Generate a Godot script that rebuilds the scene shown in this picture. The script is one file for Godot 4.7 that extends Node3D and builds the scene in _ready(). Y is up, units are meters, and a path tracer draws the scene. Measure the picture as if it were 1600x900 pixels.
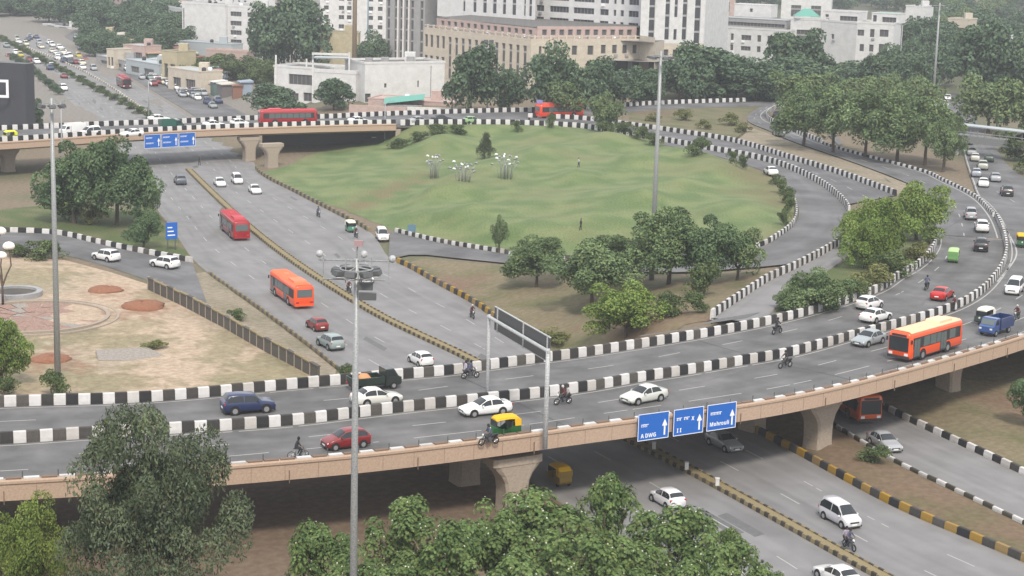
extends Node3D
# A flyover roundabout seen from a high roof on a hazy, overcast day. Units are metres; the lower road lies at y = 0, the decks at y = 6.5.

const DECK := 6.5
var M := {}                    # materials by name
var rng := RandomNumberGenerator.new()
var xs := PackedFloat32Array() # terrain grid
var zs := PackedFloat32Array()
var ty := PackedFloat32Array()
var road_hash := {}
var paths := {}
var shapes := {}               # meshes shared between alike things


func _ready() -> void:
	rng.seed = 7
	var cam := Camera3D.new()
	cam.name = "camera"
	cam.position = Vector3(0, 47, 0)
	cam.rotation_degrees = Vector3(-11.3, 0, 1.54)
	cam.fov = 17.93
	cam.near = 1.0
	cam.far = 4000.0
	cam.current = true
	add_child(cam)
	var env := Environment.new()
	env.background_mode = Environment.BG_SKY
	var sm := ProceduralSkyMaterial.new()
	sm.sky_top_color = Color(0.82, 0.835, 0.86)
	sm.sky_horizon_color = Color(0.89, 0.89, 0.895)
	sm.sky_curve = 0.2
	sm.ground_bottom_color = Color(0.36, 0.35, 0.33)
	sm.ground_horizon_color = Color(0.62, 0.63, 0.63)
	sm.sky_energy_multiplier = 0.92
	var sky := Sky.new()
	sky.sky_material = sm
	env.sky = sky
	env.tonemap_mode = Environment.TONE_MAPPER_LINEAR
	env.tonemap_exposure = 2.15
	env.sdfgi_enabled = true
	env.ssao_enabled = true
	env.ssil_enabled = true
	env.fog_enabled = true
	env.fog_density = 0.00023
	env.fog_light_color = Color(0.87, 0.89, 0.92)
	var we := WorldEnvironment.new()
	we.name = "environment"
	we.environment = env
	add_child(we)
	var sun := DirectionalLight3D.new()
	sun.name = "sun"
	sun.light_color = Color(1.0, 0.96, 0.9)
	sun.light_energy = 0.5
	sun.light_angular_distance = 10.0
	sun.shadow_enabled = true
	sun.rotation_degrees = Vector3(-50, 8, 0)
	add_child(sun)
	make_materials()
	make_paths()
	make_terrain()
	make_roads()
	make_ground_cover()
	make_flyovers()
	make_barriers()
	make_buildings()
	make_trees()
	make_street_things()
	make_traffic()
	make_people()

# ---------------------------------------------------------------- naming and parts
func put(o: Node3D, called: String, parent: Node) -> Node3D:
	o.name = called
	parent.add_child(o, true)
	return o

func tag(o: Node3D, label: String, category: String, group := "") -> Node3D:
	o.set_meta("label", label)
	o.set_meta("category", category)
	if group != "":
		o.set_meta("group", group)
	return o

func thing(called: String, label: String, category: String, at: Vector3, turn := 0.0, group := "") -> Node3D:
	var o := Node3D.new()
	put(o, called, self)
	o.position = at
	o.rotation.y = turn
	return tag(o, label, category, group)

func part(parent: Node, called: String, mesh: Mesh, mat: Material, xf := Transform3D()) -> MeshInstance3D:
	var o := MeshInstance3D.new()
	o.mesh = mesh
	o.material_override = mat
	o.transform = xf
	put(o, called, parent)
	return o

func struct(called: String, mesh: Mesh, mat: Material) -> MeshInstance3D:
	var o := part(self, called, mesh, mat)
	o.set_meta("kind", "structure")
	return o

func at(p: Vector3, turn := 0.0) -> Transform3D:
	return Transform3D(Basis(Vector3.UP, turn), p)

func along(d: Vector3) -> float:      # the turn that makes -z look along d
	return atan2(-d.x, -d.z)

# ---------------------------------------------------------------- materials
func noise_tex(size: int, freq: float, octaves: int, lo: Color, hi: Color, sd: int, mid := -1.0, kind := 0) -> Texture2D:
	var n := FastNoiseLite.new()
	n.seed = sd
	n.noise_type = FastNoiseLite.TYPE_SIMPLEX_SMOOTH if kind == 0 else FastNoiseLite.TYPE_CELLULAR
	n.frequency = freq
	n.fractal_octaves = octaves
	n.fractal_gain = 0.55
	var t := NoiseTexture2D.new()
	t.width = size
	t.height = size
	t.seamless = true
	t.noise = n
	var g := Gradient.new()
	g.set_color(0, lo)
	g.set_color(1, hi)
	if mid > 0.0:
		g.add_point(0.5, Color(mid, mid, mid))
	t.color_ramp = g
	return t

func grey(v: float) -> Color:
	return Color(v, v, v)

func lin(r: float, g: float, b: float) -> Color:   # real-world base colour -> albedo
	return Color(r, g, b).linear_to_srgb()

func flat(called: String, c: Color, rough := 0.7, metal := 0.0) -> StandardMaterial3D:
	var m := StandardMaterial3D.new()
	m.resource_name = called
	m.albedo_color = c
	m.roughness = rough
	m.metallic = metal
	M[called] = m
	return m

func grained(called: String, c: Color, tex: Texture2D, size: float, over: Texture2D, over_size: float, rough := 0.9, vcol := false) -> StandardMaterial3D:
	var m := flat(called, c, rough)
	m.albedo_texture = tex
	m.uv1_triplanar = true
	m.uv1_world_triplanar = true
	m.uv1_scale = Vector3.ONE / size
	m.vertex_color_use_as_albedo = vcol
	if over:
		m.detail_enabled = true
		m.detail_albedo = over
		m.detail_blend_mode = BaseMaterial3D.BLEND_MODE_MUL
		m.detail_uv_layer = BaseMaterial3D.DETAIL_UV_2
		m.uv2_triplanar = true
		m.uv2_world_triplanar = true
		m.uv2_scale = Vector3.ONE / over_size
	return m

func make_materials() -> void:
	var speck := noise_tex(512, 0.11, 3, grey(0.72), grey(1.0), 3)
	var blotch := noise_tex(512, 0.012, 5, grey(0.70), grey(1.0), 5)
	var patch := noise_tex(512, 0.02, 3, grey(0.80), grey(1.0), 9)
	var streak := noise_tex(512, 0.03, 5, grey(0.62), grey(1.0), 13)
	var earth := noise_tex(512, 0.018, 5, Color(0.80, 0.77, 0.74), Color(1.0, 1.0, 1.0), 15)
	var soft := noise_tex(512, 0.02, 4, grey(0.88), grey(1.0), 23)
	var rain := noise_tex(512, 0.05, 5, grey(0.84), grey(1.0), 29)
	var turf := noise_tex(512, 0.035, 5, Color(0.66, 0.70, 0.60), Color(1.0, 1.0, 1.0), 17)
	grained("asphalt_deck", lin(0.25, 0.247, 0.25), speck, 2.3, blotch, 37.0, 0.85, true)
	grained("asphalt_low", lin(0.285, 0.28, 0.285), rain, 1.3, soft, 53.0, 0.85, true)
	grained("asphalt_ring", lin(0.255, 0.255, 0.265), speck, 3.1, blotch, 61.0, 0.85, true)
	grained("asphalt_patch", lin(0.20, 0.20, 0.205), speck, 1.1, soft, 9.0, 0.9)
	grained("paint_line", lin(0.62, 0.62, 0.60), streak, 1.7, null, 1.0, 0.8)
	grained("earth", lin(1, 1, 1), earth, 9.0, speck, 2.1, 1.0, true)
	grained("turf", lin(1, 1, 1), turf, 7.0, speck, 1.3, 1.0, true)
	grained("concrete", lin(0.44, 0.37, 0.30), rain, 5.0, soft, 3.3, 0.9)
	grained("fascia", lin(0.60, 0.44, 0.33), rain, 6.0, rain, 1.9, 0.9)
	grained("kerb_white", lin(0.80, 0.79, 0.79), rain, 1.7, soft, 9.0, 0.8)
	grained("kerb_black", lin(0.03, 0.03, 0.034), streak, 2.2, soft, 9.0, 0.8)
	grained("kerb_yellow", lin(0.72, 0.42, 0.03), streak, 1.4, speck, 0.9, 0.8)
	grained("kerb_dusty", lin(0.52, 0.42, 0.22), streak, 1.4, speck, 0.9, 0.9)
	grained("kerb_sooty", lin(0.10, 0.085, 0.065), streak, 1.4, speck, 0.9, 0.9)
	grained("kerb_pink", lin(0.40, 0.27, 0.20), streak, 1.4, speck, 0.9, 0.9)
	grained("old_wall", lin(0.20, 0.18, 0.155), streak, 3.0, speck, 0.8, 0.95)
	grained("paver_pink", lin(0.50, 0.33, 0.28), earth, 4.0, speck, 0.9, 0.95)
	grained("paver_grey", lin(0.48, 0.45, 0.42), earth, 4.0, speck, 0.9, 0.95)
	grained("red_soil", lin(0.43, 0.20, 0.12), earth, 4.0, speck, 0.9, 1.0)
	grained("plaster_white", lin(0.84, 0.84, 0.845), soft, 23.0, rain, 7.0, 0.85)
	grained("plaster_beige", lin(0.72, 0.64, 0.53), soft, 23.0, rain, 7.0, 0.85)
	grained("plaster_pink", lin(0.62, 0.47, 0.43), soft, 19.0, rain, 7.0, 0.85)
	grained("plaster_grey", lin(0.42, 0.42, 0.43), soft, 19.0, rain, 7.0, 0.85)
	grained("plaster_yellow", lin(0.60, 0.53, 0.36), soft, 19.0, rain, 7.0, 0.85)
	grained("roof_grey", lin(0.30, 0.29, 0.28), blotch, 9.0, streak, 5.0, 0.9)
	flat("roof_sheet", lin(0.36, 0.40, 0.42), 0.5)
	flat("green_sheet", lin(0.11, 0.33, 0.27), 0.6)
	flat("dark_void", lin(0.02, 0.02, 0.022), 0.9)
	flat("window_glass", lin(0.055, 0.06, 0.07), 0.12)
	flat("window_dark", lin(0.085, 0.083, 0.085), 0.3)
	flat("window_frame", lin(0.33, 0.33, 0.33), 0.6)
	flat("car_glass", lin(0.025, 0.03, 0.035), 0.06)
	flat("bus_glass", lin(0.11, 0.135, 0.14), 0.12)
	flat("rubber", lin(0.018, 0.018, 0.018), 0.85)
	flat("arch_black", lin(0.012, 0.012, 0.012), 0.95)
	flat("trim_black", lin(0.03, 0.03, 0.032), 0.6)
	flat("alloy", lin(0.50, 0.50, 0.52), 0.35, 0.7)
	flat("chrome", lin(0.65, 0.65, 0.66), 0.25, 0.8)
	flat("lamp_clear", lin(0.72, 0.73, 0.74), 0.15)
	flat("lamp_red", lin(0.38, 0.03, 0.03), 0.3)
	flat("plate_white", lin(0.78, 0.78, 0.74), 0.6)
	flat("plate_yellow", lin(0.75, 0.55, 0.06), 0.6)
	grained("steel_pole", lin(0.47, 0.49, 0.50), streak, 2.5, null, 1.0, 0.45).metallic = 0.25
	flat("steel_dark", lin(0.10, 0.105, 0.11), 0.6, 0.2)
	grained("steel_white", lin(0.68, 0.70, 0.72), streak, 2.5, null, 1.0, 0.5)
	flat("sign_blue", lin(0.010, 0.115, 0.47), 0.45)
	flat("sign_white", lin(0.82, 0.83, 0.85), 0.5)
	grained("sign_back", lin(0.115, 0.12, 0.125), streak, 1.5, null, 1.0, 0.6)
	flat("purple_panel", lin(0.25, 0.26, 0.52), 0.6)
	flat("bag_cloth", lin(0.55, 0.36, 0.22), 0.95)
	flat("tarp_white", lin(0.72, 0.71, 0.68), 0.9)
	grained("bark", lin(0.15, 0.115, 0.085), streak, 1.1, null, 1.0, 1.0)
	var body := flat("body_cloth", Color.WHITE, 0.85)
	body.vertex_color_use_as_albedo = true
	var leaf := flat("leaf", Color.WHITE, 0.65)
	leaf.vertex_color_use_as_albedo = true
	leaf.backlight_enabled = true
	leaf.backlight = Color(0.5, 0.5, 0.5)
	leaf.metallic_specular = 0.15

func tinted(c: Color, rough := 0.8) -> StandardMaterial3D:
	var key := "tint_%s_%.2f" % [c.to_html(), rough]
	return M[key] if M.has(key) else flat(key, c, rough)

func paint(c: Color) -> StandardMaterial3D:
	var key := "paint_%s" % c.to_html()
	if not M.has(key):
		var m := flat(key, c, 0.38)
		m.clearcoat_enabled = true
		m.clearcoat = 0.6
		m.clearcoat_roughness = 0.12
	return M[key]

# ---------------------------------------------------------------- a bag of triangles
class Bag:
	var v := PackedVector3Array()
	var c := PackedColorArray()
	var tint := Color.WHITE
	var xf := Transform3D()
	func tri(a: Vector3, b: Vector3, d: Vector3) -> void:
		v.append(xf * a)
		v.append(xf * b)
		v.append(xf * d)
		for i in 3:
			c.append(tint)
	func quad(a: Vector3, b: Vector3, d: Vector3, e: Vector3) -> void:
		tri(a, b, d)
		tri(a, d, e)
	func box(lo: Vector3, hi: Vector3) -> void:
		var p := []
		for i in 8:
			p.append(Vector3(hi.x if i & 1 else lo.x, hi.y if i & 2 else lo.y, hi.z if i & 4 else lo.z))
		quad(p[0], p[1], p[3], p[2])
		quad(p[5], p[4], p[6], p[7])
		quad(p[4], p[0], p[2], p[6])
		quad(p[1], p[5], p[7], p[3])
		quad(p[2], p[3], p[7], p[6])
		quad(p[4], p[5], p[1], p[0])
	func tube(points: Array, radii: Array, sides := 8, closed := true) -> void:
		var rings := []
		var up := Vector3.UP
		for i in points.size():
			var d: Vector3 = (points[mini(i + 1, points.size() - 1)] - points[maxi(i - 1, 0)]).normalized()
			var a := d.cross(Vector3.RIGHT if absf(d.x) < 0.8 else Vector3.BACK).normalized()
			var b := d.cross(a)
			var ring := []
			for k in sides:
				var w := TAU * k / sides
				ring.append(points[i] + (a * cos(w) + b * sin(w)) * radii[i])
			rings.append(ring)
		loft(rings, true, closed)
	func loft(rings: Array, around := true, capped := true) -> void:
		var n: int = rings[0].size()
		for i in rings.size() - 1:
			for k in (n if around else n - 1):
				var k2 := (k + 1) % n
				quad(rings[i][k], rings[i][k2], rings[i + 1][k2], rings[i + 1][k])
		if capped:
			for e in 2:
				var ring: Array = rings[0] if e == 0 else rings[-1]
				var m := Vector3.ZERO
				for p in ring:
					m += p
				m /= n
				for k in n:
					if e == 0:
						tri(m, ring[(k + 1) % n], ring[k])
					else:
						tri(m, ring[k], ring[(k + 1) % n])
	func prism(poly: Array, x0: float, x1: float, inset := 0.0) -> void:   # poly in (z, y), spread along x
		var mid := Vector2.ZERO
		for p in poly:
			mid += p
		mid /= poly.size()
		var rings := []
		for s in ([[x0, 1.0], [x1, 1.0]] if inset == 0.0 else [[x0, 0.0], [x0 + inset, 1.0], [x1 - inset, 1.0], [x1, 0.0]]):
			var ring := []
			for p in poly:
				var q: Vector2 = p if s[1] == 1.0 else p + (mid - p).normalized() * inset
				ring.append(Vector3(s[0], q.y, q.x))
			rings.append(ring)
		loft(rings)
	func disc(center: Vector3, axis_x: float, r: float, sides := 14) -> void:   # a wheel-like disc, its axis along x
		var rings := []
		for s in [-axis_x, axis_x]:
			var ring := []
			for k in sides:
				ring.append(center + Vector3(s, cos(TAU * k / sides) * r, sin(TAU * k / sides) * r))
			rings.append(ring)
		loft(rings)
	func commit(smooth := false) -> ArrayMesh:
		var st := SurfaceTool.new()
		st.begin(Mesh.PRIMITIVE_TRIANGLES)
		st.set_smooth_group(0 if smooth else -1)
		for i in v.size():
			st.set_color(c[i])
			st.add_vertex(v[i])
		st.generate_normals()
		st.index()
		return st.commit()

func bag_box(lo: Vector3, hi: Vector3) -> ArrayMesh:
	var b := Bag.new()
	b.box(lo, hi)
	return b.commit()

func smooth_path(pts: Array, step: float) -> Array:     # Catmull-Rom through the points, evenly stepped
	var fine := []
	for i in pts.size() - 1:
		var p0: Vector3 = pts[maxi(i - 1, 0)]
		var p1: Vector3 = pts[i]
		var p2: Vector3 = pts[i + 1]
		var p3: Vector3 = pts[mini(i + 2, pts.size() - 1)]
		if i == 0:
			p0 = p1 * 2.0 - p2
		if i == pts.size() - 2:
			p3 = p2 * 2.0 - p1
		var n := maxi(2, int(p1.distance_to(p2) / 0.7))
		for k in n:
			fine.append(p1.cubic_interpolate(p2, p0, p3, float(k) / n))
	fine.append(pts[-1])
	var even := evenly(fine, 1.0)
	for pass_ in 8:
		var soft := even.duplicate()
		for i in range(1, even.size() - 1):
			soft[i] = even[i - 1] * 0.25 + even[i] * 0.5 + even[i + 1] * 0.25
		even = soft
	return evenly(even, step)

func evenly(fine: Array, step: float) -> Array:
	var total := 0.0
	for i in fine.size() - 1:
		total += fine[i].distance_to(fine[i + 1])
	var n := maxi(1, int(round(total / step)))
	var each := total / n
	var out := [fine[0]]
	var left := each
	for i in fine.size() - 1:
		var a: Vector3 = fine[i]
		var b: Vector3 = fine[i + 1]
		var d := a.distance_to(b)
		var done := 0.0
		while d - done >= left - 1e-6 and out.size() < n:
			done += left
			out.append(a.lerp(b, done / maxf(d, 1e-6)))
			left = each
		left -= d - done
	out.append(fine[-1])
	return out

func shifted(path: Array, by: float, lift := 0.0) -> Array:     # to the right of the way it goes when by > 0
	var out := []
	for i in path.size():
		var d: Vector3 = path[mini(i + 1, path.size() - 1)] - path[maxi(i - 1, 0)]
		var r := Vector3(-d.z, 0, d.x).normalized()
		out.append(path[i] + r * by + Vector3(0, lift, 0))
	return out

func tangent_near(path: Array, p: Vector3) -> Vector3:
	var best := 1e9
	var d := Vector3.FORWARD
	for i in path.size() - 1:
		var m: Vector3 = (path[i] + path[i + 1]) * 0.5
		var e := Vector2(m.x - p.x, m.z - p.z).length_squared()
		if e < best:
			best = e
			d = path[i + 1] - path[i]
	d.y = 0
	return d.normalized()

# ---------------------------------------------------------------- vehicles (forward is -z, wheels on y = 0)
# stations: [z, belt, top, half width at the top, half width, bottom]
func car_form(kind: String) -> Dictionary:
	if kind == "sedan":
		return {"w": 0.86, "r": 0.31, "axles": [-1.38, 1.25], "cowl": 3, "roof": 4, "back": 6, "tail": 7, "st": [
			[-2.2, 0.5, 0.58, 0.56, 0.66, 0.3], [-2.08, 0.6, 0.68, 0.70, 0.80, 0.2], [-1.5, 0.70, 0.80, 0.76, 0.86, 0.18], [-0.9, 0.80, 0.93, 0.76, 0.86, 0.18], [-0.1, 0.86, 1.40, 0.60, 0.86, 0.18],
			[0.6, 0.88, 1.45, 0.60, 0.86, 0.18], [1.0, 0.90, 1.41, 0.59, 0.86, 0.18], [1.65, 0.90, 1.02, 0.72, 0.85, 0.2], [2.12, 0.86, 0.98, 0.70, 0.80, 0.24], [2.22, 0.72, 0.84, 0.62, 0.72, 0.34]]}
	if kind == "suv":
		return {"w": 0.9, "r": 0.36, "axles": [-1.35, 1.3], "cowl": 3, "roof": 4, "back": 6, "tail": 7, "st": [
			[-2.2, 0.62, 0.74, 0.62, 0.72, 0.36], [-2.08, 0.78, 0.90, 0.78, 0.86, 0.28], [-1.5, 0.88, 1.0, 0.82, 0.9, 0.26], [-0.98, 0.94, 1.09, 0.8, 0.9, 0.26], [-0.4, 1.0, 1.62, 0.64, 0.9, 0.26],
			[0.8, 1.02, 1.70, 0.65, 0.9, 0.26], [1.75, 1.03, 1.66, 0.64, 0.9, 0.26], [2.08, 1.0, 1.16, 0.78, 0.88, 0.3], [2.2, 0.86, 1.0, 0.72, 0.8, 0.4]]}
	if kind == "van":
		return {"w": 0.82, "r": 0.3, "axles": [-1.35, 1.2], "cowl": 2, "roof": 3, "back": 5, "tail": 6, "st": [
			[-2.0, 0.6, 0.7, 0.56, 0.64, 0.3], [-1.88, 0.72, 0.84, 0.70, 0.78, 0.22], [-1.35, 0.86, 1.02, 0.73, 0.82, 0.2], [-0.45, 0.92, 1.72, 0.6, 0.82, 0.2],
			[0.9, 0.94, 1.82, 0.61, 0.82, 0.2], [1.7, 0.95, 1.78, 0.6, 0.82, 0.22], [1.98, 0.92, 1.1, 0.72, 0.8, 0.26], [2.06, 0.8, 0.92, 0.66, 0.74, 0.36]]}
	return {"w": 0.81, "r": 0.29, "axles": [-1.2, 1.15], "cowl": 3, "roof": 4, "back": 6, "tail": 7, "st": [
		[-1.85, 0.52, 0.62, 0.54, 0.62, 0.3], [-1.75, 0.64, 0.74, 0.68, 0.76, 0.2], [-1.3, 0.76, 0.87, 0.73, 0.81, 0.18], [-0.95, 0.84, 0.98, 0.72, 0.81, 0.18], [-0.2, 0.9, 1.44, 0.58, 0.81, 0.18],
		[0.6, 0.92, 1.51, 0.59, 0.81, 0.18], [1.3, 0.94, 1.45, 0.57, 0.81, 0.2], [1.74, 0.92, 1.05, 0.68, 0.78, 0.24], [1.84, 0.8, 0.9, 0.62, 0.72, 0.34]]}

func car_ring(s: Array) -> Array:
	var half := [Vector3(s[4] * 0.88, s[5], s[0]), Vector3(s[4] * 0.98, s[5] + 0.14, s[0]), Vector3(s[4], lerpf(s[5], s[1], 0.66), s[0]), Vector3(s[4] * 0.965, s[1], s[0]),
		Vector3(lerpf(s[4] * 0.965, s[3], 0.93), lerpf(s[1], s[2], 0.88), s[0]), Vector3(s[3] * 0.86, s[2], s[0]), Vector3(s[3] * 0.45, s[2] + 0.025, s[0])]
	var ring := half.duplicate()
	for i in range(half.size() - 1, -1, -1):
		ring.append(Vector3(-half[i].x, half[i].y, half[i].z))
	return ring

func car_at(st: Array, z: float) -> Array:
	for i in st.size() - 1:
		if z <= st[i + 1][0]:
			var t: float = (z - st[i][0]) / (st[i + 1][0] - st[i][0])
			var out := []
			for k in 6:
				out.append(lerpf(st[i][k], st[i + 1][k], t))
			return out
	return st[-1]

func car_shapes(kind: String) -> Dictionary:
	if shapes.has(kind):
		return shapes[kind]
	var f := car_form(kind)
	var st: Array = f.st
	var d := {}
	var b := Bag.new()
	var rings := []
	for s in st:
		rings.append(car_ring(s))
	b.loft(rings)
	d.body = b.commit(true)
	var glass := func_glass(f)
	d.merge(glass)
	b = Bag.new()
	b.disc(Vector3.ZERO, 0.1, f.r, 16)
	d.tyre = b.commit()
	b = Bag.new()
	b.disc(Vector3.ZERO, 0.112, f.r * 0.62, 12)
	d.rim = b.commit()
	b = Bag.new()
	b.disc(Vector3.ZERO, 0.12, f.r + 0.075, 16)
	d.arch = b.commit()
	var nose: Array = st[1]
	b = Bag.new()
	b.prism([Vector2(-0.06, -0.07), Vector2(0.12, -0.05), Vector2(0.16, 0.07), Vector2(0.0, 0.06)], -0.15, 0.15, 0.03)
	d.lamp = b.commit()
	d.lamp_at = Vector3(nose[4] * 0.74, nose[1] + 0.0, nose[0] - 0.02)
	var tail: Array = st[st.size() - 2]
	d.tail = bag_box(Vector3(-0.1, -0.11, -0.05), Vector3(0.1, 0.11, 0.05))
	d.tail_at = Vector3(tail[4] * 0.84, tail[1] - 0.04, tail[0] + 0.045)
	d.plate = bag_box(Vector3(-0.24, -0.06, -0.015), Vector3(0.24, 0.06, 0.015))
	d.plate_front = Vector3(0, 0.42, st[0][0] - 0.01)
	d.plate_back = Vector3(0, 0.58, st[-1][0] + 0.012)
	d.grille = bag_box(Vector3(-0.42, -0.06, -0.02), Vector3(0.42, 0.06, 0.02))
	d.grille_at = Vector3(0, st[0][1] + 0.0, st[0][0] - 0.004)
	b = Bag.new()
	b.prism([Vector2(-0.07, -0.06), Vector2(0.07, -0.07), Vector2(0.06, 0.07), Vector2(-0.05, 0.06)], -0.09, 0.09, 0.03)
	d.mirror = b.commit()
	var cow: Array = st[f.cowl]
	d.mirror_at = Vector3(cow[4] + 0.06, cow[1] + 0.12, cow[0] + 0.3)
	d.bumper = bag_box(Vector3(-st[1][4] * 0.96, 0.2, -0.05), Vector3(st[1][4] * 0.96, 0.34, 0.05))
	d.form = f
	shapes[kind] = d
	return d

func glass_strip(st: Array, z0: float, z1: float, side: float) -> ArrayMesh:
	var b := Bag.new()
	var n := 4
	var last := []
	for i in n + 1:
		var s := car_at(st, lerpf(z0, z1, float(i) / n))
		var ring := car_ring(s)
		var lo: Vector3 = ring[3].lerp(ring[4], 0.1)
		var hi: Vector3 = ring[3].lerp(ring[4], 0.93)
		lo.x = (lo.x + 0.013) * side
		hi.x = (hi.x + 0.013) * side
		if i > 0:
			b.quad(last[0], last[1], hi, lo)
		last = [lo, hi]
	return b.commit(true)

func screen_strip(a: Array, c: Array, lift: float, t0: float, t1: float) -> ArrayMesh:
	var b := Bag.new()
	var ra := car_ring(a)
	var rc := car_ring(c)
	var idx := [4, 5, 6, 7, 8, 9]
	for i in idx.size() - 1:
		var q := []
		for k in [[idx[i], t0], [idx[i], t1], [idx[i + 1], t1], [idx[i + 1], t0]]:
			var p: Vector3 = ra[k[0]].lerp(rc[k[0]], k[1])
			p.x *= 0.97
			q.append(p + Vector3(0, 0.6, lift).normalized() * 0.02)
		b.quad(q[0], q[1], q[2], q[3])
	return b.commit(true)

func func_glass(f: Dictionary) -> Dictionary:
	var st: Array = f.st
	var z0: float = st[f.cowl][0] + 0.22
	var z3: float = lerpf(st[f.back][0], st[f.tail][0], 0.55)
	var zm: float = lerpf(z0, z3, 0.47)
	return {"windscreen": screen_strip(st[f.cowl], st[f.roof], -1.0, 0.08, 0.9), "rear_window": screen_strip(st[f.back], st[f.tail], 1.0, 0.12, 0.8),
		"side": [glass_strip(st, z0, zm - 0.04, 1.0), glass_strip(st, zm + 0.04, z3, 1.0), glass_strip(st, z0, zm - 0.04, -1.0), glass_strip(st, zm + 0.04, z3, -1.0)]}

func merged_car(kind: String) -> ArrayMesh:      # one mesh for cars a few pixels long
	var key := kind + "_far"
	if shapes.has(key):
		return shapes[key]
	var d := car_shapes(kind)
	var f: Dictionary = d.form
	var out := ArrayMesh.new()
	var groups := [[d.body], [d.windscreen, d.rear_window] + d.side, []]
	for g in 3:
		var st := SurfaceTool.new()
		st.begin(Mesh.PRIMITIVE_TRIANGLES)
		for m in groups[g]:
			st.append_from(m, 0, Transform3D())
		if g == 2:
			for z in f.axles:
				for s in [-1, 1]:
					st.append_from(d.tyre, 0, Transform3D(Basis(), Vector3(s * (f.w - 0.06), f.r, z)))
		st.commit(out)
	shapes[key] = out
	return out

func car(kind: String, color: Color, p: Vector3, dir: Vector3, label: String, group := "") -> void:
	var noun: String = {"sedan": "sedan_car", "suv": "sport_utility_car", "van": "passenger_van", "hatch": "hatchback_car"}[kind]
	var category: String = {"sedan": "car", "suv": "car", "van": "van", "hatch": "car"}[kind]
	if Vector2(p.x, p.z).length() > 300.0:
		var o := MeshInstance3D.new()
		o.mesh = merged_car(kind)
		o.set_surface_override_material(0, paint(color))
		o.set_surface_override_material(1, M.car_glass)
		o.set_surface_override_material(2, M.rubber)
		put(o, noun, self)
		o.transform = at(p, along(dir))
		tag(o, label, category, group)
		return
	var d := car_shapes(kind)
	var f: Dictionary = d.form
	var t := thing(noun, label, category, p, along(dir), group)
	var body := part(t, "body", d.body, paint(color))
	part(t, "windscreen", d.windscreen, M.car_glass)
	part(t, "rear_window", d.rear_window, M.car_glass)
	for m in d.side:
		part(t, "side_window", m, M.car_glass)
	for z in f.axles:
		for s in [-1.0, 1.0]:
			part(body, "wheel_arch", d.arch, M.arch_black, at(Vector3(s * (f.w - 0.105), f.r + 0.02, z)))
			var w := part(t, "wheel", d.tyre, M.rubber, at(Vector3(s * (f.w - 0.07), f.r, z)))
			part(w, "rim", d.rim, M.alloy)
	for s in [-1.0, 1.0]:
		part(t, "headlight", d.lamp, M.lamp_clear, at(d.lamp_at * Vector3(s, 1, 1)))
		part(t, "tail_light", d.tail, M.lamp_red, at(d.tail_at * Vector3(s, 1, 1)))
		part(t, "mirror", d.mirror, paint(color), at(d.mirror_at * Vector3(s, 1, 1)))
	part(t, "number_plate", d.plate, M.plate_white, at(d.plate_front))
	part(t, "number_plate", d.plate, M.plate_white, at(d.plate_back))
	part(t, "grille", d.grille, M.trim_black, at(d.grille_at))
	part(t, "bumper", d.bumper, M.trim_black, at(Vector3(0, 0, f.st[1][0] - 0.03)))
	part(t, "bumper", d.bumper, M.trim_black, at(Vector3(0, 0.06, f.st[f.st.size() - 2][0] + 0.03)))

# ------------------------------------------------ buses
func bus_ring(w: float, lo: float, hi: float, z: float) -> Array:
	var half := [Vector3(w - 0.08, lo, z), Vector3(w, lo + 0.1, z), Vector3(w, 1.2, z), Vector3(w - 0.03, hi - 0.35, z), Vector3(w - 0.12, hi - 0.1, z), Vector3(w - 0.35, hi, z), Vector3(w * 0.4, hi + 0.03, z)]
	var ring := half.duplicate()
	for i in range(half.size() - 1, -1, -1):
		ring.append(Vector3(-half[i].x, half[i].y, half[i].z))
	return ring

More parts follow.
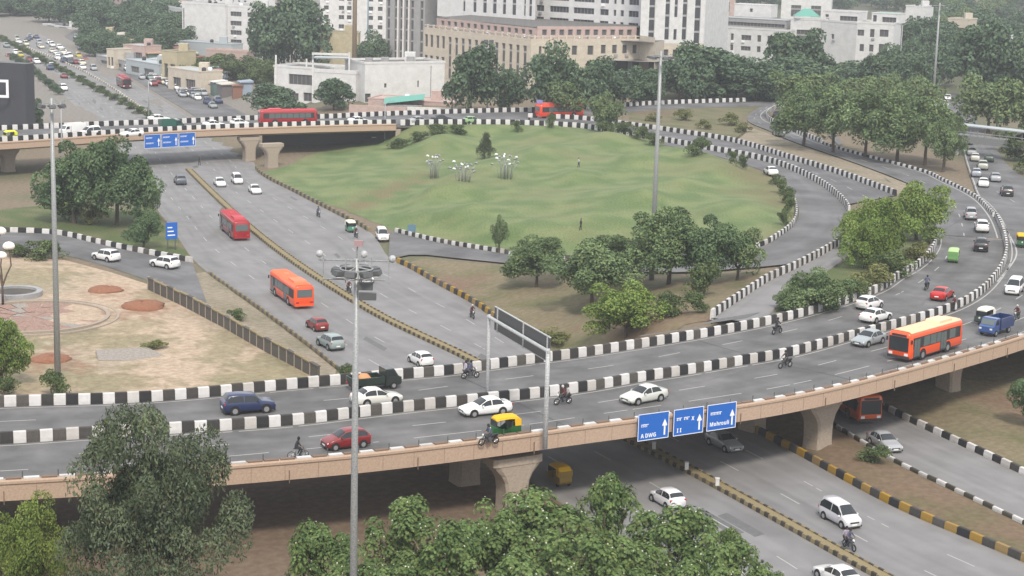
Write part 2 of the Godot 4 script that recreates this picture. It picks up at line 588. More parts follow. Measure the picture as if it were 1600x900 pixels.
func bus(long: float, color: Color, roof_color: Color, p: Vector3, dir: Vector3, label: String, group := "") -> void:
	var t := thing("city_bus", label, "bus", p, along(dir), group)
	var h := long * 0.5
	var hi := 2.95
	var key := "bus_%d" % int(long * 10)
	if not shapes.has(key):
		var d := {}
		var b := Bag.new()
		b.loft([bus_ring(1.1, 0.5, hi - 0.2, -h), bus_ring(1.22, 0.36, hi - 0.06, -h + 0.12), bus_ring(1.25, 0.32, hi, -h + 0.5), bus_ring(1.25, 0.32, hi, h - 0.4), bus_ring(1.22, 0.4, hi - 0.06, h - 0.08), bus_ring(1.12, 0.5, hi - 0.16, h)])
		d.body = b.commit(true)
		b = Bag.new()
		b.loft([[Vector3(1.12, hi - 0.09, -h + 0.3), Vector3(0.9, hi + 0.03, -h + 0.3), Vector3(0.5, hi + 0.055, -h + 0.3), Vector3(-0.5, hi + 0.055, -h + 0.3), Vector3(-0.9, hi + 0.03, -h + 0.3), Vector3(-1.12, hi - 0.09, -h + 0.3)],
			[Vector3(1.12, hi - 0.09, h - 0.25), Vector3(0.9, hi + 0.03, h - 0.25), Vector3(0.5, hi + 0.055, h - 0.25), Vector3(-0.5, hi + 0.055, h - 0.25), Vector3(-0.9, hi + 0.03, h - 0.25), Vector3(-1.12, hi - 0.09, h - 0.25)]], false, false)
		d.roof = b.commit()
		d.front = bag_box(Vector3(-1.06, 1.05, -0.03), Vector3(1.06, 2.45, 0.03))
		d.rear = bag_box(Vector3(-0.95, 1.5, -0.03), Vector3(0.95, 2.45, 0.03))
		d.board = bag_box(Vector3(-0.8, 2.5, -0.03), Vector3(0.8, 2.72, 0.03))
		d.pane = bag_box(Vector3(-0.015, 1.35, -0.56), Vector3(0.015, 2.3, 0.56))
		d.band = bag_box(Vector3(-0.015, 1.26, -h + 0.6), Vector3(0.015, 2.38, h - 0.5))
		d.door = bag_box(Vector3(-0.02, 0.42, -0.6), Vector3(0.02, 2.3, 0.6))
		d.leaf = bag_box(Vector3(-0.015, 0.55, -0.25), Vector3(0.015, 2.2, 0.25))
		b = Bag.new()
		b.disc(Vector3.ZERO, 0.15, 0.5, 18)
		d.tyre = b.commit()
		b = Bag.new()
		b.disc(Vector3.ZERO, 0.16, 0.28, 12)
		d.rim = b.commit()
		b = Bag.new()
		b.disc(Vector3.ZERO, 0.15, 0.62, 18)
		d.arch = b.commit()
		b = Bag.new()
		b.prism([Vector2(-1.3, 0), Vector2(1.3, 0), Vector2(1.2, 0.22), Vector2(-1.2, 0.22)], -0.8, 0.8, 0.06)
		d.pod = b.commit()
		b = Bag.new()
		b.prism([Vector2(-0.35, 0), Vector2(0.35, 0), Vector2(0.3, 0.08), Vector2(-0.3, 0.08)], -0.35, 0.35, 0.03)
		d.hatch = b.commit()
		d.lamp = bag_box(Vector3(-0.2, -0.12, -0.03), Vector3(0.2, 0.12, 0.03))
		d.bumper = bag_box(Vector3(-1.18, 0.34, -0.07), Vector3(1.18, 0.62, 0.07))
		d.mirror = bag_box(Vector3(-0.08, -0.2, -0.05), Vector3(0.08, 0.2, 0.05))
		d.skirt = bag_box(Vector3(-0.012, 0.36, -h + 0.5), Vector3(0.012, 0.44, h - 0.5))
		shapes[key] = d
	var d: Dictionary = shapes[key]
	var m := paint(color)
	var body := part(t, "body", d.body, m)
	part(t, "roof", d.roof, tinted(roof_color, 0.7))
	part(t, "windscreen", d.front, M.car_glass, at(Vector3(0, 0, -h - 0.0)))
	part(t, "destination_board", d.board, M.trim_black, at(Vector3(0, 0, -h - 0.005)))
	part(t, "rear_window", d.rear, M.bus_glass, at(Vector3(0, 0, h)))
	for s in [-1.0, 1.0]:
		var band := part(t, "window_band", d.band, M.trim_black, at(Vector3(s * 1.236, 0, 0)))
		var n := int((long - 2.6) / 1.24)
		for i in n:
			var z := -h + 1.9 + 1.24 * i
			if s < 0.0 and (i == 0 or i == n / 2 + 1):
				continue
			part(band, "window", d.pane, M.bus_glass, at(Vector3(s * 0.012, 0, z)))
		part(body, "skirt", d.skirt, M.trim_black, at(Vector3(s * 1.245, 0, 0)))
		for z in [-h + 2.5, h - 2.9]:
			part(body, "wheel_arch", d.arch, M.arch_black, at(Vector3(s * 1.11, 0.52, z)))
			var w := part(t, "wheel", d.tyre, M.rubber, at(Vector3(s * 1.125, 0.5, z)))
			part(w, "rim", d.rim, M.alloy)
		part(t, "headlight", d.lamp, M.lamp_clear, at(Vector3(s * 0.85, 0.78, -h - 0.0)))
		part(t, "tail_light", d.lamp, M.lamp_red, at(Vector3(s * 0.9, 0.85, h + 0.0)))
		part(t, "mirror", d.mirror, M.trim_black, at(Vector3(s * 1.36, 2.1, -h + 0.1)))
	for i in [-h + 1.3, h * 0.25]:
		var door := part(t, "door", d.door, M.trim_black, at(Vector3(-1.25, 0, i)))
		for q in [-0.28, 0.28]:
			part(door, "door_leaf", d.leaf, M.bus_glass, at(Vector3(-0.012, 0, q)))
	part(t, "bumper", d.bumper, M.trim_black, at(Vector3(0, 0, -h + 0.02)))
	part(t, "bumper", d.bumper, m, at(Vector3(0, 0.05, h - 0.02)))
	part(t, "roof_unit", d.pod, tinted(roof_color.lightened(0.12), 0.6), at(Vector3(0, hi + 0.04, h * 0.45)))
	part(t, "roof_hatch", d.hatch, tinted(roof_color.lightened(0.12), 0.6), at(Vector3(0, hi + 0.05, -h * 0.4)))

# ------------------------------------------------ three-wheelers, trucks, two-wheelers
func auto_rickshaw(p: Vector3, dir: Vector3, label: String, lower := Color(0.05, 0.32, 0.12), upper := Color(0.86, 0.68, 0.08)) -> void:
	var t := thing("auto_rickshaw", label, "auto rickshaw", p, along(dir))
	if not shapes.has("auto"):
		var d := {}
		var b := Bag.new()
		b.prism([Vector2(-1.25, 0.45), Vector2(-1.15, 0.3), Vector2(1.2, 0.28), Vector2(1.32, 0.5), Vector2(1.3, 0.95), Vector2(0.45, 0.98), Vector2(0.38, 0.5), Vector2(-0.55, 0.48), Vector2(-0.85, 0.98), Vector2(-1.18, 0.95)], -0.62, 0.62, 0.05)
		d.body = b.commit()
		b = Bag.new()
		var rings := []
		for s in [[-0.92, 1.62, 0.5], [-0.6, 1.75, 0.62], [0.2, 1.8, 0.66], [0.95, 1.76, 0.66], [1.28, 1.5, 0.6]]:
			rings.append([Vector3(s[2], s[1] - 0.22, s[0]), Vector3(s[2] - 0.06, s[1] - 0.06, s[0]), Vector3(s[2] * 0.5, s[1], s[0]), Vector3(-s[2] * 0.5, s[1], s[0]), Vector3(-s[2] + 0.06, s[1] - 0.06, s[0]), Vector3(-s[2], s[1] - 0.22, s[0])])
		b.loft(rings, true, true)
		d.canopy = b.commit()
		d.rear = bag_box(Vector3(-0.63, 0.97, 1.2), Vector3(0.63, 1.45, 1.31))
		b = Bag.new()
		b.prism([Vector2(0.72, 0.97), Vector2(1.28, 0.97), Vector2(1.26, 1.5), Vector2(0.66, 1.58)], -0.02, 0.02)
		d.sides = b.commit()
		d.screen = bag_box(Vector3(-0.52, 0.97, -0.93), Vector3(0.52, 1.48, -0.89))
		d.seat = bag_box(Vector3(-0.56, 0.55, 0.42), Vector3(0.56, 1.3, 0.6))
		b = Bag.new()
		for s in [-1.0, 1.0]:
			b.tube([Vector3(s * 0.56, 0.95, -0.9), Vector3(s * 0.57, 1.45, -0.86)], [0.03, 0.03], 6)
			b.tube([Vector3(s * 0.6, 0.5, 0.05), Vector3(s * 0.62, 1.6, 0.05)], [0.025, 0.025], 6)
		d.posts = b.commit()
		b = Bag.new()
		b.disc(Vector3.ZERO, 0.07, 0.22, 12)
		d.wheel = b.commit()
		b = Bag.new()
		b.disc(Vector3.ZERO, 0.06, 0.1, 10)
		d.lamp = b.commit()
		shapes.auto = d
	var d: Dictionary = shapes.auto
	part(t, "body", d.body, paint(lower))
	part(t, "canopy", d.canopy, tinted(upper, 0.75))
	part(t, "rear_panel", d.rear, paint(lower))
	for s in [-0.635, 0.635]:
		part(t, "side_panel", d.sides, tinted(upper, 0.75), at(Vector3(s, 0, 0)))
	part(t, "windscreen", d.screen, M.car_glass)
	part(t, "seat", d.seat, M.trim_black)
	part(t, "post", d.posts, M.trim_black)
	for w in [Vector3(0, 0.22, -1.12), Vector3(-0.54, 0.22, 0.85), Vector3(0.54, 0.22, 0.85)]:
		part(t, "wheel", d.wheel, M.rubber, at(w))
	part(t, "headlight", d.lamp, M.lamp_clear, Transform3D(Basis(Vector3.UP, PI / 2), Vector3(0, 0.8, -1.2)))

func small_truck(p: Vector3, dir: Vector3, cab: Color, bed: Color, label: String, box_high: float, category := "truck") -> Node3D:
	var t := thing("small_truck", label, category, p, along(dir))
	var key := "truck_%d" % int(box_high * 10)
	if not shapes.has(key):
		var d := {}
		var b := Bag.new()
		b.prism([Vector2(-2.3, 0.5), Vector2(-2.15, 0.35), Vector2(-0.75, 0.35), Vector2(-0.75, 1.85), Vector2(-1.5, 1.88), Vector2(-1.95, 1.2), Vector2(-2.28, 1.05)], -0.82, 0.82, 0.07)
		d.cab = b.commit()
		b = Bag.new()
		b.prism([Vector2(-1.62, 1.76), Vector2(-1.98, 1.22), Vector2(-1.93, 1.2), Vector2(-1.57, 1.75)], -0.7, 0.7)
		d.screen = b.commit()
		b = Bag.new()
		b.prism([Vector2(-1.78, 1.2), Vector2(-1.0, 1.2), Vector2(-1.0, 1.7), Vector2(-1.5, 1.7)], -0.012, 0.012)
		d.side = b.commit()
		b = Bag.new()
		b.box(Vector3(-0.88, 0.62, -0.62), Vector3(0.88, 0.72, 2.35))
		b.box(Vector3(-0.88, 0.72, -0.62), Vector3(-0.82, box_high, 2.35))
		b.box(Vector3(0.82, 0.72, -0.62), Vector3(0.88, box_high, 2.35))
		b.box(Vector3(-0.82, 0.72, -0.62), Vector3(0.82, box_high, -0.56))
		b.box(Vector3(-0.82, 0.72, 2.29), Vector3(0.82, box_high, 2.35))
		d.bed = b.commit()
		d.frame = bag_box(Vector3(-0.4, 0.4, -1.9), Vector3(0.4, 0.6, 2.3))
		b = Bag.new()
		b.disc(Vector3.ZERO, 0.11, 0.34, 14)
		d.tyre = b.commit()
		b = Bag.new()
		b.disc(Vector3.ZERO, 0.12, 0.18, 10)
		d.rim = b.commit()
		d.lamp = bag_box(Vector3(-0.14, -0.09, -0.03), Vector3(0.14, 0.09, 0.03))
		shapes[key] = d
	var d: Dictionary = shapes[key]
	part(t, "cab", d.cab, paint(cab))
	part(t, "windscreen", d.screen, M.bus_glass)
	for s in [-0.825, 0.825]:
		part(t, "side_window", d.side, M.car_glass, at(Vector3(s, 0, 0)))
	part(t, "cargo_bed", d.bed, paint(bed))
	part(t, "chassis", d.frame, M.trim_black)
	for z in [-1.5, 1.35]:
		for s in [-1.0, 1.0]:
			var w := part(t, "wheel", d.tyre, M.rubber, at(Vector3(s * 0.74, 0.34, z)))
			part(w, "rim", d.rim, M.alloy)
	for s in [-1.0, 1.0]:
		part(t, "headlight", d.lamp, M.lamp_clear, at(Vector3(s * 0.6, 0.85, -2.27)))
		part(t, "tail_light", d.lamp, M.lamp_red, at(Vector3(s * 0.66, 0.66, 2.37)))
	return t

func two_wheeler(p: Vector3, dir: Vector3, color: Color, label: String, bicycle := false) -> void:
	var t := thing("bicycle" if bicycle else "motorcycle", label, "bicycle" if bicycle else "motorcycle", p, along(dir))
	if not shapes.has("bike"):
		for cycle in [false, true]:
			var d := {}
			var b := Bag.new()
			var r := 0.33 if cycle else 0.3
			var fat := 0.025 if cycle else 0.055
			var rings := []
			for i in 17:
				var a := TAU * i / 16
				var c := Vector3(0, cos(a), sin(a))
				var ring := []
				for k in 6:
					var w := TAU * k / 6
					ring.append(c * (r - fat + cos(w) * fat) + Vector3(sin(w) * fat, 0, 0))
				rings.append(ring)
			b.loft(rings, true, false)
			d.tyre = b.commit(true)
			b = Bag.new()
			for i in 6:
				var a := TAU * i / 6
				b.tube([Vector3.ZERO, Vector3(0, cos(a), sin(a)) * (r - fat)], [0.02, 0.012], 4)
			b.disc(Vector3.ZERO, 0.04, 0.07, 8)
			d.rim = b.commit()
			b = Bag.new()
			if cycle:
				for q in [[Vector3(0, 0.33, 0.52), Vector3(0, 0.3, 0.05)], [Vector3(0, 0.3, 0.05), Vector3(0, 0.82, 0.2)], [Vector3(0, 0.3, 0.05), Vector3(0, 0.8, -0.4)], [Vector3(0, 0.75, 0.18), Vector3(0, 0.8, -0.4)], [Vector3(0, 0.33, 0.52), Vector3(0, 0.75, 0.18)], [Vector3(0, 0.95, -0.42), Vector3(0, 0.33, -0.55)]]:
					b.tube(q, [0.022, 0.022], 6)
			else:
				b.prism([Vector2(-0.34, 0.74), Vector2(-0.2, 0.92), Vector2(0.08, 0.9), Vector2(0.2, 0.72), Vector2(-0.1, 0.66)], -0.14, 0.14, 0.05)
				b.prism([Vector2(0.1, 0.56), Vector2(0.62, 0.6), Vector2(0.8, 0.78), Vector2(0.2, 0.7)], -0.11, 0.11, 0.03)
			d.frame = b.commit()
			b = Bag.new()
			if cycle:
				b.prism([Vector2(0.08, 0.84), Vector2(0.34, 0.84), Vector2(0.34, 0.9), Vector2(0.08, 0.88)], -0.08, 0.08, 0.02)
			else:
				b.prism([Vector2(0.06, 0.76), Vector2(0.76, 0.8), Vector2(0.82, 0.88), Vector2(0.3, 0.84), Vector2(0.08, 0.84)], -0.13, 0.13, 0.03)
			d.seat = b.commit()
			b = Bag.new()
			b.tube([Vector3(-0.32, 1.02, -0.3), Vector3(-0.1, 1.0, -0.42), Vector3(0.1, 1.0, -0.42), Vector3(0.32, 1.02, -0.3)], [0.018, 0.018, 0.018, 0.018], 6)
			b.tube([Vector3(0.06, 0.95, -0.42), Vector3(0.07, 0.3, -0.64)], [0.028, 0.024], 6)
			b.tube([Vector3(-0.06, 0.95, -0.42), Vector3(-0.07, 0.3, -0.64)], [0.028, 0.024], 6)
			d.fork = b.commit()
			b = Bag.new()
			b.prism([Vector2(-0.25, 0.3), Vector2(0.2, 0.28), Vector2(0.22, 0.58), Vector2(-0.2, 0.64)], -0.13, 0.13, 0.04)
			b.tube([Vector3(0.16, 0.3, -0.1), Vector3(0.17, 0.3, 0.3), Vector3(0.18, 0.4, 0.8)], [0.03, 0.035, 0.045], 6)
			d.engine = b.commit()
			b = Bag.new()
			b.tube([Vector3(0, 0.88, -0.5), Vector3(0, 0.88, -0.6)], [0.09, 0.08], 10)
			d.lamp = b.commit()
			shapes["bike_" + str(cycle)] = d
		shapes.bike = true
	var d: Dictionary = shapes["bike_" + str(bicycle)]
	for z in ([-0.55, 0.52] if bicycle else [-0.64, 0.62]):
		var w := part(t, "wheel", d.tyre, M.rubber, at(Vector3(0, 0.33 if bicycle else 0.3, z)))
		part(w, "rim", d.rim, M.alloy)
	part(t, "frame", d.frame, paint(color))
	part(t, "seat", d.seat, M.trim_black)
	part(t, "fork", d.fork, M.steel_dark)
	if not bicycle:
		part(t, "engine", d.engine, M.steel_dark)
		part(t, "headlight", d.lamp, M.lamp_clear)

# ------------------------------------------------ people: one continuous skin round a skeleton (surface nets)
func bones(pose: String) -> Array:      # [a, radius, b, radius, region]; regions: 0 skin, 1 shirt, 2 trousers, 3 shoes, 4 hair or helmet
	var out := []
	if pose == "stand":
		out = [[Vector3(0, 0.98, 0), 0.13, Vector3(0, 1.2, 0), 0.12, 1], [Vector3(0, 1.2, 0), 0.13, Vector3(0, 1.38, 0), 0.1, 1], [Vector3(0, 1.42, 0), 0.055, Vector3(0, 1.52, -0.01), 0.055, 0],
			[Vector3(0, 1.58, -0.015), 0.085, Vector3(0, 1.63, 0), 0.092, 0], [Vector3(0, 1.64, 0.02), 0.095, Vector3(0, 1.67, 0.015), 0.09, 4]]
		for s in [-1.0, 1.0]:
			var step: float = s * 0.16
			out += [[Vector3(s * 0.15, 1.36, 0), 0.065, Vector3(s * 0.22, 1.1, 0.02 - step * 0.5), 0.05, 1], [Vector3(s * 0.22, 1.1, 0.02 - step * 0.5), 0.045, Vector3(s * 0.21, 0.87, -0.06 - step), 0.034, 0],
				[Vector3(s * 0.21, 0.86, -0.06 - step), 0.036, Vector3(s * 0.2, 0.76, -0.08 - step), 0.03, 0], [Vector3(s * 0.08, 0.95, 0), 0.095, Vector3(s * 0.1, 0.5, step * 0.6 - 0.03), 0.068, 2],
				[Vector3(s * 0.1, 0.5, step * 0.6 - 0.03), 0.062, Vector3(s * 0.1, 0.1, step), 0.043, 2], [Vector3(s * 0.1, 0.05, step + 0.02), 0.045, Vector3(s * 0.1, 0.045, step - 0.15), 0.038, 3]]
		return out
	var lean := -0.06 if pose == "pillion" else -0.14
	out = [[Vector3(0, 0.92, 0.12), 0.15, Vector3(0, 1.12, 0.08), 0.13, 1], [Vector3(0, 1.12, 0.08), 0.14, Vector3(0, 1.36, lean + 0.12), 0.115, 1], [Vector3(0, 1.4, lean + 0.1), 0.055, Vector3(0, 1.5, lean + 0.07), 0.055, 0],
		[Vector3(0, 1.56, lean + 0.04), 0.085, Vector3(0, 1.6, lean + 0.06), 0.09, 0], [Vector3(0, 1.6, lean + 0.08), 0.115, Vector3(0, 1.65, lean + 0.07), 0.11, 4]]
	for s in [-1.0, 1.0]:
		var hand := Vector3(s * 0.3, 1.04, -0.28) if pose == "ride" else Vector3(s * 0.17, 0.95, -0.12)
		var elbow := Vector3(s * 0.3, 1.12, lean + 0.02) if pose == "ride" else Vector3(s * 0.25, 1.1, 0.1)
		out += [[Vector3(s * 0.16, 1.34, lean + 0.12), 0.065, elbow, 0.05, 1], [elbow, 0.046, hand, 0.034, 0], [hand, 0.036, hand + Vector3(s * -0.02, -0.03, -0.07), 0.03, 0],
			[Vector3(s * 0.1, 0.92, 0.1), 0.1, Vector3(s * 0.21, 0.76, -0.28), 0.07, 2], [Vector3(s * 0.21, 0.76, -0.28), 0.065, Vector3(s * 0.19, 0.38, -0.08), 0.045, 2], [Vector3(s * 0.19, 0.33, -0.08), 0.045, Vector3(s * 0.19, 0.31, -0.24), 0.038, 3]]
	return out

func person_mesh(pose: String, colors: Array) -> ArrayMesh:
	var key := "person_" + pose
	if not shapes.has(key):
		shapes[key] = skin_over(bones(pose), 0.036)
	var net: Dictionary = shapes[key]
	var st := SurfaceTool.new()
	st.begin(Mesh.PRIMITIVE_TRIANGLES)
	st.set_smooth_group(0)
	for i in net.v.size():
		st.set_color(colors[net.region[i]])
		st.add_vertex(net.v[i])
	for i in net.f:
		st.add_index(i)
	st.generate_normals()
	return st.commit()

func skin_over(bs: Array, cell: float) -> Dictionary:
	var lo := Vector3.ONE * 1e9
	var hi := -lo
	for b in bs:
		for k in [0, 2]:
			lo = lo.min(b[k] - Vector3.ONE * 0.2)
			hi = hi.max(b[k] + Vector3.ONE * 0.2)
	var n := Vector3i(((hi - lo) / cell).ceil()) + Vector3i.ONE
	var field := PackedFloat32Array()
	field.resize(n.x * n.y * n.z)
	field.fill(1.0)
	for b in bs:       # visit only the cells near each bone
		var r: float = maxf(b[1], b[3]) + 0.1
		var i0 := Vector3i(((Vector3(b[0]).min(b[2]) - Vector3.ONE * r - lo) / cell).floor()).max(Vector3i.ZERO)
		var i1 := Vector3i(((Vector3(b[0]).max(b[2]) + Vector3.ONE * r - lo) / cell).ceil()).min(n - Vector3i.ONE)
		var a: Vector3 = b[0]
		var ab: Vector3 = b[2] - b[0]
		var l2 := maxf(ab.length_squared(), 1e-6)
		for x in range(i0.x, i1.x + 1):
			for y in range(i0.y, i1.y + 1):
				for z in range(i0.z, i1.z + 1):
					var p := lo + Vector3(x, y, z) * cell
					var t := clampf((p - a).dot(ab) / l2, 0.0, 1.0)
					var d: float = p.distance_to(a + ab * t) - lerpf(b[1], b[3], t)
					var i := (x * n.y + y) * n.z + z
					var o := field[i]
					var h := maxf(0.04 - absf(o - d), 0.0) / 0.04
					field[i] = minf(o, d) - h * h * 0.01
	var ids := {}
	var v := PackedVector3Array()
	var region := PackedInt32Array()
	var f := PackedInt32Array()
	for x in n.x - 1:
		for y in n.y - 1:
			for z in n.z - 1:
				var inside := 0
				for k in 8:
					if field[((x + (k & 1)) * n.y + y + (k >> 1 & 1)) * n.z + z + (k >> 2 & 1)] < 0.0:
						inside += 1
				if inside == 0 or inside == 8:
					continue
				var sum := Vector3.ZERO
				var count := 0
				for axis in 3:
					for k in 4:
						var c0 := Vector3i(x, y, z)
						c0[(axis + 1) % 3] += k & 1
						c0[(axis + 2) % 3] += k >> 1
						var c1 := c0
						c1[axis] += 1
						var f0 := field[(c0.x * n.y + c0.y) * n.z + c0.z]
						var f1 := field[(c1.x * n.y + c1.y) * n.z + c1.z]
						if (f0 < 0.0) != (f1 < 0.0):
							sum += Vector3(c0).lerp(Vector3(c1), f0 / (f0 - f1))
							count += 1
				var p := lo + sum / count * cell
				var best := 1e9
				var reg := 0
				for b in bs:
					var ab: Vector3 = b[2] - b[0]
					var t := clampf((p - b[0]).dot(ab) / maxf(ab.length_squared(), 1e-6), 0.0, 1.0)
					var d: float = p.distance_to(b[0] + ab * t) - lerpf(b[1], b[3], t)
					if d < best:
						best = d
						reg = b[4]
				ids[Vector3i(x, y, z)] = v.size()
				v.append(p)
				region.append(reg)
	for c in ids:
		for axis in 3:
			var c1: Vector3i = c
			c1[axis] += 1
			var f0 := field[(c.x * n.y + c.y) * n.z + c.z]
			var f1 := field[(c1.x * n.y + c1.y) * n.z + c1.z]
			if (f0 < 0.0) == (f1 < 0.0):
				continue
			var u := Vector3i.ZERO
			var w := Vector3i.ZERO
			u[(axis + 1) % 3] = 1
			w[(axis + 2) % 3] = 1
			var q := [c, c - u, c - u - w, c - w]
			var ok := true
			for e in q:
				ok = ok and ids.has(e)
			if not ok:
				continue
			var order := [0, 1, 2, 0, 2, 3] if f0 > 0.0 else [0, 2, 1, 0, 3, 2]
			for e in order:
				f.append(ids[q[e]])
	return {"v": v, "f": f, "region": region}

func person(pose: String, p: Vector3, dir: Vector3, colors: Array, label: String, tall := 1.0) -> void:
	var o := MeshInstance3D.new()
	var lc := []
	for c in colors:
		lc.append(c)
	o.mesh = person_mesh(pose, lc)
	o.material_override = M.body_cloth
	put(o, "person", self)
	o.transform = Transform3D(Basis(Vector3.UP, along(dir)) * Basis.from_scale(Vector3.ONE * tall), p)
	tag(o, label, "person")

# ---------------------------------------------------------------- paths of roads and kerbs, in metres
func make_paths() -> void:
	paths.b1 = smooth_path([Vector3(-120, 6.5, -129), Vector3(-66, 6.5, -141)] + [Vector3(-41.01, 6.5, -147.01), Vector3(-32.1, 6.5, -148.98), Vector3(-25.44, 6.5, -151.81), Vector3(-20.94, 6.5, -154.26), Vector3(-16.17, 6.5, -156.57), Vector3(-9.53, 6.5, -159.85), Vector3(-5.5, 6.5, -161.73), Vector3(0.19, 6.5, -165.81), Vector3(6.03, 6.5, -169.56), Vector3(11.39, 6.5, -173.65), Vector3(18.05, 6.5, -178.92), Vector3(24.31, 6.5, -184.41), Vector3(28.86, 6.5, -189.01), Vector3(35.71, 6.5, -197.15), Vector3(42.47, 6.5, -207), Vector3(46.05, 6.5, -214.87), Vector3(49.62, 6.5, -221.57), Vector3(53.41, 6.5, -230.97), Vector3(56.23, 6.5, -239.98), Vector3(57.99, 6.5, -247.9)], 1.0)
	paths.b2 = smooth_path([Vector3(-120, 6.5, -117), Vector3(-66, 6.5, -128.5)] + [Vector3(-39.24, 6.5, -135.93), Vector3(-35.15, 6.5, -137.4), Vector3(-31.43, 6.5, -138.67), Vector3(-19.37, 6.5, -142.66), Vector3(-11.69, 6.5, -146.97), Vector3(-4.69, 6.5, -150.78), Vector3(1.93, 6.5, -154.05), Vector3(7.47, 6.5, -157.53), Vector3(11.18, 6.5, -160.71), Vector3(16.5, 6.5, -164.41), Vector3(20.86, 6.5, -167.9), Vector3(25.84, 6.5, -171.57), Vector3(30.64, 6.5, -176.47), Vector3(33.9, 6.5, -180.25), Vector3(40.78, 6.5, -187.68), Vector3(47.86, 6.5, -196.01), Vector3(52.91, 6.5, -204.35), Vector3(57.08, 6.5, -213.62), Vector3(61.51, 6.5, -225.46), Vector3(65.03, 6.5, -237.44), Vector3(68.54, 6.5, -253.35), Vector3(71.41, 6.5, -270.03), Vector3(72.96, 6.5, -286.59), Vector3(72.01, 6.5, -304.71), Vector3(70.8, 6.5, -316.58), Vector3(61.22, 6.5, -347.72), Vector3(56.47, 6.5, -378.59), Vector3(55.21, 6.5, -406.59), Vector3(67.63, 6.5, -447.78), Vector3(82.13, 6.5, -478.41)], 1.0)
	paths.edge = smooth_path([Vector3(-120, 6.5, -106), Vector3(-66, 6.5, -117.5)] + [Vector3(-35.51, 6.5, -125.91), Vector3(-27.73, 6.5, -128.32), Vector3(-18.84, 6.5, -131.7), Vector3(-11.89, 6.5, -134.53), Vector3(-4.69, 6.5, -138.18), Vector3(0.32, 6.5, -141.02), Vector3(5.54, 6.5, -144.17), Vector3(10.97, 6.5, -147.25), Vector3(16.64, 6.5, -150.68), Vector3(22.6, 6.5, -154.47), Vector3(29.04, 6.5, -159.61), Vector3(36.15, 6.5, -166.35), Vector3(44.06, 6.5, -174.47), Vector3(52.9, 6.5, -184)] + [Vector3(66, 6.5, -200), Vector3(76, 6.5, -220), Vector3(83, 6.5, -246), Vector3(87, 6.5, -275)], 1.0)
	paths.median = smooth_path([Vector3(-190.22, 0, -674.22), Vector3(-133.56, 0, -550.98), Vector3(-88.14, 0, -429.26), Vector3(-70.04, 0, -367.81), Vector3(-39.72, 0, -274.58), Vector3(-19.05, 0, -222.44), Vector3(-4.71, 0, -195.12), Vector3(14.01, 0, -159.12), Vector3(21.5, 0, -143.51), Vector3(27.8, 0, -129.73)] + [Vector3(34, 0, -117), Vector3(48, 0, -84)], 1.0)
	paths.far_low = smooth_path([Vector3(-109.15, 6.5, -307.97), Vector3(-91.42, 6.5, -322.19), Vector3(-86.79, 6.5, -326.17), Vector3(-69.99, 6.5, -342.45), Vector3(-49.99, 6.5, -356.13), Vector3(-27.08, 6.5, -367.63), Vector3(-4.85, 6.5, -374.38), Vector3(10.24, 6.5, -373.28), Vector3(15.96, 6.5, -368.75), Vector3(28.26, 6.5, -351.65), Vector3(35.25, 6.5, -340.95), Vector3(45.04, 6.5, -324.25), Vector3(49.54, 6.5, -301.88), Vector3(50.38, 6.5, -281.77), Vector3(49.43, 6.5, -266.23), Vector3(45.86, 6.5, -246.47), Vector3(41.14, 6.5, -233.77), Vector3(33.42, 6.5, -217.56), Vector3(30.13, 6.5, -211.44), Vector3(21.27, 6.5, -189.65)], 1.0)
	paths.far_top = smooth_path([Vector3(-116.91, 6.5, -330.2), Vector3(-96.51, 6.5, -340.37), Vector3(-80.93, 6.5, -350.8), Vector3(-65.77, 6.5, -360.34), Vector3(-53.17, 6.5, -369.55), Vector3(-40.43, 6.5, -375.29), Vector3(-26.38, 6.5, -385.33), Vector3(-4.51, 6.5, -397.79), Vector3(3.45, 6.5, -401.28), Vector3(16.16, 6.5, -410.35), Vector3(24.51, 6.5, -418.48), Vector3(36.56, 6.5, -427.86), Vector3(60.67, 6.5, -442.53), Vector3(84.06, 6.5, -460.97)], 1.0)
	paths.ring_mid = smooth_path([Vector3(2.43, 6.5, -388.87), Vector3(13.95, 6.5, -386.64), Vector3(21.93, 6.5, -378.6), Vector3(31.42, 6.5, -367.84), Vector3(42.23, 6.5, -352.74), Vector3(50.02, 6.5, -327.1), Vector3(55.75, 6.5, -307.03), Vector3(60.11, 6.5, -285.61)], 1.0)
	paths.ramp_in = smooth_path([Vector3(27.85, 6.4, -346.16), Vector3(34.75, 6.4, -335.8), Vector3(40.13, 6.4, -321.34), Vector3(43.4, 6.4, -307.72), Vector3(43.73, 6.4, -286.74), Vector3(42.45, 6.4, -269.96), Vector3(39.74, 6.4, -254.72), Vector3(35.5, 6.4, -242.31), Vector3(32.48, 6, -236.69), Vector3(26.7, 5, -235.68), Vector3(16.85, 3.6, -238.12), Vector3(4.28, 2, -246.39), Vector3(-4.25, 1.1, -256.62), Vector3(-11.54, 0.4, -266.44), Vector3(-18.92, 0.05, -277.07)], 1.0)
	paths.ramp_out = smooth_path([Vector3(28.88, 6.4, -351.58), Vector3(35.34, 6.4, -341.79), Vector3(45.15, 6.4, -325.05), Vector3(49.66, 6.4, -302.63), Vector3(50.5, 6.4, -282.47), Vector3(49.55, 6.4, -266.88), Vector3(45.98, 6.4, -247.08), Vector3(41.08, 6.4, -233.38), Vector3(35.24, 6, -225.6), Vector3(29.76, 5.2, -226.45), Vector3(22.96, 4.4, -226.65), Vector3(16.36, 3.5, -230.42), Vector3(6.3, 2.1, -238.13), Vector3(-0.09, 1.2, -246.21), Vector3(-9.14, 0.5, -253.58), Vector3(-14.81, 0.15, -257.72), Vector3(-17.52, 0, -252.06)], 1.0)
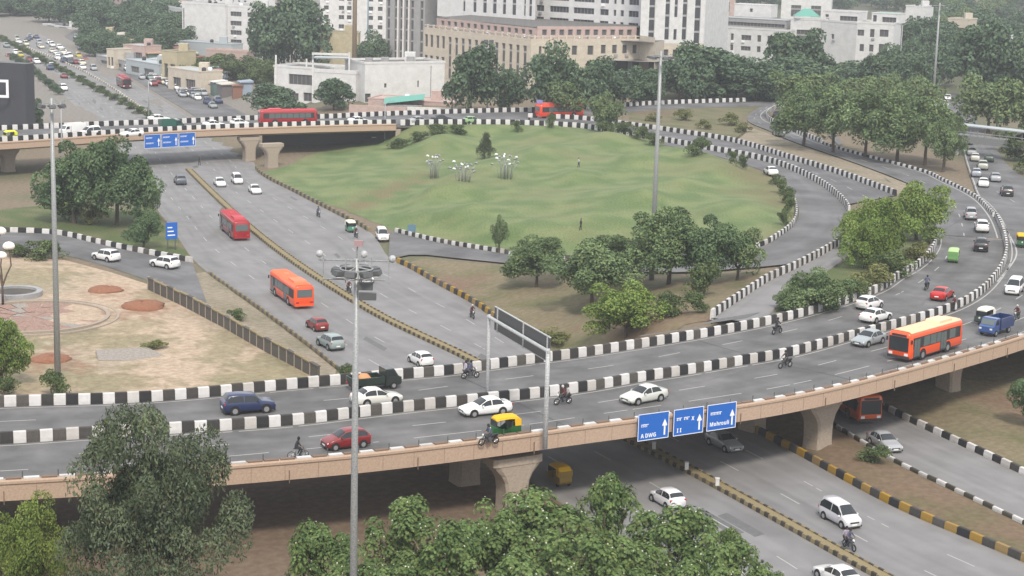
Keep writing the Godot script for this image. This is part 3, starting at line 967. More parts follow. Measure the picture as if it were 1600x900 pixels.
	paths.inner_left = smooth_path([Vector3(57.99, 6.5, -247.9), Vector3(61.26, 6.5, -263.47), Vector3(64.49, 6.5, -281.64), Vector3(65.25, 6.5, -298.07), Vector3(61.67, 6.5, -321.55), Vector3(57.68, 6.5, -340.97), Vector3(53.99, 6.5, -358.64), Vector3(51.91, 6.5, -376.29), Vector3(49.89, 6.5, -394.48), Vector3(54.47, 6.5, -417.74), Vector3(62.85, 6.5, -441.52), Vector3(78.8, 6.5, -468.26)], 1.0)
	paths.outer_left = smooth_path([Vector3(57.68, 6.5, -214.5), Vector3(64.78, 6.5, -232.68), Vector3(67.83, 6.5, -246.86), Vector3(71.04, 6.5, -266.32), Vector3(73.39, 6.5, -286.66), Vector3(76.5, 6.5, -303.26), Vector3(81.62, 6.5, -329.22), Vector3(88.48, 6.5, -363.31), Vector3(96.39, 6.5, -410.35), Vector3(106.8, 6.5, -467.55)], 1.0)
	paths.outer_right = smooth_path([paths.edge[-1]] + [Vector3(88.12, 6.5, -320.93), Vector3(95.53, 6.5, -364.92), Vector3(104.63, 6.5, -419.47), Vector3(114.84, 6.5, -478.89)], 1.0)
	paths.low_left = smooth_path([Vector3(-156.91, 0, -555.31), Vector3(-126.94, 0, -498.13), Vector3(-93.08, 0, -403.4), Vector3(-72.14, 0, -340.74), Vector3(-60.86, 0, -302.28), Vector3(-51.16, 0, -271.54), Vector3(-43.03, 0, -245.87), Vector3(-31.4, 0, -219.66), Vector3(-21.86, 0, -197.71), Vector3(-15.6, 0, -183.11), Vector3(-0.73, 0, -156.55), Vector3(5.71, 0, -142.67), Vector3(10.3, 0, -132.57), Vector3(13.58, 0, -125.72)] + [Vector3(26, 0, -84)], 1.0)
	paths.low_right = smooth_path([Vector3(-186.83, 0, -715.44), Vector3(-133.84, 0, -581.69), Vector3(-99.69, 0, -492.71), Vector3(-75.92, 0, -426.65), Vector3(-54.22, 0, -366.01), Vector3(-47.75, 0, -338.45), Vector3(-38.36, 0, -315.37), Vector3(-28.21, 0, -291.49), Vector3(-21.72, 0, -275.14), Vector3(-17.64, 0, -255.05), Vector3(-14.2, 0, -247.69), Vector3(-9.25, 0, -235.23), Vector3(-4.34, 0, -223.59), Vector3(3.65, 0, -200.71), Vector3(19.43, 0, -176.08), Vector3(25.2, 0, -164.77), Vector3(32.57, 0, -146.31), Vector3(39.84, 0, -133.61)] + [Vector3(58, 0, -100)], 1.0)
	paths.slip_top = smooth_path([Vector3(-82.04, 0, -267.68), Vector3(-74.3, 0, -267.22), Vector3(-67.5, 0, -266.6), Vector3(-60.3, 0, -260.01), Vector3(-51.38, 0, -252.5), Vector3(-44.14, 0, -247.15)], 1.0)
	paths.slip_low = smooth_path([Vector3(-77.07, 0, -251.13), Vector3(-70.19, 0, -252.18), Vector3(-62.54, 0, -250.31), Vector3(-53.39, 0, -241.06), Vector3(-45.34, 0, -230.67), Vector3(-35.82, 0, -213.13)], 1.0)
	paths.service_near = smooth_path([Vector3(31.15, 0, -173.68), Vector3(35.08, 0, -160.29), Vector3(39.04, 0, -151.08), Vector3(42.41, 0, -143.14), Vector3(46.12, 0, -134.82), Vector3(52.38, 0, -120.52)], 1.0)
	paths.service_far = smooth_path([Vector3(34.53, 0, -190.24), Vector3(38.55, 0, -176.1), Vector3(42.55, 0, -166), Vector3(46.08, 0, -156.75), Vector3(49.99, 0, -147.29), Vector3(56.49, 0, -130.97)], 1.0)
	paths.market_near = smooth_path([Vector3(-174.2, 0, -704.6), Vector3(-119.12, 0, -551.02), Vector3(-101.92, 0, -503.79), Vector3(-80.95, 0, -446.2), Vector3(-67.24, 0, -405.83)], 1.0)
	paths.market_far = smooth_path([Vector3(-181.81, 0, -762.53), Vector3(-130.17, 0, -617.46), Vector3(-99.63, 0, -534.18), Vector3(-76.25, 0, -470.44), Vector3(-59.96, 0, -425.06)], 1.0)

# ---------------------------------------------------------------- terrain
func ground_points() -> Array:
	return [Vector3(-51.4, 0, -178.69), Vector3(-41.07, 0, -190.94), Vector3(-31.89, 0, -198.09), Vector3(-64.75, 0, -226.33), Vector3(-62.31, 0, -249.35), Vector3(-87.15, 0, -306.29), Vector3(-98.42, 0, -346.53), Vector3(-61.93, 0, -289.64), Vector3(-68.47, 0, -362.92), Vector3(-50.06, 0, -298.54), Vector3(-31.77, 0, -253.94), Vector3(-18.88, 0, -220.53), Vector3(-6.93, 0, -197.91), Vector3(14.78, 0, -157.99), Vector3(21.56, 0, -144.02), Vector3(29.48, 0, -130.97), Vector3(-52.78, 0, -328.78), Vector3(-36.8, 0, -294.01), Vector3(-17.63, 0, -246.24), Vector3(-3.75, 0, -215.02), Vector3(38.45, 0, -175.61), Vector3(46.14, 0, -156.95), Vector3(51.87, 0.3, -178.31), Vector3(51.96, 0.3, -188.74), Vector3(10.46, 0, -135.22), Vector3(-9.29, 0, -133.62), Vector3(-28.62, 0, -132.07), Vector3(-38.13, 0, -131.3), Vector3(-73.91, 0, -206.17), Vector3(-107.52, 0, -302.5), Vector3(-47.65, 0.1, -337.73), Vector3(-38.28, 0.1, -314.7), Vector3(-24.87, 0.1, -288.82), Vector3(-18.82, 0.2, -275.6), Vector3(-11.52, 0.5, -265.87), Vector3(-4.25, 1.1, -256.62), Vector3(4.28, 2, -246.39), Vector3(16.86, 3.5, -238.19), Vector3(26.72, 4.9, -235.76), Vector3(32.54, 5.9, -235.83), Vector3(39.09, 6.3, -255.23), Vector3(42.5, 6.35, -270.29), Vector3(43.18, 6.3, -306.01), Vector3(34.73, 6.2, -335.49), Vector3(27.59, 6.1, -350.68), Vector3(15.96, 5.8, -368.05), Vector3(-0.88, 5.2, -376.38), Vector3(-14.05, 4.4, -375.62), Vector3(-24.67, 3.6, -376.65), Vector3(-27.6, 2.4, -380.61), Vector3(-28.73, 2, -374.64), Vector3(-32.4, 1.4, -374.4), Vector3(-31.11, 1.8, -382.66), Vector3(-35.49, 1, -379.29), Vector3(-39.05, 0.8, -362.88), Vector3(-44.4, 0.2, -344.9), Vector3(-0.46, 4.2, -300.97), Vector3(-23.27, 1.7, -322.28), Vector3(-10.4, 2.2, -284.53), Vector3(-0.26, 3.2, -267.63), Vector3(18.84, 5.2, -270.44), Vector3(16.69, 5.5, -327.87), Vector3(29.99, 6, -286.92), Vector3(32.82, 6.4, -194.87), Vector3(30.04, 6.4, -192.53), Vector3(37.37, 6.4, -200.98), Vector3(43.41, 6.4, -209.9), Vector3(-13.08, 0.2, -243.5), Vector3(-8.29, 0.2, -232.23), Vector3(-3.03, 0.3, -217.39), Vector3(3.8, 0.4, -202.2), Vector3(-0.01, 1.3, -230.81), Vector3(3.94, 1.2, -215.93), Vector3(10.23, 2.6, -201.47), Vector3(17.79, 4.7, -197.85), Vector3(21.01, 5.9, -195.02), Vector3(16.09, 3.5, -226.08), Vector3(23.29, 4.9, -217.85), Vector3(31.21, 6, -219.45), Vector3(26.48, 6.3, -200.02), Vector3(38.49, 6.4, -216.34), Vector3(51.11, 6.4, -240.74), Vector3(65.79, 6.4, -283.9), Vector3(57.32, 6.4, -329.42), Vector3(81.73, 6.4, -334.58), Vector3(81.46, 6.4, -293.76), Vector3(70.05, 6.2, -235.13), Vector3(61.8, 5, -210.98), Vector3(63.67, 6.3, -410.73), Vector3(43.06, 6.2, -420.61), Vector3(27.16, 6.2, -402.19), Vector3(14.27, 6.2, -444), Vector3(-2.43, 6, -665.73), Vector3(163.93, 6.5, -595.81), Vector3(95.83, 6, -708.38), Vector3(54.3, 6, -829.8), Vector3(-77.4, 0, -434.98), Vector3(-117.22, 0, -472.78), Vector3(-192.12, 0, -680.98), Vector3(-64.11, 0.5, -448.86), Vector3(-148.66, 0, -699.84), Vector3(-55.49, 2, -469.09), Vector3(-39.25, 4, -452.23), Vector3(-15.51, 5.5, -411.84), Vector3(-73.91, 1, -558.56), Vector3(-126.03, 0, -709.67), Vector3(-102.47, 2, -774.26)]

func axis_lines(lo: float, hi: float, fine_lo: float, fine_hi: float, step: float, grow: float) -> PackedFloat32Array:
	var out := PackedFloat32Array()
	var v := fine_lo
	var d := step
	var low := []
	while v > lo:
		d *= grow
		v -= d
		low.push_front(v)
	for q in low:
		out.append(q)
	v = fine_lo
	while v < fine_hi:
		out.append(v)
		v += step
	d = step
	while v < hi:
		out.append(v)
		v += d
		d *= grow
	out.append(v)
	return out

func add_road_points(a: Array, b: Array) -> void:
	for i in 401:
		var t := i / 400.0
		var p: Vector3 = on_path(a, t)
		var q: Vector3 = on_path(b, t)
		var m := (p + q) * 0.5
		for dx in range(-3, 4):
			for dz in range(-3, 4):
				var key := Vector2i(floori(m.x / 8.0) + dx, floori(m.z / 8.0) + dz)
				if not road_hash.has(key):
					road_hash[key] = []
				road_hash[key].append([p.x, p.z, q.x - p.x, q.z - p.z, p.y, q.y - p.y])

func on_path(path: Array, t: float) -> Vector3:
	var s := clampf(t, 0.0, 1.0) * (path.size() - 1)
	var i := mini(int(s), path.size() - 2)
	return path[i].lerp(path[i + 1], s - i)

func cut(path: Array, a: float, b: float) -> Array:
	return path.slice(int(a * (path.size() - 1)), int(b * (path.size() - 1)) + 1)

func from_x(path: Array, x: float) -> Array:      # the stretch of a path to the right of x (metres)
	var out := []
	for p in path:
		if p.x >= x or out.size() > 0:
			out.append(p)
	return out

func make_terrain() -> void:
	xs = axis_lines(-420, 520, -100, 100, 2.4, 1.12)
	zs = axis_lines(-1500, -40, -400, -104, 2.4, 1.07)
	add_road_points(paths.low_left, paths.low_right)
	add_road_points(paths.slip_top, paths.slip_low)
	add_road_points(paths.service_near, paths.service_far)
	add_road_points(paths.market_near, paths.market_far)
	add_road_points(paths.ramp_in, paths.ramp_out)
	var ring_a := from_x(paths.far_low, -20.0)
	add_road_points(cut(ring_a, 0.0, 0.62), from_x(paths.far_top, -20.0).slice(0, 60))
	add_road_points(ring_a.slice(0, 150), paths.ring_mid)
	add_road_points(from_x(paths.far_top, -25.0), shifted(from_x(paths.far_top, -25.0), 9.0))
	add_road_points(paths.inner_left, paths.b2.slice(paths.b2.size() - 215))
	add_road_points(paths.outer_left, paths.outer_right)
	var far_edge := from_z(paths.edge, -300.0, -196.0)
	add_road_points(from_z(paths.b2.slice(0, paths.edge.size() + 12), -330.0, -215.0), far_edge)
	add_road_points(from_z(paths.b1, -260.0, -218.0), from_z(paths.b2.slice(0, paths.b1.size() + 14), -260.0, -212.0))
	var pts := ground_points()
	var bumps := [Vector3(-19.07, 4, -327.5), Vector3(-14.6, 4, -357.72), Vector3(-5.15, 4, -324.2), Vector3(-6.29, 4, -280.15), Vector3(5.3, 4, -337.19), Vector3(10.4, 4, -308.31), Vector3(2.64, 4, -281.74), Vector3(12.69, 4, -283.53), Vector3(22.21, 4, -322.86), Vector3(32.3, 4, -333.65), Vector3(20.37, 4, -278.37), Vector3(34.43, 4, -309.03), Vector3(6.28, 3, -261.32), Vector3(26.52, 4, -292.83), Vector3(32.86, 6, -267.76), Vector3(-12.12, 4, -300.15), Vector3(37.02, 6, -323.78), Vector3(19.25, 4, -354.86), Vector3(6.93, 4, -365.85)]
	var nz := FastNoiseLite.new()
	nz.seed = 4
	nz.frequency = 0.03
	ty.resize(xs.size() * zs.size())
	for i in xs.size():
		for j in zs.size():
			var x := xs[i]
			var z := zs[j]
			var sum := 0.0
			var wsum := 0.0
			for p in pts:
				var dx: float = p.x - x
				var dz: float = (p.z - z) * 0.7
				var d2 := dx * dx + dz * dz + 4.0
				var w := 1.0 / (d2 * d2)
				sum += w * p.y
				wsum += w
			var y := sum / wsum + nz.get_noise_2d(x, z) * 0.12
			if z < -225 and z > -380:
				for k in bumps.size():
					var b: Vector3 = bumps[k]
					var r := 4.5 + (k * 37 % 5) * 0.9
					var e := ((b.x - x) * (b.x - x) + (b.z - z) * (b.z - z) * 0.35) / (r * r)
					if e < 4.0:
						y += (1.3 + (k * 13 % 7) * 0.18) * exp(-e * 1.6)
			var near := road_hash.get(Vector2i(floori(x / 8.0), floori(z / 8.0)), []) as Array
			var low := 1e9
			var share := 0.0
			for q in near:
				var along_: float = clampf(((x - q[0]) * q[2] + (z - q[1]) * q[3]) / (q[2] * q[2] + q[3] * q[3] + 0.01), 0.0, 1.0)
				var ex: float = q[0] + q[2] * along_ - x
				var ez: float = q[1] + q[3] * along_ - z
				var dist: float = sqrt(ex * ex + ez * ez)
				if dist < 7.0:
					var s: float = 1.0 - clampf((dist - 1.2) / 5.8, 0.0, 1.0)
					var road_y: float = q[4] + q[5] * along_
					if s > share or (s >= 1.0 and road_y < low):
						share = maxf(share, s)
						low = road_y
			if share > 0.0:
				y = lerpf(y, low - 0.16, share)
			ty[i * zs.size() + j] = y
	var st := SurfaceTool.new()
	st.begin(Mesh.PRIMITIVE_TRIANGLES)
	st.set_smooth_group(0)
	var nc := FastNoiseLite.new()
	nc.seed = 21
	nc.frequency = 0.02
	nc.fractal_octaves = 4
	for i in xs.size():
		for j in zs.size():
			var v := nc.get_noise_2d(xs[i], zs[j]) * 0.5 + 0.5
			var soil := Color(0.30, 0.245, 0.175).lerp(Color(0.19, 0.20, 0.11), smoothstep(0.35, 0.75, v))
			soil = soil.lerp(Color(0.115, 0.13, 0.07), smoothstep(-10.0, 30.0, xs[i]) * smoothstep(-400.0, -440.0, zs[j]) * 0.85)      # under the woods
			soil = soil.lerp(Color(0.36, 0.345, 0.335), smoothstep(-40.0, -70.0, xs[i]) * smoothstep(-395.0, -420.0, zs[j]) * 0.8)       # trodden ground round the market
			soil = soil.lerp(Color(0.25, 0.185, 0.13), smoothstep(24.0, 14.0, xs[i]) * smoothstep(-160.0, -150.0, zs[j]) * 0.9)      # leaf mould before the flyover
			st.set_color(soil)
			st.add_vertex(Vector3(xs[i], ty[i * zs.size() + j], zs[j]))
	var n := zs.size()
	for i in xs.size() - 1:
		for j in n - 1:
			for k in [i * n + j, (i + 1) * n + j, (i + 1) * n + j + 1, i * n + j, (i + 1) * n + j + 1, i * n + j + 1]:
				st.add_index(k)
	st.generate_normals()
	struct("ground", st.commit(), M.earth)

func cell_of(lines: PackedFloat32Array, v: float) -> int:
	return clampi(lines.bsearch(v) - 1, 0, lines.size() - 2)

func ground_at(x: float, z: float) -> float:
	var i := cell_of(xs, x)
	var j := cell_of(zs, z)
	var u := clampf((x - xs[i]) / (xs[i + 1] - xs[i]), 0, 1)
	var v := clampf((z - zs[j]) / (zs[j + 1] - zs[j]), 0, 1)
	var n := zs.size()
	var a := ty[i * n + j]
	var b := ty[(i + 1) * n + j]
	var c := ty[(i + 1) * n + j + 1]
	var d := ty[i * n + j + 1]
	return a + (b - a) * u + (c - b) * v if u >= v else a + (d - a) * v + (c - d) * u

func grounded(p: Vector3) -> Vector3:
	return Vector3(p.x, ground_at(p.x, p.z), p.z)

var grass_spots := []     # [place, reach across, reach in depth, how green]
var soil_spots := []

func cover_color(how: String, x: float, z: float, n: FastNoiseLite) -> Color:
	var v := n.get_noise_2d(x, z) * 0.5 + 0.5
	var w := n.get_noise_2d(x * 3.1 + 90.0, z * 3.1) * 0.5 + 0.5
	if how == "lawn":
		var f := n.get_noise_2d(x * 8.0, z * 5.0)
		var c := Color(0.205, 0.295, 0.115).lerp(Color(0.33, 0.385, 0.18), smoothstep(0.3, 0.7, w)) * (1.0 + f * 0.12)
		c = c.lerp(Color(0.36, 0.35, 0.18), smoothstep(0.5, 0.8, v) * 0.6)
		var bare := exp(-pow((x + 26.0 - (z + 300.0) * -0.42) / 2.8, 2.0)) * smoothstep(-335.0, -315.0, z)
		c = c.lerp(Color(0.33, 0.22, 0.14), clampf(bare * smoothstep(0.35, 0.7, w + 0.05) * 1.0, 0.0, 0.7))
		return c.lerp(Color(0.31, 0.23, 0.14), smoothstep(33.0, 43.0, x + (v - 0.5) * 12.0) * 0.6)
	if how == "sand":
		var f := n.get_noise_2d(x * 9.0, z * 9.0)
		var c := Color(0.70, 0.56, 0.43).lerp(Color(0.56, 0.475, 0.36), smoothstep(0.45, 0.8, v)) * (1.0 + f * 0.12)
		var green := smoothstep(0.68, 0.8, w) * smoothstep(0.45, 0.6, v) * 0.6
		for q in grass_spots:
			var e: float = Vector2((x - q[0].x) / q[1], (z - q[0].z) / q[2]).length()
			green = maxf(green, smoothstep(1.15, 0.6, e + f * 0.55 + (w - 0.5) * 0.9) * q[3] * 0.62)
		c = c.lerp(Color(0.20, 0.225, 0.09).lerp(Color(0.33, 0.31, 0.15), w) * (1.0 + f * 0.25), green)
		for q in soil_spots:
			var e: float = Vector2((x - q[0].x) / q[1], (z - q[0].z) / q[2]).length()
			c = c.lerp(Color(0.46, 0.27, 0.18), smoothstep(1.0, 0.3, e + f * 0.9 + (w - 0.5) * 0.8) * 0.6)
		return c
	if how == "grass":
		return Color(0.15, 0.20, 0.07).lerp(Color(0.30, 0.27, 0.15), smoothstep(0.45, 0.75, w))
	if how == "dry":
		return Color(0.31, 0.265, 0.165).lerp(Color(0.185, 0.20, 0.09), smoothstep(0.45, 0.75, w)).lerp(Color(0.30, 0.20, 0.14), smoothstep(0.6, 0.8, v))
	if how == "dirt":
		return Color(0.27, 0.19, 0.125).lerp(Color(0.20, 0.18, 0.09), smoothstep(0.5, 0.75, w))
	return Color(0.43, 0.375, 0.29).lerp(Color(0.30, 0.28, 0.19), smoothstep(0.45, 0.75, w))

func cover(called: String, outline: Array, how: String, lift: float, mat: Material, kind := "structure", fine := 1) -> void:     # a sheet that lies on the ground within an outline
	var poly := PackedVector2Array()
	for p in outline:
		poly.append(Vector2(p.x, p.z))
	var lo := poly[0]
	var hi := poly[0]
	for p in poly:
		lo = lo.min(p)
		hi = hi.max(p)
	var n := FastNoiseLite.new()
	n.seed = 31
	n.frequency = 0.045
	n.fractal_octaves = 3
	var st := SurfaceTool.new()
	st.begin(Mesh.PRIMITIVE_TRIANGLES)
	st.set_smooth_group(0)
	for i in range(cell_of(xs, lo.x), cell_of(xs, hi.x) + 1):
		for j in range(cell_of(zs, lo.y), cell_of(zs, hi.y) + 1):
			for e in fine * fine:
				var step := Vector2(xs[i + 1] - xs[i], zs[j + 1] - zs[j]) / fine
				var a := Vector2(xs[i], zs[j]) + step * Vector2(e % fine, e / fine)
				var b := a + Vector2(step.x, 0)
				var c := a + step
				var d := a + Vector2(0, step.y)
				for t in [PackedVector2Array([a, b, c]), PackedVector2Array([a, c, d])]:
					for piece in Geometry2D.intersect_polygons(t, poly):
						var ids := Geometry2D.triangulate_polygon(piece)
						for k in ids:
							var q: Vector2 = piece[k]
							st.set_color(cover_color(how, q.x, q.y, n))
							st.add_vertex(Vector3(q.x, ground_at(q.x, q.y) + lift, q.y))
	st.generate_normals()
	var o := part(self, called, st.commit(), mat)
	o.set_meta("kind", kind)

# ---------------------------------------------------------------- roads
func ribbon(called: String, a: Array, b: Array, mat: Material, lift := 0.0, tracks := true, dirt := 0.0) -> void:
	var long := 0.0
	for i in a.size() - 1:
		long += a[i].distance_to(a[i + 1])
	var n := maxi(2, int(long / 2.5))
	var across := 24
	var nz := FastNoiseLite.new()
	nz.seed = called.length() * 7 + 1
	nz.frequency = 0.06
	var st := SurfaceTool.new()
	st.begin(Mesh.PRIMITIVE_TRIANGLES)
	for i in n + 1:
		var p := on_path(a, float(i) / n)
		var q := on_path(b, float(i) / n)
		var w := p.distance_to(q)
		for k in across + 1:
			var u := float(k) / across
			var s := u * w
			var shade := 1.0
			if tracks:       # worn wheel paths and dust against the kerbs
				var lane := fposmod(s - 0.4, 3.5)
				shade = 1.0 - 0.12 * exp(-pow((lane - 1.0) / 0.45, 2.0)) - 0.12 * exp(-pow((lane - 2.6) / 0.45, 2.0)) - 0.08 * exp(-pow((lane - 1.8) / 0.3, 2.0)) + 0.06 * exp(-pow((lane - 3.5) / 0.5, 2.0))
			shade += nz.get_noise_2d(s * 2.0, long * i / n * 0.35) * 0.2 + nz.get_noise_2d(s * 7.0, long * i / n * 1.6 + 300.0) * 0.09
			var edge := exp(-minf(s, w - s) / 0.5)
			st.set_color(Color(shade, shade, shade).lerp(Color(1.25, 1.12, 0.92), edge * (0.45 + dirt)))
			st.set_normal(Vector3.UP)
			st.add_vertex(p.lerp(q, u) + Vector3(0, lift, 0))
	var da: Vector3 = a[1] - a[0]
	var side: Vector3 = b[0] - a[0]
	var flip := da.cross(side).y > 0.0
	for i in n:
		for k in across:
			var e := i * (across + 1) + k
			for m in ([e, e + 1, e + across + 2, e, e + across + 2, e + across + 1] if flip else [e, e + across + 2, e + 1, e, e + across + 1, e + across + 2]):
				st.add_index(m)
	if tracks:
		var row := across + 1
		var first := (n + 1) * row
		for e in 2:
			for i in n + 1:
				var p := on_path(a if e == 0 else b, float(i) / n)
				var q := on_path(b if e == 0 else a, float(i) / n)
				st.set_color(Color(0.9, 0.82, 0.7))
				st.set_normal((p - q).normalized())
				st.add_vertex(p + Vector3(0, lift - 0.75, 0))
		for e in 2:
			for i in n:
				var u0 := i * row + (0 if e == 0 else across)
				var d0 := first + e * (n + 1) + i
				for m in [u0, u0 + row, d0 + 1, u0, d0 + 1, d0, u0, d0 + 1, u0 + row, u0, d0, d0 + 1].slice(0, 6):
					st.add_index(m)
	struct(called, st.commit(), mat)

func line_marks(path: Array, wide: float, dash: float, gap: float, lift := 0.014) -> void:
	var b := Bag.new()
	var even := evenly(path, 0.5)
	var l := shifted(even, -wide * 0.5, lift)
	var r := shifted(even, wide * 0.5, lift)
	var s := 0.0
	for i in even.size() - 1:
		if gap == 0.0 or fposmod(s, dash + gap) < dash:
			if rng.randf() > 0.04:
				b.quad(l[i], r[i], r[i + 1], l[i + 1])
		s += 0.5
	struct("road_marking", b.commit(), M.paint_line)

func nearest(path: Array, p: Vector3) -> int:
	var best := 0
	for i in path.size():
		if path[i].distance_squared_to(p) < path[best].distance_squared_to(p):
			best = i
	return best

func make_roads() -> void:
	var b2_bend: Array = paths.b2.slice(0, paths.b2.size() - 210)
	var bend: Array = paths.b2.slice(0, paths.edge.size() - 40)
	ribbon("carriageway_road", bend, paths.edge.slice(0, nearest(paths.edge, bend[-1]) + 1), M.asphalt_deck)
	var bend_left := from_z(paths.b2.slice(paths.edge.size() - 41, paths.edge.size() + 60), -262.0, -100.0) + from_z(paths.outer_left, -600.0, -262.0)
	var bend_right: Array = paths.edge.slice(nearest(paths.edge, bend[-1])) + paths.outer_right.slice(1)
	ribbon("outer_road", bend_left, bend_right, M.asphalt_ring)
	ribbon("carriageway_road", paths.b1, paths.b2.slice(0, paths.b1.size() + 14), M.asphalt_deck)
	var inner_right: Array = paths.b2.slice(paths.b1.size() + 14)
	ribbon("curving_road", paths.inner_left, inner_right, M.asphalt_ring)
	ribbon("lower_road", paths.low_left, paths.median, M.asphalt_low)
	ribbon("lower_road", paths.median, paths.low_right, M.asphalt_low)
	ribbon("slip_road", paths.slip_top, paths.slip_low, M.asphalt_ring, 0.03)
	ribbon("service_road", paths.service_near, paths.service_far, M.asphalt_low)
	ribbon("market_road", paths.market_near, paths.market_far, M.asphalt_ring)
	ribbon("ramp_road", paths.ramp_in, paths.ramp_out, M.asphalt_ring, 0.02)
	var low: Array = paths.far_low
	var k := 0
	while low[k].x < 2.4:
		k += 1
	var kt := 0
	while paths.far_top[kt].x < 2.4:
		kt += 1
	ribbon("flyover_road", low.slice(0, k + 1), paths.far_top.slice(0, kt + 1), M.asphalt_ring)
	var top_rest: Array = paths.far_top.slice(kt)
	ribbon("flyover_road", shifted(top_rest, 9.0), top_rest, M.asphalt_ring, 0.01)
	var k2 := k
	while k2 < low.size() - 1 and not (low[k2].x < 50.2 and low[k2].z > -290.0):
		k2 += 1
	ribbon("ring_road", low.slice(k, k2 + 1), paths.ring_mid, M.asphalt_ring)
	var conn_a := [Vector3(21.26, 6.45, -189.56), Vector3(30.16, 6.45, -211.7), Vector3(33.46, 6.45, -217.82), Vector3(41.19, 6.45, -234.06), Vector3(45.92, 6.45, -246.78)]
	var conn_b := [Vector3(26.31, 6.45, -187.66), Vector3(30.16, 6.45, -199.78), Vector3(34.82, 6.45, -211.56), Vector3(40.55, 6.45, -223.96), Vector3(46.21, 6.45, -239.69)]
	ribbon("connecting_road", smooth_path(conn_a, 2.0), smooth_path(conn_b, 2.0), M.asphalt_low, 0.02)
	# repairs in the asphalt and expansion joints across the deck
	for q in [[paths.b1, paths.b2, 22, 40.0, 175.0], [paths.b2, paths.edge, 22, 40.0, 170.0], [paths.low_left, paths.median, 26, 20.0, 320.0], [paths.median, paths.low_right, 26, 20.0, 320.0]]:
		var b := Bag.new()
		for i in q[2]:
			var t := rng.randf()
			var u := rng.randf_range(0.08, 0.85)
			var u2 := minf(u + rng.randf_range(0.03, 0.10), 0.95)
			var t2 := t + rng.randf_range(0.003, 0.011)
			var h := Vector3(0, 0.008, 0)
			if t2 < 1.0:
				var c := []
				for w in [[t, u], [t, u2], [t2, u2], [t2, u]]:
					c.append(on_path(q[0], w[0]).lerp(on_path(q[1], w[0]), w[1]) + h)
				b.quad(c[0], c[1], c[2], c[3])
		struct("road_patch", b.commit(), M.asphalt_patch)
	var joints := Bag.new()
	for i in 9:
		var t := 0.12 + i * 0.1
		for q in [[paths.b1, 0.62, 0.03], [paths.edge, 0.03, 0.97]]:
			var p := on_path(paths.b2, t * 0.62)
			var e := on_path(q[0], clampf(t * 0.62 * paths.b2.size() / q[0].size(), 0.0, 1.0))
			e = q[0][nearest(q[0], p)]
			var d := Vector3(-(e - p).z, 0, (e - p).x).normalized() * 0.05
			var h := Vector3(0, 0.01, 0)
			joints.quad(p.lerp(e, 0.06) - d + h, p.lerp(e, 0.96) - d + h, p.lerp(e, 0.96) + d + h, p.lerp(e, 0.06) + d + h)
	struct("road_joint", joints.commit(), M.trim_black)
	# painted lines
	var near_mid: Array = evenly(paths.b2.slice(0, paths.edge.size() + 12), 1.0)
	var mids := []
	var thirds := []
	for i in 181:
		var t := i / 180.0
		mids.append(on_path(near_mid, t).lerp(on_path(paths.edge, t), 0.40))
		thirds.append(on_path(near_mid, t).lerp(on_path(paths.edge, t), 0.70))
	line_marks(mids, 0.13, 3.0, 6.0)
	line_marks(thirds, 0.13, 6.0, 3.0)
	line_marks(shifted(paths.edge, -1.2), 0.13, 1.0, 0.0)
	line_marks(shifted(near_mid, 0.75), 0.16, 1.0, 0.0)
	var far_mid := []
	for i in 150:
		var t := i / 180.0
		far_mid.append(on_path(paths.b1, t).lerp(on_path(near_mid, t), 0.47))
	line_marks(far_mid, 0.13, 3.0, 6.0)
	line_marks(shifted(paths.b1, 0.75), 0.14, 1.0, 0.0)
	line_marks(shifted(inner_right, -0.9), 0.2, 1.0, 0.0)
	line_marks(shifted(paths.outer_left, 0.3), 0.2, 1.0, 0.0)
	var curve_mid := []
	for i in 101:
		curve_mid.append(on_path(paths.inner_left, i / 100.0).lerp(on_path(inner_right, i / 100.0), 0.42))
	line_marks(curve_mid, 0.14, 3.0, 6.0)
	for s in [0.33, 0.66]:
		for q in [[paths.low_left, paths.median], [paths.median, paths.low_right]]:
			var m := []
			for i in 301:
				m.append(on_path(q[0], i / 300.0).lerp(on_path(q[1], i / 300.0), s))
			line_marks(m, 0.13, 3.0, 7.0)
	var mr := []
	for i in 101:
		mr.append(on_path(low.slice(k, k2 + 1), i / 100.0).lerp(on_path(paths.ring_mid, i / 100.0), 0.5))
	line_marks(mr, 0.13, 3.0, 6.0, 0.02)

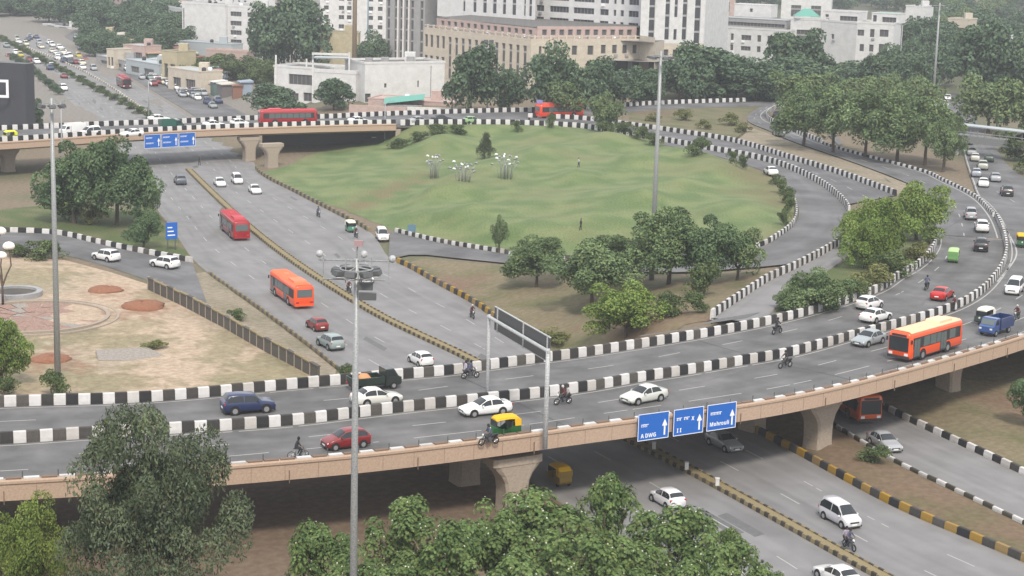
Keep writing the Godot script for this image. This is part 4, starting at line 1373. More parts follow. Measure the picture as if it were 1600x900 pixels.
func make_ground_cover() -> void:
	grass_spots = [[Vector3(-25.34, 0, -184.21), 6.0, 13.0, 1.0], [Vector3(-31.78, 0, -199.69), 3.0, 12.0, 0.8], [Vector3(-45.42, 0, -199.65), 7.5, 5.5, 0.9], [Vector3(-48.3, 0, -181.68), 6.5, 9.0, 0.8], [Vector3(-41.31, 0, -179.79), 8.0, 4.5, 0.9], [Vector3(-63.6, 0, -234.17), 8.0, 9.0, 0.8], [Vector3(-44.63, 0, -227.02), 2.5, 14.0, 0.7], [Vector3(-53.87, 0, -189.46), 4.0, 16.0, 0.9], [Vector3(-43.84, 0, -205.8), 4.0, 5.0, 0.7]]
	soil_spots = [[Vector3(-44.52, 0, -215.31), 4.2, 7.0], [Vector3(-50.92, 0, -225.34), 3.4, 6.0], [Vector3(-49.28, 0, -189.41), 3.6, 6.5], [Vector3(-45.62, 0, -186.95), 3.0, 3.0]]
	cover("sandy_ground", [Vector3(-76.2, 0, -248.25), Vector3(-69.27, 0, -248.8), Vector3(-61.72, 0, -246.97), Vector3(-53.31, 0, -238.78), Vector3(-46.15, 0, -230.56), Vector3(-33.54, 0, -208.45), Vector3(-21.29, 0, -186.59), Vector3(-18.68, 0, -182.24), Vector3(-22.69, 0, -171.75), Vector3(-50.94, 0, -164.27)], "sand", 0.05, M.earth, "structure", 4)
	cover("lawn", [Vector3(-47.55, 0.1, -339.54), Vector3(-44.4, 0.2, -344.9), Vector3(-39.27, 0.8, -364.9), Vector3(-31.16, 2, -383.25), Vector3(-25.06, 3.2, -382.46), Vector3(-14.15, 4.4, -377.96), Vector3(-0.89, 5.2, -378.78), Vector3(16.05, 5.8, -370.38), Vector3(27.59, 6.1, -350.68), Vector3(34.64, 6.2, -334.52), Vector3(39.91, 6.3, -319.45), Vector3(42.85, 6.3, -305.15), Vector3(42.96, 6.35, -284.85), Vector3(41.82, 6.35, -269.55), Vector3(39.36, 6.3, -255.83), Vector3(35.47, 6.2, -244.49), Vector3(32.51, 5.9, -238.24), Vector3(26.85, 5, -237.12), Vector3(16.94, 3.6, -239.54), Vector3(4.3, 2, -248.36), Vector3(-4.29, 1.1, -258.71), Vector3(-11.62, 0.5, -268.08), Vector3(-18.83, 0.1, -278.58), Vector3(-25.1, 0.1, -291.39), Vector3(-38.47, 0.1, -316.21)], "lawn", 0.05, M.turf, "structure", 2)
	cover("dry_ground", [Vector3(-16.84, 0.2, -250.1), Vector3(-12.73, 0.3, -253.14), Vector3(-0.08, 1.3, -243.77), Vector3(6.26, 2.1, -236.31), Vector3(16.25, 3.5, -228.67), Vector3(22.8, 4.4, -224.92), Vector3(29.54, 5.2, -224.68), Vector3(33.63, 6, -221.05), Vector3(30.17, 6.3, -212.86), Vector3(21.1, 6.3, -190.55), Vector3(16.49, 4.6, -190.08), Vector3(11.18, 3, -191.83), Vector3(4.44, 0.5, -197.12), Vector3(-2.28, 0.2, -219.45), Vector3(-9.26, 0.2, -235.52), Vector3(-14.25, 0.2, -248.54)], "dry", 0.05, M.earth)
	cover("verge", [Vector3(-47.32, 0, -236.48), Vector3(-45.51, 0, -236.74), Vector3(-41.32, 0, -240.96), Vector3(-31.19, 0, -218.16), Vector3(-21.73, 0, -196.49), Vector3(-15.88, 0, -182.55), Vector3(-18.49, 0, -182.26), Vector3(-27.19, 0, -200.24), Vector3(-36.42, 0, -216.73)], "verge", 0.08, M.earth)
	cover("dry_grass", [Vector3(-82.88, 0, -270.46), Vector3(-75.06, 0, -269.98), Vector3(-67.58, 0, -268.88), Vector3(-59.88, 0, -262.24), Vector3(-51.44, 0, -255.05), Vector3(-44.47, 0, -249.05), Vector3(-51.53, 0, -271.48), Vector3(-61.17, 0, -302.23), Vector3(-61.93, 0, -289.64), Vector3(-71.69, 0, -296.08), Vector3(-78.49, 0, -290.09), Vector3(-86.4, 0, -282.15)], "grass", 0.07, M.turf, "stuff")
	cover("bare_ground", [Vector3(25.45, 0, -165.22), Vector3(31.03, 0, -172.96), Vector3(34.92, 0, -159.47), Vector3(38.87, 0, -150.35), Vector3(42.23, 0, -142.47), Vector3(45.93, 0, -134.23), Vector3(43.58, 0, -126.67), Vector3(39.96, 0, -134.05), Vector3(32.71, 0, -147)], "dirt", 0.08, M.earth)
	cover("bare_ground", [Vector3(39.35, 0, -176.91), Vector3(48.08, 0, -189.5), Vector3(61.35, 0, -188.19), Vector3(50.27, 0, -148.17), Vector3(46.3, 0, -157.55), Vector3(42.76, 0, -166.89)], "dry", 0.08, M.earth)
	cover("bare_ground", [Vector3(60.18, 6.4, -284.92), Vector3(65.24, 6.4, -298.03), Vector3(61.49, 6.4, -320.54), Vector3(57.5, 6.4, -339.8), Vector3(53.8, 6.4, -357.3), Vector3(48.86, 6.4, -383.72), Vector3(44, 6.4, -364.89), Vector3(50.42, 6.4, -329.79), Vector3(56.18, 6.4, -309.46)], "verge", 0.06, M.earth)
	cover("dry_grass", [Vector3(24.08, 6.2, -385.65), Vector3(33.29, 6.2, -374.48), Vector3(43.44, 6.2, -359.86), Vector3(47.62, 6.2, -375.57), Vector3(49.44, 6.2, -399.84), Vector3(55.25, 6.2, -423.9), Vector3(37.28, 6.2, -422.01), Vector3(24.94, 6.2, -412.82)], "dry", 0.06, M.turf, "stuff")
	cover("bare_ground", [Vector3(34.74, 6.4, -211.02), Vector3(40.45, 6.4, -223.34), Vector3(46.08, 6.4, -238.97), Vector3(48.93, 6.4, -264.96), Vector3(59.97, 6.4, -284.88), Vector3(64.44, 6.4, -282.3), Vector3(60.55, 6.4, -261.05), Vector3(57.65, 6.4, -247.91), Vector3(53.15, 6.4, -232.41), Vector3(46.26, 6.4, -216.62), Vector3(42.34, 6.4, -208.23), Vector3(35.91, 6.4, -198.68), Vector3(29.06, 6.4, -190.46), Vector3(26.73, 6.4, -188.26), Vector3(30.34, 6.4, -200.05)], "grass", 0.06, M.turf)
	for q in [[Vector3(-44.74, 0, -216.4), 1.9, 0.8], [Vector3(-51.33, 0, -226.1), 1.6, 0.5], [Vector3(-48.95, 0, -189.45), 1.5, 0.5]]:     # heaps of red soil on the sand
		var rings := []
		for i in 6:
			var ring := []
			for k in 14:
				var a := TAU * k / 14
				var r: float = q[1] * cos(i / 5.0 * PI / 2) * (1.0 + 0.12 * sin(k * 2.0 * TAU / 14 + q[1]) + rng.randf_range(-0.13, 0.13))
				ring.append(Vector3(cos(a) * r * 1.25, q[2] * sin(i / 5.0 * PI / 2) * (1.0 + rng.randf_range(-0.18, 0.18)) - 0.05, sin(a) * r * 1.6))
			rings.append(ring)
		var b := Bag.new()
		b.loft(rings, true, false)
		var o := part(self, "heap_of_red_soil", b.commit(true), M.red_soil, at(grounded(q[0]) + Vector3(0, 0.05, 0)))
		tag(o, {1.9: "largest heap of red soil, beside the paved circle towards the lower road", 1.6: "low heap of red soil behind the paved circle", 1.5: "small heap of red soil at the foot of the tall mast on the sandy ground"}[q[1]], "soil heap", "heaps of red soil on the sandy ground")

# ---------------------------------------------------------------- flyovers
func deck_slab(a: Array, b: Array, low_a: float, low_b: float, inset_a: float, inset_b: float) -> ArrayMesh:
	var bag := Bag.new()
	var rings := []
	var n := 90
	for i in n + 1:
		var p := on_path(a, float(i) / n)
		var q := on_path(b, float(i) / n)
		var d := (q - p).normalized()
		var y := Vector3.UP
		rings.append([p - y * 0.06, q - y * 0.06, q - y * low_b, q - d * inset_b - y * 1.3, q - d * (inset_b + 1.4) - y * 1.9, p + d * (inset_a + 1.4) - y * 1.9, p + d * inset_a - y * 1.3, p - y * low_a])
	bag.loft(rings)
	return bag.commit()

func fascia(path: Array, side: float, top: float, low: float, thick: float) -> ArrayMesh:
	var bag := Bag.new()
	var rings := []
	var out := shifted(path, side * thick)
	for i in path.size():
		var y := Vector3.UP
		rings.append([path[i] + y * top, out[i] + y * top, out[i] + y * (top - 0.12) + (out[i] - path[i]) * 0.25, out[i] + y * (top - 0.3) + (out[i] - path[i]) * 0.25, out[i] + y * (top - 0.34), out[i] - y * low, path[i] - y * low])
	bag.loft(rings)
	return bag.commit()

func pier(o: Node3D, p: Vector3, d: Vector3, wide: float, top: float) -> void:      # hammerhead pier: a tapered stem that flares to a cap across the deck
	var base := ground_at(p.x, p.z) - 0.3
	var b := Bag.new()
	var rings := []
	for s in [[base, 1.15, 1.05], [base + 0.9, 1.05, 1.0], [top - 2.9, 1.05, 1.0], [top - 2.1, 1.15, 1.0], [top - 1.5, 1.45, 1.0], [top - 1.0, 1.9, 1.0], [top - 0.68, wide * 0.5 - 0.15, 1.0], [top - 0.64, wide * 0.5, 1.05], [top, wide * 0.5, 1.0]]:
		var ring := []
		for c in [[-1, -0.8], [-0.8, -1], [0.8, -1], [1, -0.8], [1, 0.8], [0.8, 1], [-0.8, 1], [-1, 0.8]]:
			ring.append(Vector3(c[0] * s[1], s[0], c[1] * s[2]))
		rings.append(ring)
	b.loft(rings)
	part(o, "pier", b.commit(), M.concrete, at(Vector3(p.x, 0, p.z), along(d) ))

func make_flyovers() -> void:
	var edge: Array = paths.edge
	var b1: Array = paths.b1
	var t := thing("near_flyover", "long curved concrete flyover with a beige edge crossing the whole foreground", "flyover", Vector3.ZERO)
	part(t, "deck", deck_slab(shifted(b1, -0.4), shifted(edge, 0.35), 0.7, 0.9, 0.6, 2.2), M.concrete)
	part(t, "parapet", fascia(edge, 1.0, 0.42, 1.15, 0.38), M.fascia)
	part(t, "parapet", fascia(b1, -1.0, 0.05, 1.0, 0.55), M.concrete)
	var cope := bag_box(Vector3(-0.2, 0, -0.55), Vector3(0.2, 0.11, 0.55))
	var cps := evenly(shifted(edge, 0.18, 0.415), 1.25)
	for i in cps.size() - 1:
		var m: Vector3 = (cps[i] + cps[i + 1]) * 0.5
		if m.x > -48 and m.x < 60:
			part(t, "coping_block", cope, worn(M.kerb_white) if i % 2 == 0 and i % 17 < 15 else M.kerb_pink, at(m, along(cps[i + 1] - cps[i])))
	var lines := Bag.new()
	var outer := evenly(shifted(edge, 0.385), 2.6)
	for i in outer.size():
		if outer[i].x > -48 and outer[i].x < 60:
			var d := tangent_near(edge, outer[i])
			var r2 := Vector3(-d.z, 0, d.x)
			lines.xf = Transform3D(Basis(d, Vector3.UP, r2), outer[i])
			lines.box(Vector3(-0.012, -1.14, -0.02), Vector3(0.012, 0.07, 0.004))
			if i % 4 == 1:
				lines.box(Vector3(0.3, -1.4, -0.02), Vector3(0.36, -0.4, 0.06))
	part(t, "joints_and_drain_pipes", lines.commit(), M.kerb_pink).set_meta("kind", "stuff")
	var rail := Bag.new()
	for i in cps.size():
		if i % 2 == 0 and cps[i].x > -48 and cps[i].x < 60:
			rail.box(cps[i] + Vector3(-0.035, 0.1, -0.035), cps[i] + Vector3(0.035, 0.55, 0.035))
	part(t, "railing_posts", rail.commit(), M.steel_dark).set_meta("kind", "stuff")
	for q in [[Vector3(0.75, 0, -142.25), 0.30], [Vector3(29.11, 0, -163.02), 0.0], [Vector3(45.84, 0, -183.36), 0.0]]:
		var dir := tangent_near(edge, q[0])
		var r := Vector3(-dir.z, 0, dir.x)
		pier(t, q[0] - r * 0.6, r, 4.6, 4.7)
		pier(t, q[0] - r * 8.5, r, 5.0, 4.7)
		pier(t, q[0] - r * 16.5, r, 5.0, 4.7)
	var far := thing("far_flyover", "farther flyover with a beige edge, carrying buses past the green lawn", "flyover", Vector3.ZERO)
	var low: Array = paths.far_low
	var k := 0
	while low[k].x < -24.0:
		k += 1
	var kt := 0
	while paths.far_top[kt].x < -22.0:
		kt += 1
	part(far, "deck", deck_slab(shifted(paths.far_top.slice(0, kt), -0.3), shifted(low.slice(0, k), 0.3), 0.7, 0.9, 0.6, 2.2), M.concrete)
	part(far, "parapet", fascia(low.slice(0, k), 1.0, 0.12, 1.25, 0.35), M.fascia)
	for q in [Vector3(-46.5, 0, -345.99), Vector3(-92.72, 0, -331.18)]:
		var dir := tangent_near(low, q)
		var r := Vector3(-dir.z, 0, dir.x)
		pier(far, q, r, 4.4, 4.7)
		pier(far, q - r * 11.0, r, 4.4, 4.7)
	var ab := Bag.new()      # abutment wall under the end of the deck
	var e0: Vector3 = low[k - 1]
	var e1: Vector3 = paths.far_top[kt - 1]
	ab.loft([[e0 + Vector3(0, -1, 0), e0 + Vector3(0, -7, 0), e0 + Vector3(1, -7, 0), e0 + Vector3(1, -1, 0)], [e1 + Vector3(0, -1, 0), e1 + Vector3(0, -7, 0), e1 + Vector3(1, -7, 0), e1 + Vector3(1, -1, 0)]])
	part(far, "abutment", ab.commit(), M.concrete)
	var rw := Bag.new()
	var back: Array = between_x(paths.far_top, -52.0, -21.0)
	var rings := []
	for p in back:
		rings.append([p + Vector3(0, -0.9, 0.3), p + Vector3(0, -8, 0.3), p + Vector3(0, -8, 1.2), p + Vector3(0, -0.9, 1.2)])
	rw.loft(rings)
	part(far, "retaining_wall", rw.commit(), M.old_wall)

# ---------------------------------------------------------------- kerbs and barriers made of painted blocks
func block_mesh(long: float, wide: float, high: float) -> ArrayMesh:
	var key := "block_%.2f_%.2f_%.2f" % [long, wide, high]
	if not shapes.has(key):
		var b := Bag.new()
		var rings := []
		for s in [[-long * 0.5, 0.02], [-long * 0.5 + 0.02, 0.0], [long * 0.5 - 0.02, 0.0], [long * 0.5, 0.02]]:
			var w: float = wide * 0.5 - s[1]
			var h: float = high - s[1]
			rings.append([Vector3(-w, -0.25, s[0]), Vector3(-w, high * 0.3, s[0]), Vector3(-w * 0.72, h * 0.94, s[0]), Vector3(-w * 0.58, h, s[0]), Vector3(w * 0.58, h, s[0]), Vector3(w * 0.72, h * 0.94, s[0]), Vector3(w, high * 0.3, s[0]), Vector3(w, -0.25, s[0])])
		b.loft(rings)
		shapes[key] = b.commit()
	return shapes[key]

func worn(m: StandardMaterial3D) -> StandardMaterial3D:      # fresh, faded or grimy paint
	var k: int = [0, 0, 1, 1, 2, 3][rng.randi() % 6]
	if k == 0:
		return m
	var key := "%s_worn_%d" % [m.resource_name, k]
	if not M.has(key):
		var c := m.duplicate() as StandardMaterial3D
		c.resource_name = key
		var base := m.albedo_color.srgb_to_linear()
		var dust := Color(0.42, 0.37, 0.31)
		c.albedo_color = (base.lerp(dust, [0.0, 0.08, 0.16, 0.28][k]) if base.v < 0.2 else base.lerp(dust, [0.0, 0.12, 0.26, 0.45][k])).linear_to_srgb()
		M[key] = c
	return M[key]

func barrier(called: String, label: String, category: String, path: Array, long: float, wide: float, high: float, mats: Array, lift := 0.0) -> void:
	var t := thing(called, label, category, Vector3.ZERO)
	var even := evenly(path, long)
	var each: float = even[0].distance_to(even[1])
	var mesh := block_mesh(long - 0.025, wide, high)
	var far := [SurfaceTool.new(), SurfaceTool.new()]
	var used := [false, false]
	for s in far:
		s.begin(Mesh.PRIMITIVE_TRIANGLES)
	for i in even.size() - 1:
		var m: Vector3 = (even[i] + even[i + 1]) * 0.5 + Vector3(0, lift, 0)
		var d: Vector3 = even[i + 1] - even[i]
		var yaw := along(d) + rng.randf_range(-0.03, 0.03)
		var pitch := atan2(d.y, Vector2(d.x, d.z).length())
		var xf := Transform3D(Basis(Vector3.UP, yaw) * Basis(Vector3.RIGHT, pitch), m + Vector3(0, rng.randf_range(-0.03, 0.03), 0))
		if each * 2855.0 / Vector2(m.x, m.z).length() >= 9.5:
			part(t, "kerb_block", mesh, worn(mats[i % 2]), xf)
		else:
			far[i % 2].append_from(mesh, 0, xf)
			used[i % 2] = true
	for k in 2:
		if used[k]:
			part(t, "distant_blocks", far[k].commit(), mats[k]).set_meta("kind", "stuff")

func between_x(path: Array, a: float, b: float) -> Array:
	var out := []
	for p in path:
		if p.x >= a and p.x <= b:
			out.append(p)
	return out

func make_barriers() -> void:
	var bw := [M.kerb_white, M.kerb_black]
	barrier("roadside_barrier", "black and white block barrier along the far side of the near flyover", "barrier", from_x(paths.b1, -48.0), 1.0, 0.45, 0.9, bw)
	var nb: int = paths.b1.size() + 14
	barrier("median_barrier", "black and white median barrier between the two carriageways of the near flyover", "barrier", from_x(paths.b2.slice(0, nb + 20), -48.0), 1.0, 0.45, 0.9, bw)
	barrier("curve_barrier", "black and white barrier in the median of the sharp bend at the right", "barrier", shifted(paths.b2.slice(nb + 20, paths.b2.size() - 130), -0.2), 1.0, 0.4, 0.5, bw)
	barrier("tree_side_barrier", "black and white barrier below the row of trees beside the curving road", "barrier", shifted(paths.b2.slice(paths.b2.size() - 129, paths.b2.size() - 30), 0.4), 1.0, 0.4, 0.8, bw)
	var low: Array = paths.far_low
	var split := 0
	while split < low.size() - 1 and not (low[split].x < 50.0 and low[split].z > -262.0):
		split += 1
	var turn := 0
	while low[turn].x < -24.0:
		turn += 1
	barrier("flyover_barrier", "black and white barrier along the near edge of the far flyover", "barrier", from_x(low.slice(0, turn), -104.0), 1.0, 0.4, 0.95, bw)
	barrier("ring_barrier", "black and white barrier curving between the ring road and the ramp round the lawn", "barrier", low.slice(turn, split - 5), 1.0, 0.4, 0.9, bw)
	barrier("island_barrier", "black and white barrier along the upper edge of the tree island", "barrier", low.slice(split + 12), 1.0, 0.4, 0.9, bw)
	barrier("flyover_barrier", "black and white barrier on the far side of the far flyover, behind the buses", "barrier", shifted(from_x(paths.far_top, -104.0).slice(0, 190), 0.2), 1.0, 0.4, 0.95, bw)
	barrier("ring_barrier", "black and white barrier between the ring road and the bare strip of ground", "barrier", paths.ring_mid, 1.0, 0.4, 0.9, bw)
	var ri: Array = paths.ramp_in
	var white_end := 0
	while white_end < ri.size() - 1 and not (ri[white_end].z > -275.0 and ri[white_end].x < -17.5):
		white_end += 1
	barrier("lawn_kerb", "black and white kerb round the right and lower edge of the lawn", "kerb", shifted(ri.slice(70, white_end), 0.3), 1.0, 0.35, 0.6, bw)
	var yb := [M.kerb_yellow, M.kerb_black]
	var db := [M.kerb_dusty, M.kerb_sooty]
	var lr: Array = paths.low_right
	barrier("lawn_kerb", "dusty yellow and black kerb between the lower road and the lawn", "kerb", from_z(lr, -345.0, -276.0), 1.2, 0.45, 0.6, db)
	barrier("island_kerb", "yellow and black kerb along the lower road beside the tree island", "kerb", from_z(lr, -252.0, -212.0), 1.3, 0.5, 0.7, yb)
	barrier("roadside_kerb", "bold yellow and black kerb of the lower road in front of the near flyover", "kerb", from_z(lr, -172.0, -104.0), 1.4, 0.45, 0.65, yb)
	for s in [-1.0, 1.0]:
		barrier("median_kerb", "dusty yellow and black kerb on the %s side of the lower road's median" % ("left" if s < 0 else "right"), "kerb", from_z(shifted(paths.median, s * 0.5), -340.0, -104.0), 0.62, 0.24, 0.36, db)
	var fill := Bag.new()
	var ml := from_z(shifted(paths.median, -0.4, 0.26), -341.0, -103.0)
	var mr := from_z(shifted(paths.median, 0.4, 0.26), -341.0, -103.0)
	for i in mini(ml.size(), mr.size()) - 1:
		fill.quad(ml[i], mr[i], mr[i + 1], ml[i + 1])
	struct("median_ground", fill.commit(), M.kerb_dusty)
	barrier("service_kerb", "low white and grey kerb between the bare median and the service road", "kerb", paths.service_near, 1.3, 0.3, 0.2, [M.kerb_white, M.kerb_sooty])
	barrier("service_barrier", "black and white kerb on the far side of the service road at the lower right", "kerb", paths.service_far, 1.35, 0.45, 0.6, bw)
	barrier("slip_kerb", "black and white kerb above the slip road at the left", "kerb", paths.slip_top, 1.2, 0.45, 0.75, bw)
	barrier("verge_kerb", "dusty broken kerb between the verge of the old wall and the lower road", "kerb", from_z(paths.low_left, -240.0, -188.0), 1.0, 0.3, 0.3, [M.kerb_dusty, M.old_wall])
	barrier("green_median_kerb", "pale kerb along the planted median of the lower road beyond the far flyover", "kerb", from_z(shifted(paths.median, -2.2), -640.0, -395.0), 2.0, 0.4, 0.5, [M.kerb_dusty, M.kerb_white])

func from_z(path: Array, a: float, b: float) -> Array:
	var out := []
	for p in path:
		if p.z >= a and p.z <= b:
			out.append(p)
	return out

# ---------------------------------------------------------------- trees
# kind: [clumps, leaves, leaf length, leaf width, clump radius, dark colour, light colour, share of the height that is crown, flowers, rosettes]
func tree_kind(kind: String) -> Array:
	return {
		"neem": [64, 16000, 0.30, 0.17, 1.05, Color(0.089, 0.134, 0.065), Color(0.199, 0.270, 0.131), 0.84, 0.0, false],
		"bright": [50, 14000, 0.29, 0.16, 1.15, Color(0.123, 0.185, 0.049), Color(0.237, 0.319, 0.097), 0.97, 0.0, false],
		"ficus": [52, 14000, 0.30, 0.17, 1.1, Color(0.067, 0.113, 0.060), Color(0.152, 0.222, 0.111), 0.86, 0.0, false],
		"grey": [120, 60000, 0.17, 0.065, 0.85, Color(0.052, 0.073, 0.044), Color(0.145, 0.178, 0.108), 0.93, 0.0, false],
		"leafy": [60, 22000, 0.22, 0.10, 0.95, Color(0.085, 0.13, 0.035), Color(0.2, 0.255, 0.07), 0.95, 0.0, false],
		"plumeria": [60, 5200, 0.19, 0.062, 0.95, Color(0.075, 0.125, 0.048), Color(0.185, 0.255, 0.1), 0.62, 0.012, true],
		"sparse": [26, 2600, 0.34, 0.16, 0.8, Color(0.1, 0.13, 0.085), Color(0.2, 0.235, 0.17), 0.82, 0.1, false],
		"far": [44, 7000, 0.48, 0.28, 1.3, Color(0.067, 0.108, 0.067), Color(0.144, 0.209, 0.127), 0.93, 0.0, false],
		"olive": [44, 7000, 0.42, 0.24, 1.25, Color(0.105, 0.146, 0.070), Color(0.194, 0.257, 0.124), 0.92, 0.0, false],
		"conifer": [44, 6000, 0.36, 0.14, 1.2, Color(0.05, 0.066, 0.038), Color(0.1, 0.12, 0.066), 0.95, 0.0, false],
		"shrub": [26, 2600, 0.6, 0.3, 1.5, Color(0.066, 0.1, 0.046), Color(0.14, 0.182, 0.078), 1.0, 0.0, false],
		"pale_shrub": [26, 2600, 0.6, 0.3, 1.5, Color(0.125, 0.14, 0.055), Color(0.22, 0.23, 0.1), 1.0, 0.0, false],
	}[kind]

func crown_mesh(kind: String, variant: int) -> ArrayMesh:
	var key := "crown_%s_%d" % [kind, variant]
	if shapes.has(key):
		return shapes[key]
	var k := tree_kind(kind)
	var r := RandomNumberGenerator.new()
	r.seed = hash(key) & 0xFFFF
	var v := PackedVector3Array()
	var nn := PackedVector3Array()
	var c := PackedColorArray()
	var ids := PackedInt32Array()
	var centers := []
	var lobes := []
	var round_crown := kind in ["shrub", "pale_shrub", "plumeria", "grey", "leafy"]
	for i in (5 if round_crown else 8):      # a few big boughs give the outline its lumps
		var a := TAU * (i + r.randf() * 0.8) / (5 if round_crown else 8)
		var far := r.randf_range(0.25, 0.55) if i % 3 else r.randf_range(0.0, 0.25)
		lobes.append([Vector3(cos(a) * far * 4.0, r.randf_range(1.5, 3.9) + (1.0 if i % 3 == 0 else 0.0), sin(a) * far * 4.0), r.randf_range(1.5, 2.3) if not round_crown else r.randf_range(1.9, 2.6)])
	for i in k[0]:
		var lobe: Array = lobes[i % lobes.size()]
		var d := Vector3(r.randfn(), r.randfn() * 0.9 + 0.15, r.randfn()).normalized()
		var p: Vector3 = lobe[0] + d * lobe[1] * (r.randf_range(0.72, 1.0) if i % 5 else r.randf_range(0.2, 0.6)) * Vector3(1, 0.85, 1)
		if kind == "conifer":
			var a := r.randf() * TAU
			var t := r.randf()
			p = Vector3(cos(a) * (1.0 - t) * 3.2, t * 5.6, sin(a) * (1.0 - t) * 3.2)
		centers.append([p, k[4] * r.randf_range(0.6, 1.15), r.randf_range(0.0, 1.0), r.randf_range(0.86, 1.14)])
	var lo := Vector3.ONE * 1e9
	var hi := -lo
	for c0 in centers:
		lo = lo.min(c0[0] - Vector3.ONE * c0[1] * 0.8)
		hi = hi.max(c0[0] + Vector3.ONE * c0[1] * 0.8)
	for c0 in centers:      # to a crown 7.6 m wide and 6 m high
		c0[0] = (c0[0] - Vector3((lo.x + hi.x) * 0.5, lo.y, (lo.z + hi.z) * 0.5)) * Vector3(7.6 / (hi.x - lo.x), 6.0 / (hi.y - lo.y), 7.6 / (hi.z - lo.z))
	var up := Vector3.UP
	for i in k[1]:
		var cl: Array = centers[i % centers.size()]
		var d := Vector3(r.randfn(), r.randfn(), r.randfn()).normalized()
		if d.y < -0.3 and r.randf() < 0.6:
			d.y = -d.y
		var p: Vector3 = cl[0] + d * Vector3(1, 0.78, 1) * cl[1] * (0.55 + 0.5 * sqrt(r.randf()))
		if p.y < 0.02:
			p.y = r.randf() * 0.4
		var tone := clampf(cl[2] * 0.65 + r.randf() * 0.35, 0, 1)
		var col: Color = (k[5] as Color).lerp(k[6], tone) * r.randf_range(0.82, 1.18) * cl[3]
		col = Color(col.r * r.randf_range(0.9, 1.12), col.g, col.b * r.randf_range(0.85, 1.12))
		var count := 9 if k[9] else 1
		var spin := r.randf() * TAU
		var out := (d + up * 0.55).normalized()
		for e in count:
			var n := (d * 0.5 + up * 0.45 + Vector3(r.randfn(), r.randfn(), r.randfn()) * 0.55).normalized()
			var t := n.cross(Vector3(r.randfn(), r.randfn(), r.randfn())).normalized()
			var l: float = k[2] * r.randf_range(0.7, 1.25)
			var w: float = k[3] * r.randf_range(0.8, 1.2) * 0.5
			var q := p
			var tint := col * r.randf_range(0.85, 1.15)
			if k[9]:
				var s1 := out.cross(Vector3.RIGHT).normalized()
				var s2 := out.cross(s1)
				t = (s1 * cos(spin + TAU * e / 9) + s2 * sin(spin + TAU * e / 9) + out * 0.35).normalized()
				n = (out - t * out.dot(t)).normalized()
				q = p + t * l * 0.5
				if e >= 7 and r.randf() < k[8]:
					l = 0.17
					w = 0.08
					q = p + out * 0.12 + t * 0.08
					n = out
					tint = Color(0.52, 0.52, 0.40)
			elif k[8] > 0.0 and d.y > 0.3 and r.randf() < k[8]:
				tint = Color(0.55, 0.54, 0.46)
			var b := n.cross(t).normalized()
			var at0 := v.size()
			v.append(q - t * l * 0.5)
			v.append(q + b * w + n * w * 0.25)
			v.append(q + t * l * 0.5)
			v.append(q - b * w + n * w * 0.25)
			for s in 4:
				nn.append(n)
				c.append(tint)
			for s in [0, 1, 2, 0, 2, 3]:
				ids.append(at0 + s)
	var arr := []
	arr.resize(Mesh.ARRAY_MAX)
	arr[Mesh.ARRAY_VERTEX] = v
	arr[Mesh.ARRAY_NORMAL] = nn
	arr[Mesh.ARRAY_COLOR] = c
	arr[Mesh.ARRAY_INDEX] = ids
	var m := ArrayMesh.new()
	m.add_surface_from_arrays(Mesh.PRIMITIVE_TRIANGLES, arr)
	shapes[key] = m
	return m

func trunk_mesh(variant: int) -> ArrayMesh:       # height 1 up to the fork, then boughs that reach into the crown
	var key := "trunk_%d" % variant
	if not shapes.has(key):
		var r := RandomNumberGenerator.new()
		r.seed = 90 + variant
		var b := Bag.new()
		b.tube([Vector3(0, -0.15, 0), Vector3(0, 0.05, 0), Vector3(0.02, 0.5, 0.02), Vector3(0.03, 1.0, 0)], [0.17, 0.115, 0.09, 0.075], 8)
		for i in 5:
			var a := TAU * (i + r.randf() * 0.6) / 5
			var d := Vector3(cos(a), 0, sin(a))
			b.tube([Vector3(0.03, 0.85, 0), d * 0.28 + Vector3(0, 1.25, 0), d * 0.6 + Vector3(0, 1.7 + r.randf() * 0.3, 0), d * 0.8 + Vector3(0, 2.1, 0)], [0.06, 0.045, 0.03, 0.012], 6)
		shapes[key] = b.commit(true)
	return shapes[key]

const ORD := ["first", "second", "third", "fourth", "fifth", "sixth", "seventh", "eighth", "ninth", "tenth", "eleventh", "twelfth"]
var tree_count := 0

func tree(kind: String, p: Vector3, w: float, h: float, label: String, group := "", called := "tree") -> void:
	tree_count += 1
	var g := grounded(p)
	if p.z > -104.0:
		g.y = p.y
	var o := thing(called, label, {"tree": "tree", "shrub": "shrub"}.get(called, "tree"), g, tree_count * 2.399, group)
	var k := tree_kind(kind)
	var ch: float = h * k[7]
	var fork := maxf((h - ch) + ch * 0.18, 0.4)
	if called == "tree":
		var girth := clampf(h * 0.28, 0.8, 3.2)
		part(o, "trunk", trunk_mesh(tree_count % 3), M.bark, Transform3D(Basis.from_scale(Vector3(girth, minf(fork, h * 0.36), girth)), Vector3.ZERO))
	var crown := part(o, "crown" if called == "tree" else "foliage", crown_mesh(kind, tree_count % (1 if kind in ["grey", "leafy"] else 3)), M.leaf, Transform3D(Basis.from_scale(Vector3(w / 7.6, ch / 6.0, w / 7.6)), Vector3(0, h - ch, 0)))

